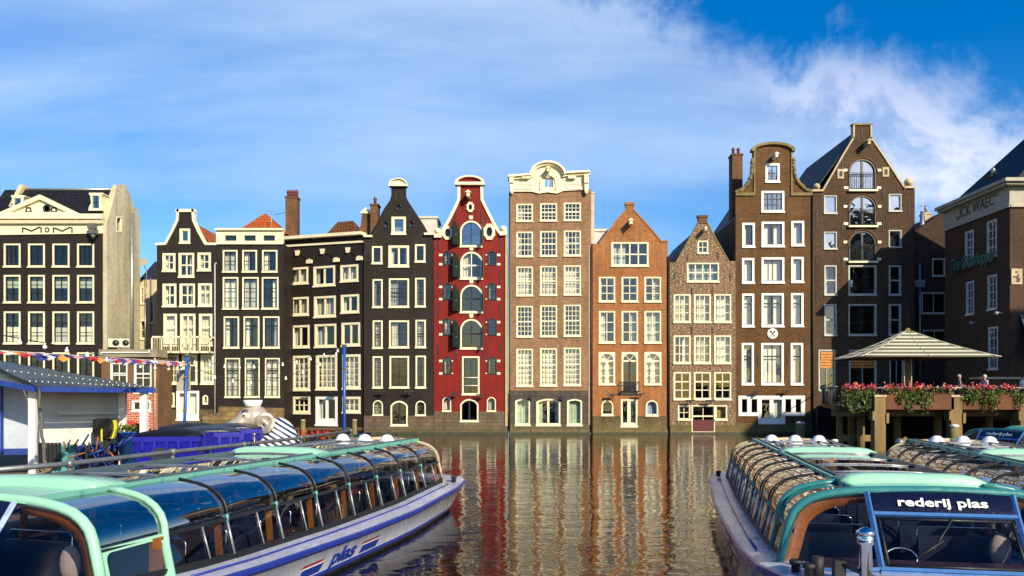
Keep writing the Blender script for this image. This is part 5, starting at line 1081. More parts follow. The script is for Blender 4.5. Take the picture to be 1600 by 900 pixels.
    tube(bm, [(-.8, yt-.03, zt_-.06), (.8, yt-.03, zt_-.06)], .02, 4); tube(bm, [(-.8, yb, zb_+.055), (.8, yb, zb_+.055)], .02, 4); obj('seal', bm, RUBB, wf_)
    bm = bmesh.new(); tube(bm, [(.1, yt-.06, zt_-.02), (-.25, yb+.12, zb_+.22)], .01, 5); tube(bm, [(-.45, yb+.08, zb_+.14), (-.1, yb+.17, zb_+.36)], .012, 5); obj('wiper', bm, IRON, wf_)
    bm = bmesh.new(); nseg = 8; rows_ = []
    for i in range(nseg+1):
        x = -.86+1.72*i/nseg; b_ = .02*(1-(x/.86)**2); rows_.append([(x, yt+.01-b_, zt_+.045), (x, .04-b_, 1.885+b_), (x, .1, 1.90+b_)])
    g = sheet(bm, rows_); sp_ = obj('name_board', bm, NAVY, root)
    n_ = Vector((0, -(1.885-zt_-.045), .03-yt)).normalized(); up = Vector((0, .03-yt, 1.885-zt_-.045)).normalized(); rt = Vector((1, 0, 0))
    M = Matrix.Translation(Vector((-.55, yt-.02, zt_+.045))+up*.075+n_*.012) @ Matrix(((rt.x, up.x, n_.x, 0), (rt.y, up.y, n_.y, 0), (rt.z, up.z, n_.z, 0), (0, 0, 0, 1)))
    lettering('rederij plas', .17, DOME, sp_, M, .004, .003, 0, 'lettering', width=1.10)
    for sgn in (1, -1):   # curved front side glass between windscreen post and arch
        bm = bmesh.new(); A = [Vector((sgn*x, .17, z)) for x, z in [(cb(.2), .86), (ct(.2)+.06, 1.15)]+arch(.2)[1:]]; m = len(A)
        Pp = [Vector((sgn*.9, yb, zb_)).lerp(Vector((sgn*.9, .08, 1.88)), (k/(m-1))**.9) for k in range(m)]; rows_ = []
        for i in range(9):
            f = i/8; rows_.append([a.lerp(p, f)+Vector((sgn*.20, -.22, 0))*math.sin(math.pi*f)*(1-k/(m-1))**.7 for k, (a, p) in enumerate(zip(A, Pp))])
        sheet(bm, rows_); obj('curved_front_pane', bm, BG3, root)
        bm = bmesh.new(); low = [r[0] for r in rows_]; tube(bm, low, .03, 6); sheet(bm, [[p, Vector((p.x*1.02, p.y-.03, gz(p.y)+.02))] for p in low]); obj('front_coaming', bm, FBLUE, root)
    bm = bmesh.new(); sheet(bm, [[(-.9, yb-.02, zb_), (-.9, yb-.06, .93)], [(.9, yb-.02, zb_), (.9, yb-.06, .93)]], False); obj('coaming', bm, FBLUE, root)
    # inside
    bm = bmesh.new(); box(bm, -1.7, -.3, .02, 1.7, YEND-.1, .06); obj('cabin_floor', bm, paint('cabin_floor', (.03, .035, .06), .6), root)
    bm = bmesh.new(); box(bm, -1.5, -.35, .06, 1.5, .1, .92); box(bm, -1.6, -.45, .92, 1.6, .15, .98); ds = obj('dashboard', bm, paint('dashboard_maroon', (.045, .018, .025), .4), root)
    bm = bmesh.new()
    for k in range(16): tube(bm, [(-.45+.2*math.cos(k*math.pi/8), .12+.07*math.sin(k*math.pi/8), 1.02+.12*math.sin(k*math.pi/8)), (-.45+.2*math.cos((k+1)*math.pi/8), .12+.07*math.sin((k+1)*math.pi/8), 1.02+.12*math.sin((k+1)*math.pi/8))], .014, 5, False)
    obj('steering_wheel', bm, CHROME, ds)
    bm = bmesh.new(); sphere(bm, (1.02, .75, 1.05), .2, 12, 8, (.75, .4, 1.2)); sphere(bm, (1.02, .6, .72), .25, 12, 8, (1, 1, .35)); box(bm, .98, .6, .06, 1.06, .68, .7); obj('pilot_seat', bm, SEATB, root)
    y = 2.0
    while y < YEND-.8:
        for sgn in (1, -1):
            bm = bmesh.new(); x0, x1 = sgn*.38, sgn*(cb(y)-.42); box(bm, x0, y-.28, .40, x1, y+.12, .48)
            v = [[bm.verts.new((x, y+dy, z)) for dy, z in ((.08, .45), (.15, .98), (.20, .98), (.14, .45))] for x in (x0, x1)]
            bm.faces.new(v[0]); bm.faces.new(v[1][::-1])
            for i in range(4): bm.faces.new((v[0][i], v[0][(i+1) % 4], v[1][(i+1) % 4], v[1][i]))
            s_ = obj('bench_seat', bm, SEAT, root)
            bm = bmesh.new(); tube(bm, [(x0, y+.18, .5), (x0, y+.2, 1.06), (x0+sgn*.06, y+.2, 1.12), (x1-sgn*.06, y+.2, 1.12), (x1, y+.2, 1.06), (x1, y+.18, .5)], .013, 5); obj('seat_hoop', bm, CHROME, s_)
        y += .95
    for k in range(3):
        bm = bmesh.new(); lathe(bm, [(.20, 0), (.20, .03), (.165, .05), (.15, .10), (.10, .15), (.04, .172), (0, .175)], 18, (-.62+.62*k, YEND-1.1, 1.93)); obj('roof_dome', bm, DOME, root)
    for sgn in (1, -1):
        for y in (-.9, -.55, 12.45):
            bm = bmesh.new(); lathe(bm, [(.06, 0), (.06, .10), (.085, .11), (.085, .16), (0, .165)], 12, (sgn*(hw(y)-.22), y, gz(y)+.02)); obj('bollard', bm, IRON, root)
        # side lettering and flag bands
        def side(y, z): return (hw(y)-.18)+(.13)*(z-.10)/(gz(y)-.24)
        mt = Matrix(((0, 0, 1, 0), (1, 0, 0, 0), (0, 1, 0, 0), (0, 0, 0, 1))) if sgn > 0 else Matrix(((0, 0, -1, 0), (-1, 0, 0, 0), (0, 1, 0, 0), (0, 0, 0, 1)))
        ymid = 5.55
        rt_ = Vector((0, sgn, 0)); up_ = Vector((sgn*.13, 0, .36)).normalized(); nn_ = rt_.cross(up_)
        og = Vector((sgn*(side(ymid, .16)+.016), ymid-sgn*.5, .16))
        Mx = Matrix(((rt_.x, up_.x, nn_.x, og.x), (rt_.y, up_.y, nn_.y, og.y), (rt_.z, up_.z, nn_.z, og.z), (0, 0, 0, 1)))
        lettering('plas', .40, HBLUE, hull, Mx, .012, .004, .25, 'lettering', width=1.0)
        for ya, yb2 in ((4.05, 4.85), (6.25, 7.1)):
            for nm, mt_, za, zb2 in (('flag_band', HBLUE, .13, .27), ('flag_band', DOME, .275, .30), ('flag_band', paint('flag_red', (.30, .02, .02), .4), .305, .345)):
                bm = bmesh.new(); e = .008; sh = .1
                bm.faces.new([bm.verts.new(p) for p in ((sgn*(side(ya, za)+e), ya, za), (sgn*(side(yb2, za)+e), yb2-sh, za), (sgn*(side(yb2, zb2)+e), yb2+sh*.0, zb2), (sgn*(side(ya, zb2)+e), ya+sh, zb2))]); obj(nm, bm, mt_, hull)
    # chrome stack on the bow
    bm = bmesh.new(); lathe(bm, [(.075, 0), (.075, .46), (.10, .48), (.10, .56), (.085, .58), (.115, .60), (.115, .63), (.02, .68), (0, .68)], 18, (-1.22, -1.15, .95)); obj('bow_stack', bm, CHROME, root)
    bm = bmesh.new(); box(bm, -1.55, -1.05, .95, -1.42, -.85, 1.18); tube(bm, [(-1.72, -.9, .95), (-1.72, -.9, 1.2)], .07, 10); tube(bm, [(-1.5, -1, 1.15), (-1.05, -1.3, 1.0)], .03, 6); obj('anchor_winch', bm, IRON, root)
    return root
proto = make_boat()
def copytree(o, parent=None):
    c = o.copy(); COL.objects.link(c)
    if parent: c.parent = parent
    for ch in kids[o.name]: copytree(ch, c)
    return c
kids = {}
for o in bpy.data.objects:
    kids.setdefault(o.name, [])
    if o.parent: kids.setdefault(o.parent.name, []).append(o)
GB = 'glass roofed tour boats'
spots = [((-6.62, 9.0, .04), -14.8, 'long mint and white tour boat in the left foreground, its side lettered plas'),
         ((5.72, 10.25, -.06), -10.8, 'tour boat in the right foreground with its name board facing the viewer'),
         ((9.15, 9.2, -.02), -13.5, 'tour boat at the right edge showing only its curved glass stern and roof'),
         ((17.3, 27.2, -.05), -78, 'farthest tour boat, a dark windscreen seen behind the roof of the nearer boat at right')]
for i, (loc, rz, lb) in enumerate(spots):
    o = proto if i == 0 else copytree(proto)
    o.location = loc; o.rotation_euler = (0, 0, R(rz)); o['label'] = lb; o['group'] = GB

for nm in ('front_arch', 'quarter_frame', 'quarter_panel'):  # mint frames of these boats get a darker colour with their shade painted in
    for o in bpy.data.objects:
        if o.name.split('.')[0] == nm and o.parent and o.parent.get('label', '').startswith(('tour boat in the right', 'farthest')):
            o.data = o.data.copy(); o.data.materials[0] = paint('shaded_mint_paint', (.03, .20, .21), .3, .08, 1.5)
# ================================================================== left jetty and what stands on it
JZ = 1.05
PAVE = brick('jetty_paving', (.26, .16, .10), (.20, .13, .085), (.12, .09, .06), .6, .3, .4)
jt = thing('jetty', 'brown paved jetty behind the left tour boat', 'jetty', (-14, 18, 0))
bm = bmesh.new(); pg = [(-9.4, 7), (-8.05, 13), (-6.7, 19), (-5.5, 24.2), (-7.5, 26.5), (-40, 26.5), (-40, 7)]
lo = [bm.verts.new((x+14, y-18, JZ-.35)) for x, y in pg]; hi = [bm.verts.new((x+14, y-18, JZ)) for x, y in pg]
bm.faces.new(hi); bm.faces.new(lo[::-1])
for i in range(len(pg)): bm.faces.new((lo[i], lo[(i+1) % len(pg)], hi[(i+1) % len(pg)], hi[i]))
obj('deck_slab', bm, PAVE, jt)
for x, y in ((-9.2, 9), (-8.3, 13.5), (-7.2, 18), (-6.2, 22.5), (-8.5, 26), (-13, 26), (-18, 26)):
    bm = bmesh.new(); tube(bm, [(x+14-.3, y-18, -1), (x+14-.3, y-18, JZ-.36)], .16, 8); obj('pile', bm, MOSSY, jt)
# steel railing along the jetty edge
rl = thing('railing', 'grey steel pipe railing running along the jetty edge behind the left tour boat', 'railing', (-7, 18, JZ))
GALV = paint('galvanised_pipe', (.22, .24, .25), .45, .2, 4, .5)
rp = [P(-40, 737, 11.6), P(109, 724.5, 13.0), P(270, 706, 15.6), P(381, 694.5, 18.2), P(470, 684, 21.0), P(548, 673.5, 24.2)]
bm = bmesh.new(); o_ = Vector((-7, 18, JZ)); tube(bm, [p-o_ for p in rp], .045, 8); obj('top_pipe', bm, GALV, rl)
bm = bmesh.new(); tube(bm, [p-o_-Vector((0, 0, .5)) for p in rp], .03, 8); obj('middle_pipe', bm, GALV, rl)
for p in rp[1:]:
    bm = bmesh.new(); tube(bm, [p-o_, Vector((p.x, p.y, JZ))-o_], .04, 8); lathe(bm, [(.065, -.06), (.065, .06)], 10, tuple(p-o_)); obj('post', bm, GALV, rl)
for i in (1, 3):
    p = rp[i]-o_; 
p = rp[3]-o_; bm = bmesh.new(); tube(bm, [(p.x+.25, p.y, p.z-.1), (p.x+.25, p.y, p.z+.22)], .02, 6); sphere(bm, (p.x+.25, p.y, p.z+.24), .04, 8, 6); obj('finial', bm, paint('brass', (.5, .38, .15), .4, .1, 2, .8), rl)
# ------------------------------------------------------------------ ticket shed
SHW = paint('shed_white', (.66, .67, .66), .6, .16, 1.2, streak=True); SBL = paint('shed_blue', (.015, .045, .26), .45, .15, 2)
CORR = paint('roof_sheet', (.22, .27, .27), .35, .35, 1.6, c2=(.12, .15, .15))
s0 = Vector((-12.6, 20.5, JZ)); sh = thing('ticket_shed', 'low white shed with grey sheet roof and blue fascia, behind the left tour boat', 'shed', tuple(s0))
A = P(56, 604, 18.6); B = P(240, 606.5, 21.0); C = P(237, 604.5, 23.2); D = P(-40, 557, 24.5); E = P(-120, 572, 18.6)
def nrow(a, b, n): return [a.lerp(b, i/n) for i in range(n+1)]
bm = bmesh.new(); n = 70; r0 = nrow(A, B, n); r1 = nrow(D, C, n)
def wv(p, i): return p-s0+Vector((0, 0, .022*math.cos(i*math.pi)))
sheet(bm, [[wv(p, i) for i, p in enumerate(r0)], [wv(a.lerp(b, .5), i) for i, (a, b) in enumerate(zip(r0, r1))], [wv(p, i) for i, p in enumerate(r1)]])
sheet(bm, [[p-s0 for p in nrow(E, A, 4)], [p-s0 for p in nrow(D+Vector((-3, 0, .1)), D, 4)]])
bmesh.ops.solidify(bm, geom=bm.faces[:], thickness=.03)
rf = obj('roof', bm, CORR, sh)
bm = bmesh.new()
for f in (.12, .45):
    for i in range(22):
        k = (i+.5)/22; p = A.lerp(B, k).lerp(D.lerp(C, k), f)-s0; sphere(bm, (p.x, p.y, p.z+.025), .019, 6, 4)
tag(obj('roof_bolts', bm, WHITE, rf), kind=None)
bm = bmesh.new()
for a, b in ((E, A), (A, B), (B, C)): 
    d = (b-a).normalized(); nn = Vector((d.y, -d.x, 0)); v = [bm.verts.new(q-s0) for q in (a, b, b+Vector((0, 0, -.13)), a+Vector((0, 0, -.13)))]; w2 = [bm.verts.new(q-s0+nn*.05) for q in (a, b, b+Vector((0, 0, -.13)), a+Vector((0, 0, -.13)))]
    bm.faces.new(v); bm.faces.new(w2[::-1])
    for i in range(4): bm.faces.new((v[i], v[(i+1) % 4], w2[(i+1) % 4], w2[i]))
obj('fascia', bm, SBL, sh)
def slab(name, a, b, z0, z1, th, mat, parent, org):
    d = (b-a).normalized(); nn = Vector((-d.y, d.x, 0))*th; bm = bmesh.new(); v = []
    for z in (z0, z1):
        for q in (a, b, b+nn, a+nn): v.append(bm.verts.new((q.x-org.x, q.y-org.y, z-org.z)))
    for q in ((0, 3, 2, 1), (4, 5, 6, 7), (0, 1, 5, 4), (1, 2, 6, 5), (2, 3, 7, 6), (3, 0, 4, 7)): bm.faces.new([v[i] for i in q])
    return obj(name, bm, mat, parent)
wa, wb, wc = P(47, 650, 20.0), P(193, 650, 22.0), P(-60, 650, 19.6)
slab('front_wall', wa, wb, 1.75, 3.40, .12, SHW, sh, s0); slab('side_panel', wc, wa, 1.75, 3.55, .12, paint('shed_side_blue_white', (.45, .52, .62), .5, .15, 1.5), sh, s0)
slab('base_band', wc+Vector((0, -.03, 0)), wa+Vector((0, -.03, 0)), 1.60, 1.76, .1, SBL, sh, s0); slab('base_band', wa+Vector((0, -.03, 0)), wb+Vector((.1, -.03, 0)), 1.60, 1.76, .1, SBL, sh, s0)
slab('shelf_ledge', P(92, 645, 20.3), P(190, 645, 21.6), 2.62, 2.68, .1, SHW, sh, s0); slab('rear_wall', wb, P(193, 650, 23.5), 1.1, 3.3, .1, SHW, sh, s0)
slab('wall_batten', P(0, 650, 19.6), P(3, 650, 19.6), 1.7, 3.5, .06, SBL, sh, s0)
slab('rear_counter', P(60, 700, 21.5), P(185, 700, 22.6), 1.1, 1.6, .1, IRON, sh, s0)
for px, d in ((52, 18.9), (225, 20.9), (192, 21.4)):
    q = P(px, 700, d); bm = bmesh.new(); box(bm, q.x-s0.x-.085, q.y-s0.y-.07, 0, q.x-s0.x+.085, q.y-s0.y+.07, 3.30-JZ if px != 192 else 3.2-JZ); obj('roof_post', bm, WHITE, sh)
# outboard motor hanging on the wall
q = P(166, 672, 20.9); mt_ = thing('outboard_motor', 'black outboard motor cowl with yellow edges hung on the white shed wall', 'outboard motor', tuple(q))
bm = bmesh.new(); prof(bm, [[(-.22, -.2), (.2, -.2), (.27, .05), (.25, .26), (.18, .32), (-.2, .32), (-.27, .26), (-.27, 0)]], [], -.22, .1); bmesh.ops.bevel(bm, geom=bm.edges[:], offset=.03, segments=2, affect='EDGES'); obj('cowl', bm, paint('gloss_black', (.012, .012, .012), .2), mt_)
bm = bmesh.new(); prof(bm, [[(-.25, -.22), (.23, -.22), (.31, .05), (.29, .27), (-.29, .27), (-.31, 0)]], [], -.1, .0); obj('yellow_trim', bm, paint('yellow_plastic', (.75, .68, .04), .4), mt_)
bm = bmesh.new(); box(bm, -.02, -.24, -.3, .02, -.222, .05); obj('stripe', bm, MATS['yellow_plastic'], mt_)
bm = bmesh.new(); box(bm, -.07, -.08, -.75, .07, .08, -.2); tube(bm, [(-.02, -.1, -.2), (-.06, -.12, -.5), (-.02, -.1, -.8)], .03, 6); obj('leg', bm, IRON, mt_)
# rope
ROPE = paint('hemp_rope', (.20, .17, .10), .9, .3, 9)
bm = bmesh.new(); a = P(60, 604, 18.5); b = P(72, 733, 13.2); m_ = P(63, 640, 17.5)
pts = [a.lerp(b, k/10)+Vector((.02*math.sin(k*2), 0, -.15*math.sin(math.pi*k/10))) for k in range(11)]; tube(bm, pts, .03, 6)
for k in range(5): c = P(72+random.uniform(-4, 5), 730+k*3, 13.1); tube(bm, [c+Vector((.09*math.cos(t_), .09*math.sin(t_), .05*math.sin(t_*2+k))) for t_ in [i*.7 for i in range(10)]], .028, 6)
tag(obj('rope', bm, ROPE), 'worn rope tied from the blue shed fascia down to the jetty railing', 'rope')
# bicycles and frames stacked under the shed floor: blue and rusty pipe racks
rk = thing('pipe_rack', 'tangle of blue and rusty pipes stacked below the shed wall', 'rack', tuple(P(140, 730, 21)))
random.seed(11); rc_ = P(140, 730, 21)
for i in range(46):
    a = P(random.uniform(100, 186), random.uniform(697, 735), random.uniform(19.8, 21)); b = a+Vector((random.uniform(-.1, .35), random.uniform(-.3, .3), random.uniform(.1, .42)*random.choice((1, 1, -1)))); b.z = max(JZ+.05, b.z); a.z = max(JZ+.05, a.z)
    bm = bmesh.new(); tube(bm, [a-rc_, b-rc_], .025, 5); obj('pipe', bm, random.choice([SBL, SBL, SBL, IRON, paint('rust', (.28, .11, .04), .8)]), rk)
for i in range(6):
    a = P(60+i*6, 698, 20); bm = bmesh.new(); box(bm, a.x-rc_.x, a.y-rc_.y, a.z-rc_.z-.6, a.x-rc_.x+.06, a.y-rc_.y+.06, a.z-rc_.z+.1); obj('grating_bar', bm, IRON, rk)
q = P(100, 720, 20.3); cb_ = thing('blue_cabinet', 'dark teal cabinet under the shed floor between the racks', 'cabinet', (q.x, q.y, JZ)); bm = bmesh.new(); box(bm, -.3, -.2, 0, .2, .2, .72); box(bm, -.33, -.23, .72, .23, .23, .78); obj('body', bm, TEAL, cb_); bm = bmesh.new(); box(bm, -.26, -.22, .06, .16, -.201, .66); obj('door', bm, TEAL, cb_)
# ------------------------------------------------------------------ wheeled bins
BBL = paint('bin_blue', (.010, .010, .30), .35, .12, 2); LID = paint('bin_lid', (.03, .032, .045), .35, .15, 3)
def make_bin():
    t = thing('wheeled_bin', 'x', 'bin', (0, 0, JZ)); bm = bmesh.new()
    lo_ = [(-.60, -.42), (.60, -.42), (.60, .42), (-.60, .42)]; hi_ = [(-.68, -.52), (.68, -.52), (.68, .52), (-.68, .52)]
    for ring in (0,): 
        L0 = [bm.verts.new((x, y, .18)) for x, y in lo_]; L1 = [bm.verts.new((x, y, 1.08)) for x, y in hi_]; L2 = [bm.verts.new((x*1.05, y*1.06, 1.08)) for x, y in hi_]; L3 = [bm.verts.new((x*1.05, y*1.06, 1.2)) for x, y in hi_]
        for a, b in ((L0, L1), (L1, L2), (L2, L3)):
            for i in range(4): bm.faces.new((a[i], a[(i+1) % 4], b[(i+1) % 4], b[i]))
        bm.faces.new(L0[::-1]); bm.faces.new(L3)
    for x in (-.5, -.25, 0, .25, .5): box(bm, x-.03, -.56, .9, x+.03, -.50, 1.1)
    for y in (-.35, 0, .35):
        for sx_ in (-1, 1): box(bm, sx_*.70, y-.04, .9, sx_*.76, y+.04, 1.25)
    obj('bin_body', bm, BBL, t)
    bm = bmesh.new(); rows_ = []
    for i in range(9): y = -.58+1.16*i/8; e = (1-(y/.58)**2)*.13; rows_.append([(x, y, 1.215+e*(1-abs(x/.74)**6)) for x in (-.74, -.66, -.3, 0, .3, .66, .74)])
    sheet(bm, rows_); bmesh.ops.solidify(bm, geom=bm.faces[:], thickness=.03); obj('lid', bm, LID, t)
    bm = bmesh.new(); prof(bm, [[(-.35, .55), (.05, .55), (.1, .95), (-.3, .95)]], [], -.535, -.50); box(bm, -.3, -.58, .62, .0, -.52, .9); obj('front_plate', bm, LID, t)
    for sx_ in (-1, 1):
        for sy_ in (-1, 1):
            bm = bmesh.new(); lathe(bm, [(.09, -.025), (.09, .025)], 12); bmesh.ops.transform(bm, matrix=Matrix.Translation((sx_*.48, sy_*.32, .09)) @ Matrix.Rotation(R(90), 4, 'X'), verts=bm.verts[:]); box(bm, sx_*.48-.03, sy_*.32-.04, .1, sx_*.48+.03, sy_*.32+.04, .19); obj('wheel', bm, IRON, t)
    return t
def kidmap():
    kids.clear()
    for o in bpy.data.objects:
        kids.setdefault(o.name, [])
        if o.parent: kids.setdefault(o.parent.name, []).append(o)
bn = make_bin(); kidmap()
for i, (px, d, rz, lb) in enumerate(((272, 17.3, 8, 'blue wheeled bin with a black front plate, nearest the shed post'), (325, 18.9, 22, 'second blue wheeled bin, in the middle of the row'), (362, 20.6, 22, 'third blue wheeled bin, partly behind the elephant statue'), (300, 20.8, 15, 'rear blue wheeled bin, only its dark lid showing'))):
    o = bn if i == 0 else copytree(bn); q = P(px, 700, d); o.location = (q.x, q.y, JZ); o.rotation_euler = (0, 0, R(rz)); o['label'] = lb; o['group'] = 'blue wheeled bins on the jetty'
# ------------------------------------------------------------------ elephant statue in sailor clothes
def remesh(name, bm, vox, mat, parent, sm=4, it=.6):
    me = bpy.data.meshes.new('tmp'); bm.to_mesh(me); bm.free(); o = bpy.data.objects.new('tmp', me); COL.objects.link(o)
    m = o.modifiers.new('r', 'REMESH'); m.mode = 'VOXEL'; m.voxel_size = vox; m.use_smooth_shade = True
    s = o.modifiers.new('s', 'SMOOTH'); s.iterations = sm; s.factor = it
    bpy.context.view_layer.update(); me2 = bpy.data.meshes.new_from_object(o.evaluated_get(bpy.context.evaluated_depsgraph_get())); bpy.data.objects.remove(o)
    for p_ in me2.polygons: p_.use_smooth = True
    me2.materials.clear()
    for mm in (mat if isinstance(mat, list) else [mat]): me2.materials.append(mm)
    me2.name = name; return link(bpy.data.objects.new(name, me2), parent)
el0 = P(412, 700, 21.3); el0.z = JZ
el = thing('elephant_statue', 'silver elephant statue in a striped shirt and white sailor cap', 'statue', tuple(el0))
def E_(px, py, dd=0.0): return P(px, py, 21.3+dd)-el0
SILV = paint('silver_skin', (.50, .45, .38), .32, .08, 1, .3)
m_, t, b = newmat('striped_shirt'); o_v = objvec(t); sp = t.nodes.new('ShaderNodeSeparateXYZ'); t.links.new(o_v, sp.inputs[0])
wv_ = nmath(t, 'SINE', nmath(t, 'MULTIPLY', nmath(t, 'ADD', nmath(t, 'MULTIPLY', sp.outputs[0], .62), nmath(t, 'ADD', sp.outputs[2], nmath(t, 'MULTIPLY', sp.outputs[1], .2))), 42))
t.links.new(mixc(t, mrange(t, wv_, -.1, .1, 0, 1), (.80, .78, .72), (.02, .035, .12)), b.inputs['Base Color']); b.inputs['Roughness'].default_value = .5; SHIRT = m_
bm = bmesh.new()
for (px, py, dd, r, s_) in ((432, 684, .15, .55, (1.0, 1.0, 1.05)), (448, 697, .2, .42, (1.1, 1, 1)), (403, 690, -.1, .36, (.8, 1, 1.2)), (395, 705, -.3, .24, (1, 1, 1.6)), (460, 712, .2, .34, (.9, 1, 1.2)), (425, 715, .1, .6, (1, 1, 1))): sphere(bm, E_(px, py, dd), r, 20, 14, s_)
remesh('body', bm, .05, SHIRT, el)
bm = bmesh.new()
for (px, py, dd, r, s_) in ((398, 652, -.15, .36, (1.05, 1, .95)), (386, 652, -.3, .25, (1, 1, 1)), (376, 660, -.4, .20, (1, 1, 1)), (366, 664, -.45, .16, (1, 1, 1)), (357, 668, -.5, .13, (1, 1, 1)), (350, 674, -.5, .115, (1, 1, 1)), (346, 682, -.5, .105, (1, 1, 1)), (344, 690, -.5, .10, (1, 1, 1)), (408, 668, -.1, .30, (1, 1, 1)), (390, 672, -.3, .2, (1, 1, 1))): sphere(bm, E_(px, py, dd), r, 18, 12, s_)
hd = remesh('head', bm, .035, SILV, el, 14, .7)
for (px, dd, sx_) in ((414, -.42, .8), (392, .35, .65)):
    c = E_(px, 661, dd); bm = bmesh.new(); rows_ = []
    for i in range(6):
        rr = .31*sx_*i/5; rows_.append([(c.x+rr*math.cos(a)*1.0, c.y-.02-.10*math.cos(i/5*math.pi/2)*-1+.05*math.sin(2*a), c.z+rr*1.05*math.sin(a)) for a in [2*math.pi*k/24 for k in range(25)]])
    sheet(bm, rows_); bmesh.ops.remove_doubles(bm, verts=bm.verts, dist=1e-4); bmesh.ops.solidify(bm, geom=bm.faces[:], thickness=.04); tube(bm, [(c.x+.31*sx_*math.cos(a), c.y-.02+.05*math.sin(2*a), c.z+.325*sx_*math.sin(a)) for a in [2*math.pi*k/24 for k in range(25)]], .035, 6, False); obj('ear', bm, SILV, el, True)
ey = E_(382.5, 649, -.52); bm = bmesh.new(); sphere(bm, ey, .07, 12, 8); e1 = obj('eye', bm, WHITE, el); bm = bmesh.new(); sphere(bm, ey+Vector((0, -.045, 0)), .035, 10, 8); obj('pupil', bm, IRON, e1)
bm = bmesh.new(); tube(bm, [E_(378, 643, -.55), E_(383, 640.5, -.55), E_(388, 641.5, -.55)], .02, 6); obj('eyebrow', bm, IRON, el)
c = E_(395, 634, -.15); bm = bmesh.new(); lathe(bm, [(.02, .10), (.19, .10), (.20, .02), (.17, -.02), (.19, -.03), (.215, .0), (.26, .15), (.24, .16), (.2, .05)], 24, tuple(c)); obj('sailor_cap', bm, WHITE, el)
# ------------------------------------------------------------------ blue flower boat behind the railing
FLB = paint('rowboat_blue', (.015, .10, .42), .35, .1, 2)
fb0 = P(500, 690, 24.0); fb0.z = 1.12; fb = thing('flower_rowboat', 'blue rowing boat planted with red geraniums at the end of the jetty', 'rowing boat', tuple(fb0), R(8))
bm = bmesh.new(); rows_ = []
for i in range(15):
    y = -1.9+3.8*i/14; e = (1-abs(y/1.95)**2.6); w_ = max(.02, .62*e); z1 = .62+.16*abs(y/1.9)**2; rows_.append([(y, -w_, z1), (y, -w_*.8, .25), (y, 0, .0 if abs(y) < 1.7 else .3), (y, w_*.8, .25), (y, w_, z1)])
sheet(bm, rows_); bmesh.ops.solidify(bm, geom=bm.faces[:], thickness=.04); obj('hull', bm, FLB, fb)
bm = bmesh.new(); sheet(bm, [[(r[0][0], r[0][1]*.9, .5), (r[0][0], r[4][1]*.9, .5)] for r in rows_], False); obj('soil', bm, PAVE, fb)
def leafy(name, fn, n, size, mats, parent, seed=1):
    random.seed(seed); bm = bmesh.new()
    for i in range(n):
        p = Vector(fn()); s_ = size*random.uniform(.6, 1.3); m = Matrix.Rotation(random.uniform(0, 6.28), 4, 'Z') @ Matrix.Rotation(random.uniform(.2, 1.5), 4, 'X')
        v = [bm.verts.new(p+m @ Vector(q)) for q in ((-s_*.5, 0, 0), (0, -s_*.6, .0), (s_*.5, 0, 0), (0, s_*.7, s_*.15))]
        f = bm.faces.new(v); f.material_index = random.randrange(len(mats))
    return tag(obj(name, bm, mats, parent, recalc=False), kind='stuff')
LEAF = [paint('leaf_mid', (.07, .12, .018), .6, .3, 6), paint('leaf_light', (.14, .19, .025), .6, .3, 6), paint('leaf_dark', (.03, .065, .012), .6, .3, 6)]
FLR = [paint('red_petal', (.70, .03, .02), .6), paint('pink_petal', (.75, .18, .30), .6), paint('orange_petal', (.75, .12, .03), .6), paint('lilac_petal', (.60, .35, .50), .6)]
g = random.gauss
leafy('foliage', lambda: (random.uniform(-1.6, 1.7), random.uniform(-.5, .4), random.uniform(.5, .82)), 900, .10, LEAF, fb, 2)
leafy('flowers', lambda: (random.choice((-1.2, -.5, .1, .2, -.1))+g(0, .18), random.uniform(-.5, .3), random.uniform(.72, .95)), 150, .075, [FLR[0]], fb, 3)
# boxed geraniums beside the shed and by the statue
for (px, py, d, lb) in ((203, 668, 21.5, 'small trough of red geraniums between the shed and the blue bins'), (462, 690, 22, 'round blue tub of red geraniums in front of the statue')):
    q = P(px, py, d); t_ = thing('flower_tub', lb, 'flower tub', (q.x, q.y, JZ)); h_ = q.z-JZ-.1; bm = bmesh.new(); lathe(bm, [(.24, 0), (.34, h_), (.38, h_), (.36, h_-.05)], 16); obj('tub', bm, FLB, t_)
    leafy('foliage', lambda: (g(0, .2), g(0, .2), h_+random.uniform(-.05, .18)), 260, .09, LEAF, t_, 4); leafy('flowers', lambda: (g(0, .2), g(0, .2), h_+random.uniform(.12, .25)), 45, .08, [FLR[0]], t_, 5)
# second blue skiff moored beyond the jetty
q = P(470, 690, 26.5); sk = thing('moored_skiff', 'low blue skiff lying behind the planted rowing boat', 'skiff', (q.x, q.y, 1.2), R(4)); bm = bmesh.new(); rows2 = [[(r[0][0]*1.25, r[0][1]*1.1, r[0][2]), (r[1][0]*1.2, r[1][1], r[1][2]), (r[2][0]*1.2, 0, r[2][2]), (r[3][0]*1.2, r[3][1], r[3][2]), (r[4][0]*1.25, r[4][1]*1.1, r[4][2])] for r in rows_]
sheet(bm, rows2); bmesh.ops.solidify(bm, geom=bm.faces[:], thickness=.04); obj('hull', bm, FLB, sk); bm = bmesh.new(); box(bm, -.3, -.55, .42, 0, .55, .47); box(bm, .9, -.45, .42, 1.15, .45, .47); obj('thwart', bm, HULLW, sk)
for o in (sk, fb): o.location.z = JZ+.0
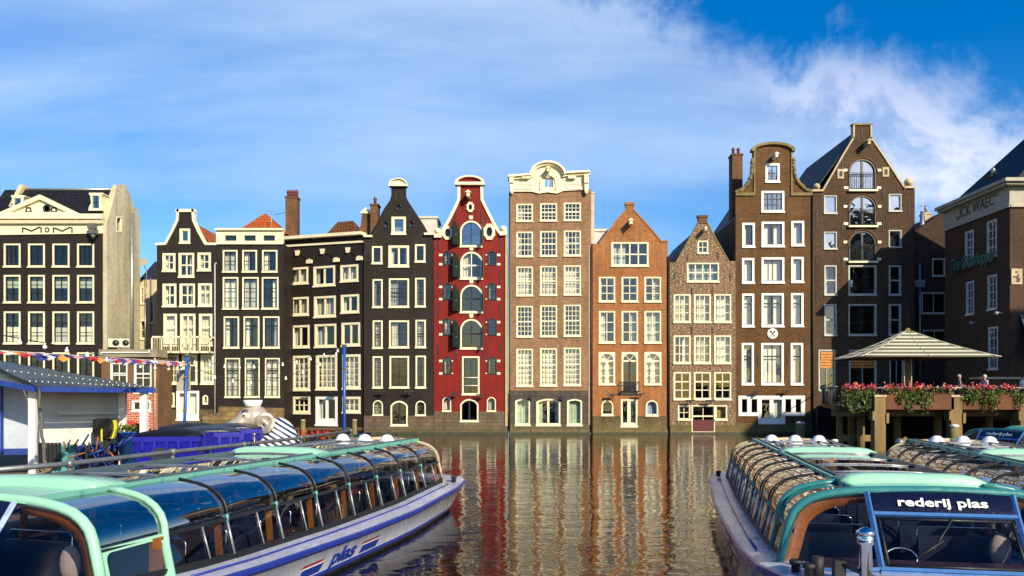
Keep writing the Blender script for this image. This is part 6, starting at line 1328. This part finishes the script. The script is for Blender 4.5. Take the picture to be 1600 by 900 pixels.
# ------------------------------------------------------------------ two blue poles, festoon lights and bunting
def pole(px0, py0, px1, py1, d, r, lb):
    a = P(px1, py1, d); b = P(px0, py0, d); t_ = thing('flag_pole', lb, 'pole', (a.x, a.y, JZ)); bm = bmesh.new(); o_ = Vector((a.x, a.y, JZ)); tube(bm, [Vector((0, 0, 0)), b-o_], r, 10); obj('shaft', bm, paint('pole_blue', (.015, .09, .40), .4, .15, 3), t_)
    bm = bmesh.new(); lathe(bm, [(r*1.6, 0), (r*1.6, .06), (0, .07)], 10, tuple(b-o_)); 
    for f in (.25, .5, .8): q = Vector((0, 0, 0)).lerp(b-o_, f); lathe(bm, [(r*1.35, 0), (r*1.35, .05)], 10, tuple(q))
    obj('fittings', bm, ROPE, t_); return b
PA = pole(292, 556, 286, 690, 22.5, .045, 'leaning blue pole holding bunting, in front of the white balcony')
PB = pole(538, 541, 538, 690, 24.2, .05, 'straight slim blue pole beside the planted rowing boat')
BULB = paint('bulb_white', (.85, .83, .74), .2, .03)
def sag(a, b, s_, n): return [a.lerp(b, i/n)-Vector((0, 0, s_*4*(i/n)*(1-i/n))) for i in range(n+1)]
def festoon(a, b, s_, nb, lb):
    t_ = thing('festoon_lights', lb, 'string lights', tuple(a)); pts = sag(a, b, s_, nb*2); bm = bmesh.new(); tube(bm, [p-a for p in pts], .009, 5); obj('cable', bm, IRON, t_)
    for i in range(1, nb*2, 2):
        p = pts[i]-a; bm = bmesh.new(); lathe(bm, [(.02, 0), (.02, -.05)], 8, tuple(p)); sphere(bm, p-Vector((0, 0, .08)), .042, 10, 8); obj('bulb', bm, BULB, t_)
festoon(P(-40, 516, 12.5), P(120, 545, 16.5), .0, 4, 'cable of large white bulbs sagging over the shed roof at left'); festoon(P(120, 545, 16.5), PA-Vector((0, 0, .3)), .12, 7, 'cable of white bulbs from the shed to the leaning blue pole')
festoon(PA-Vector((0, 0, .1)), PB, .35, 11, 'upper cable of small white bulbs between the two blue poles'); festoon(PA-Vector((0, 0, .25)), PB-Vector((0, 0, .0)), .75, 9, 'lower cable of small white bulbs between the two blue poles')
a, b = P(-30, 546, 13.5), P(289, 566, 22.4); bt = thing('bunting', 'line of small coloured pennants hanging above the shed roof', 'bunting', tuple(a)); pts = sag(a, b, .0, 34); bm = bmesh.new(); tube(bm, [p-a for p in pts], .008, 5); obj('cord', bm, WHITE, bt)
random.seed(9); FC = [paint('flag_%s' % n_, c_, .8) for n_, c_ in (('navy', (.04, .05, .25)), ('crimson', (.45, .03, .04)), ('chalk', (.70, .68, .66)), ('saffron', (.60, .28, .06)), ('pale_blue', (.30, .36, .55)), ('rose', (.60, .30, .34)))]
for i in range(34):
    p, q = pts[i]-a, pts[i+1]-a; bm = bmesh.new(); tw = random.uniform(-.10, .10); dr = random.uniform(.07, .17); g_ = []
    for k in range(4): f = k/3; c = p.lerp(q, .1+.65*f*.8+.2*f); g_.append([c, c+Vector((.04*f, tw*math.sin(f*3), -dr*(1-.55*f)*.55)), c+Vector((.08+.05*f, tw, -dr*(1-.5*f)))])
    sheet(bm, g_); obj('pennant', bm, FC[i % 6 if random.random() < .7 else random.randrange(6)], bt, recalc=False)
q = P(287, 594, 22.6); sb = thing('info_board', 'blank weathered board hung on the leaning blue pole', 'board', tuple(q)); bm = bmesh.new(); box(bm, -.2, -.02, -.31, .2, .02, .31); obj('panel', bm, paint('weathered_board', (.40, .36, .26), .8, .25, 3), sb); bm = bmesh.new(); box(bm, .12, -.04, -.33, .17, .04, .7); obj('bracket', bm, ROPE, sb)
# mooring posts by the black houses
for i, (px, py, lb) in enumerate(((473.5, 657, 'short wooden mooring post before the glazed white door of the arched house'), (554, 657, 'short wooden mooring post at the right end of the low quay'))):
    q = P(px, py, 58.5); t_ = thing('mooring_post', lb, 'mooring post', (q.x, q.y, 0), 0, 'mooring posts'); bm = bmesh.new(); tube(bm, [(0, 0, -1), (0, 0, q.z)], [.2, .17], 10); obj('post', bm, MOSSY, t_); bm = bmesh.new(); lathe(bm, [(.19, 0), (.19, .06), (0, .09)], 10, (0, 0, q.z)); obj('cap', bm, SAND, t_)
t_ = thing('low_quay', 'low timber quay edge at the foot of the black houses', 'quay', (-16.5, 58.6, 0)); bm = bmesh.new(); box(bm, -6, 0, .35, 5, .5, .55); obj('edge_beam', bm, paint('timber_dark', (.10, .065, .03), .85, .3, 3), t_)
for k in range(8): bm = bmesh.new(); tube(bm, [(-5.6+k*1.45, .2, -1), (-5.6+k*1.45, .2, .34)], .11, 8); obj('pile', bm, MOSSY, t_)

# ================================================================== terrace on piles at the right
TZ = 2.5; T0 = Vector((24.5, 42.3, 0)); tr = thing('cafe_terrace', 'cafe terrace deck standing on timber piles over the water', 'terrace', tuple(T0))
TIMB = paint('pile_timber', (.27, .18, .07), .85, .3, 1.2, c2=(.12, .08, .03), streak=True); TD = paint('deck_timber', (.14, .09, .05), .85, .3, 1)
bm = bmesh.new(); pg = [(17.9, 42.6), (31.7, 42.6), (31.7, 59.6), (24.3, 59.6), (20.6, 51)]
lo = [bm.verts.new((x-T0.x, y-T0.y, TZ-.22)) for x, y in pg]; hi = [bm.verts.new((x-T0.x, y-T0.y, TZ)) for x, y in pg]; bm.faces.new(hi); bm.faces.new(lo[::-1])
for i in range(5): bm.faces.new((lo[i], lo[(i+1) % 5], hi[(i+1) % 5], hi[i]))
obj('deck_floor', bm, TD, tr)
for px, wd in ((1372, 17), (1491, 17), (1598, 16)):
    q = P(px, 617, 42.0); w_ = wd/2/F*42; x = q.x-T0.x; bm = bmesh.new(); box(bm, x-w_, -.55, -1.2, x+w_, -.05, q.z-.12); obj('front_pile', bm, TIMB, tr)
    bm = bmesh.new(); box(bm, x-w_-.03, -.6, q.z-.12, x+w_+.03, 0, q.z); obj('pile_cap', bm, SAND, tr)
    bm = bmesh.new(); z = P(0, 648, 42).z; box(bm, x-w_*1.5, -.62, z-.3, x-w_-.01, -.1, z+.2); box(bm, x+w_+.01, -.62, z-.45, x+w_*1.5, -.1, z+.1); obj_split('clamp_block', bm, TIMB, tr)
for px, d in ((1345, 43.5), (1330, 49), (1402, 47.5), (1465, 46), (1545, 47), (1312, 48)):
    q = P(px, 640, d); bm = bmesh.new(); tube(bm, [(q.x-T0.x, q.y-T0.y, -1.2), (q.x-T0.x, q.y-T0.y, TZ-.23)], .22, 8); obj('pile', bm, TIMB, tr)
bm = bmesh.new(); box(bm, -6.6, .4, 1.9, 7.1, .8, 2.27); obj('edge_beam', bm, TD, tr)
bm = bmesh.new(); q = P(1345, 690, 44); box(bm, q.x-T0.x-1.3, 1.5, .45, q.x-T0.x+1.0, 1.75, .8); obj('cross_beam', bm, TIMB, tr)
bm = bmesh.new(); a = P(1392, 708, 43.2)-T0; b = P(1416, 684, 43.2)-T0; tube(bm, [a, b], .12, 4); obj('brace', bm, TIMB, tr)
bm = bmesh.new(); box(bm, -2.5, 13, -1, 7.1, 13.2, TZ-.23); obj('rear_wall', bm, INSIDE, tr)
RAILM = paint('rail_cream', (.55, .52, .40), .5)
bm = bmesh.new(); z = P(0, 606, 42.6).z; a = P(1375, 606, 42.9); b = P(1600, 606, 42.9); tube(bm, [(a.x-T0.x-.5, .55, z), (7.1, .55, z)], .05, 6); rr = obj('front_rail', bm, RAILM, tr)
for px in (1378, 1400, 1440, 1480, 1520, 1560, 1592): q = P(px, 606, 42.85); bm = bmesh.new(); tube(bm, [(q.x-T0.x, .55, TZ), (q.x-T0.x, .55, z)], .035, 6); obj('rail_post', bm, IRON, rr)
SG = [(-6.4, .5), (-5.6, 3.5), (-4.9, 6), (-3.9, 8.7), (-2.2, 12.6), (-.4, 16.9)]
bm = bmesh.new(); tube(bm, [(x, y, TZ+1.05) for x, y in SG], .04, 6); sr = obj('side_rail', bm, RAILM, tr)
for (x, y), (x2, y2) in zip(SG, SG[1:]):
    for k in range(4): f = k/4; bm = bmesh.new(); tube(bm, [(x+(x2-x)*f, y+(y2-y)*f, TZ), (x+(x2-x)*f, y+(y2-y)*f, TZ+1.05)], .03, 5); obj('rail_post', bm, IRON, sr)
for k, px in enumerate((1285, 1297, 1322, 1332)): q = P(px, 612, 50); bm = bmesh.new(); box(bm, q.x-T0.x-.12, 7.5, TZ, q.x-T0.x+.12, 7.56, TZ+.95); obj('screen_panel', bm, RAILM, tr)
# flower boxes
RUST = paint('rusty_steel', (.125, .040, .012), .75, .3, 1.5, c2=(.075, .024, .008))
for i, (xa, xb, d, lb) in enumerate(((1316, 1362, 42.3, 'leftmost flower box, dark and fully covered by trailing leaves'), (1381, 1487, 42.0, 'rusty flower box between the first and second terrace piles'), (1500, 1590, 42.0, 'rusty flower box to the right of the second terrace pile'), (1603, 1700, 42.0, 'flower box cut off by the right edge of the picture'))):
    a, b = P(xa, 640, d), P(xb, 612, d); t_ = thing('flower_box', lb, 'flower box', ((a.x+b.x)/2, d, a.z), 0, 'flower boxes along the terrace'); W_ = (b.x-a.x)/2; H_ = b.z-a.z
    bm = bmesh.new(); prof(bm, [rect(-W_, 0, W_, H_)], [], -.25, .25); bmesh.ops.bevel(bm, geom=[e for e in bm.edges], offset=.012, segments=1, affect='EDGES'); obj('planter', bm, RUST if i else IRON, t_)
    drops = [random.Random(i*7+k).uniform(-W_, W_) for k in range(5 if i else 9)]
    leafy('foliage', lambda: (random.uniform(-W_, W_), random.uniform(-.4, .25), H_+random.uniform(-.08, .22)), int(900*W_/1.8), .11, LEAF, t_, 10+i)
    leafy('trailing_leaves', lambda: (lambda x, k: (x+g(0, .26*(1-k*.6)), -.30-random.uniform(0, .12), H_-k*random.uniform(.55, 1.0)*(H_+.30)*(.45+.55*random.Random(int(x*5)+i).random())))(random.choice(drops), random.random()), int(1100 if i == 0 else 750), .105, LEAF[:2] if i else LEAF, t_, 20+i)
    for nm, c_, dx in (('red_flowers', [FLR[0], FLR[0], FLR[2]], .6), ('pink_flowers', [FLR[1], FLR[3]], .2)):
        cl = [random.Random(i*31+k+len(nm)).uniform(-W_, W_) for k in range(12)]
        leafy(nm, lambda: (random.choice(cl)+g(0, .16), random.uniform(-.4, .2), H_+.08+abs(g(0, .16))), 320 if nm[0] == 'r' else 200, .09, c_, t_, 30+i)
# big striped parasol
CAN, t, b = newmat('striped_canopy'); sp = t.nodes.new('ShaderNodeSeparateXYZ'); t.links.new(objvec(t), sp.inputs[0])
fr_ = nmath(t, 'FRACT', nmath(t, 'MULTIPLY', sp.outputs[2], 4.6)); t.links.new(mixc(t, mrange(t, fr_, .34, .40, 0, 1), (.60, .57, .43), (.12, .125, .08)), b.inputs['Base Color']); b.inputs['Roughness'].default_value = .85
ap = P(1418, 515.5, 45.2); f1, f2 = P(1345, 557, 42.9), P(1565, 557.5, 42.9); k1 = P(1297, 563.5, 47.4); k2 = Vector((f2.x+(k1.x-f1.x), k1.y, k1.z))
um0 = Vector((ap.x, ap.y, TZ)); um = thing('giant_parasol', 'huge parasol with cream and grey striped canopy over the terrace', 'parasol', tuple(um0))
bm = bmesh.new(); cs = [f1, f2, k2, k1]
for i in range(4):
    a, b_ = cs[i]-um0, cs[(i+1) % 4]-um0; m = 10; top_ = ap-um0
    sheet(bm, [[a.lerp(b_, j/8).lerp(top_, k/m)-Vector((0, 0, .18*math.sin(math.pi*k/m)*(1-.3*abs(j/4-1)))) for j in range(9)] for k in range(m+1)])
bmesh.ops.remove_doubles(bm, verts=bm.verts, dist=1e-3); obj('canopy', bm, CAN, um)
for i in range(4):
    a = cs[i]-um0; bm = bmesh.new(); tube(bm, [a.lerp(ap-um0, k/10)-Vector((0, 0, .18*math.sin(math.pi*k/10)*.7-.015)) for k in range(11)], .03, 5); obj('seam_rib', bm, RAILM, um)
    mid = (cs[i]+cs[(i+1) % 4])/2-um0; bm = bmesh.new(); tube(bm, [mid.lerp(ap-um0, k/10)-Vector((0, 0, .18*math.sin(math.pi*k/10)-.012)) for k in range(11)], .018, 5); obj('seam_rib', bm, RAILM, um)
    bm = bmesh.new(); tube(bm, [(0, 0, 2.6), a.lerp(ap-um0, .45)-Vector((0, 0, .2))], .03, 5); obj('strut', bm, TD, um)
bm = bmesh.new(); tube(bm, [(0, 0, 0), (0, 0, ap.z-TZ+.1)], .13, 10); obj('mast', bm, TIMB, um)
for px in (1413, 1424): q = P(px, 600, 44.6)-um0; bm = bmesh.new(); tube(bm, [(q.x, q.y, 0), (q.x, q.y, 3.0)], .03, 6); obj('guide_pole', bm, RAILM, um)
# people
SKIN = paint('skin', (.50, .28, .19), .6)
def person(px, py, d, pose, shirt, trousers, hair, lb, rz=0, seat=False):
    q = P(px, py, d); t_ = thing('person', lb, 'person', (q.x, q.y, TZ), R(rz), 'people on the cafe terrace'); J = {}
    hp = .52 if seat else .92; th = 1.0
    sk = [('pelvis', (0, 0, hp), .14), ('waist', (0, -.01, hp+.2), .125), ('chest', (0, 0, hp+.40), .155), ('neck', (0, 0, hp+.56), .055), ('head', (0, -.03, hp+.68), .10), ('crown', (0, -.01, hp+.78), .085)]
    ed = [(0, 1), (1, 2), (2, 3), (3, 4), (4, 5)]
    for s_ in (-1, 1):
        k = len(sk)
        if seat: sk += [('hip', (s_*.09, -.02, hp-.02), .10), ('knee', (s_*.12, -.42, hp-.0), .075), ('ankle', (s_*.12, -.40, .09), .045), ('toe', (s_*.12, -.54, .04), .04)]
        else: sk += [('hip', (s_*.09, 0, hp-.08), .10), ('knee', (s_*.10, -.03-.06*s_*pose, .48), .07), ('ankle', (s_*.10, .03+.1*s_*pose, .09), .045), ('toe', (s_*.11, -.10+.1*s_*pose, .04), .04)]
        ed += [(0, k), (k, k+1), (k+1, k+2), (k+2, k+3)]; k = len(sk)
        sk += [('shoulder', (s_*.17, 0, hp+.48), .065), ('elbow', (s_*.24, -.04, hp+.22), .045), ('wrist', (s_*.20, -.22, hp+.14), .032), ('hand', (s_*.18, -.30, hp+.15), .035)]
        ed += [(2, k), (k, k+1), (k+1, k+2), (k+2, k+3)]
    me = bpy.data.meshes.new('body'); me.from_pydata([c for _, c, _ in sk], ed, []); o = bpy.data.objects.new('body', me); COL.objects.link(o); m = o.modifiers.new('s', 'SKIN'); m.use_smooth_shade = True
    for v, (_, _, r_) in zip(me.skin_vertices[0].data, sk): v.radius = (r_, r_*.85)
    me.skin_vertices[0].data[0].use_root = True; o.modifiers.new('u', 'SUBSURF').levels = 1
    bpy.context.view_layer.update(); m2 = bpy.data.meshes.new_from_object(o.evaluated_get(bpy.context.evaluated_depsgraph_get())); bpy.data.objects.remove(o); m2.materials.clear()
    for mm in (SKIN, shirt, trousers): m2.materials.append(mm)
    for p_ in m2.polygons:
        c = p_.center; p_.use_smooth = True
        if c.z > hp+.53 or c.y < -.2 and c.z > hp+.05: p_.material_index = 0
        elif c.z > hp+.02 and not (seat and c.y < -.15): p_.material_index = 1
        else: p_.material_index = 2
    m2.name = 'body'; link(bpy.data.objects.new('body', m2), t_)
    bm = bmesh.new(); sphere(bm, (0, .015, hp+.74), .115, 12, 8, (1, 1, .9))
    for v in [v for v in bm.verts if v.co.y < -.05 and v.co.z < hp+.76]: v.co.y = -.05
    obj('hair', bm, hair, t_, True)
    bm = bmesh.new()
    for s_ in (-1, 1): sphere(bm, (s_*.035, -.118, hp+.71), .012, 6, 5)
    obj('eyes', bm, IRON, t_)
cl = lambda n_, c_: paint('cloth_'+n_, c_, .85)
person(1337, 600, 45.0, 0, cl('white', (.75, .72, .66)), cl('navy', (.03, .04, .08)), cl('ginger_hair', (.30, .12, .05)), 'person in a white top seated behind the leftmost flower box', 20, True)
person(1499, 600, 43.6, 0, cl('slate', (.20, .22, .28)), cl('navy', (0, 0, 0)), cl('grey_hair', (.45, .43, .40)), 'grey haired person in a slate jacket at the rail by the second pile', 70)
person(1538, 596, 44.3, 1, cl('lilac', (.48, .34, .55)), cl('jeans', (.10, .14, .25)), cl('white_cap', (.80, .78, .74)), 'person in a lilac shirt and white cap walking on the terrace', -70)
person(1599, 600, 43.8, 0, cl('white', (0, 0, 0)), cl('navy', (0, 0, 0)), cl('dark_hair', (.04, .02, .015)), 'dark haired person in white at the right edge of the terrace', 10)
person(1420, 600, 44.8, 0, cl('orange', (.65, .20, .08)), cl('navy', (0, 0, 0)), cl('ginger_hair', (0, 0, 0)), 'person in orange seated under the parasol near its mast', 0, True)
person(1443, 600, 45.6, 0, cl('blue', (.10, .14, .40)), cl('navy', (0, 0, 0)), cl('dark_hair', (0, 0, 0)), 'person in blue seated under the parasol, right of the one in orange', 30, True)
person(1475, 600, 45.2, 0, cl('rose', (.60, .28, .25)), cl('navy', (0, 0, 0)), cl('dark_hair', (0, 0, 0)), 'person in a rose top seated under the right half of the parasol', -20, True)
person(1395, 600, 46.0, 0, cl('green', (.15, .45, .08)), cl('navy', (0, 0, 0)), cl('dark_hair', (0, 0, 0)), 'person in green seated at the left of the parasol mast', -20, True)
# tables and chairs
def cafe_set(px, d, i):
    q = P(px, 600, d); t_ = thing('cafe_table', ['round dark table beside the person in orange', 'round dark table behind the middle flower box', 'round dark table at the far left of the terrace'][i], 'table', (q.x, q.y, TZ), 0, 'cafe tables'); bm = bmesh.new(); lathe(bm, [(.4, .72), (.4, .75), (0, .75)], 18); obj('table_top', bm, TD, t_); bm = bmesh.new(); lathe(bm, [(.25, 0), (.25, .03), (.04, .05), (.04, .72)], 12); obj('pedestal', bm, IRON, t_)
    for s_ in (-1, 1):
        c_ = thing('cafe_chair', 'dark cafe chair on the %s side of the %s table' % ('left' if s_ < 0 else 'right', ['parasol', 'middle', 'far left'][i]), 'chair', (q.x+s_*.75, q.y+.1, TZ), R(90*s_), 'cafe chairs'); bm = bmesh.new(); box(bm, -.21, -.21, .43, .21, .21, .47); obj('seat', bm, TD, c_); bm = bmesh.new(); box(bm, -.21, .18, .5, .21, .21, .88); obj('backrest', bm, TD, c_)
        for lx_ in (-1, 1):
            for ly_ in (-1, 1): bm = bmesh.new(); tube(bm, [(lx_*.18, ly_*.18, 0), (lx_*.18, ly_*.18, .43 if ly_ < 0 else .88)], .016, 5); obj('leg', bm, IRON, c_)
cafe_set(1407, 45.4, 0); cafe_set(1460, 44.4, 1); cafe_set(1350, 46.5, 2)
# kiosk pieces on the right of the terrace
t_ = thing('terrace_counter', 'brown stone counter block standing near the corner house', 'counter', tuple(P(1553, 605, 47.2))); bm = bmesh.new(); box(bm, -.9, 0, -1, 1.9, .8, 1.55); obj('block', bm, DBR, t_); bm = bmesh.new(); box(bm, -1, -.1, 1.551, 2, .9, 1.68); obj('top_slab', bm, SAND, t_); t_.location.z = TZ
# glowing bar lights seen below the parasol
# mooring posts in the water
for (px, py, d, w_, lb) in ((1250.5, 662, 48, 13, 'mossy mooring post with a pale top, before the shaded foot of the brown house'), (1491, 667, 39, 13, 'short mossy post with pale cap in front of the second terrace pile'), (1304, 690, 41, 10, 'slanting sunlit timber stump left of the first terrace pile')):
    q = P(px, py, d); r_ = w_/2/F*d; t_ = thing('mooring_pile', lb, 'mooring pile', (q.x, q.y, 0), 0, 'mooring piles in the canal'); bm = bmesh.new(); tube(bm, [(0, 0, -1), (0, 0, q.z)], [r_*1.05, r_], 10); obj('post', bm, MOSSY, t_); bm = bmesh.new(); lathe(bm, [(r_*1.05, 0), (r_*1.05, .1), (0, .14)], 12, (0, 0, q.z)); obj('cap', bm, WHITE, t_)
q = P(1406, 691, 26); t_ = thing('blue_bollard', 'slim blue steel bollard standing between the right hand boats', 'bollard', (q.x, q.y, 0)); bm = bmesh.new(); tube(bm, [(0, 0, -1), (0, 0, q.z)], .10, 12); obj('shaft', bm, GALV, t_); bm = bmesh.new(); sphere(bm, (0, 0, q.z), .14, 12, 8); obj('head', bm, GALV, t_)
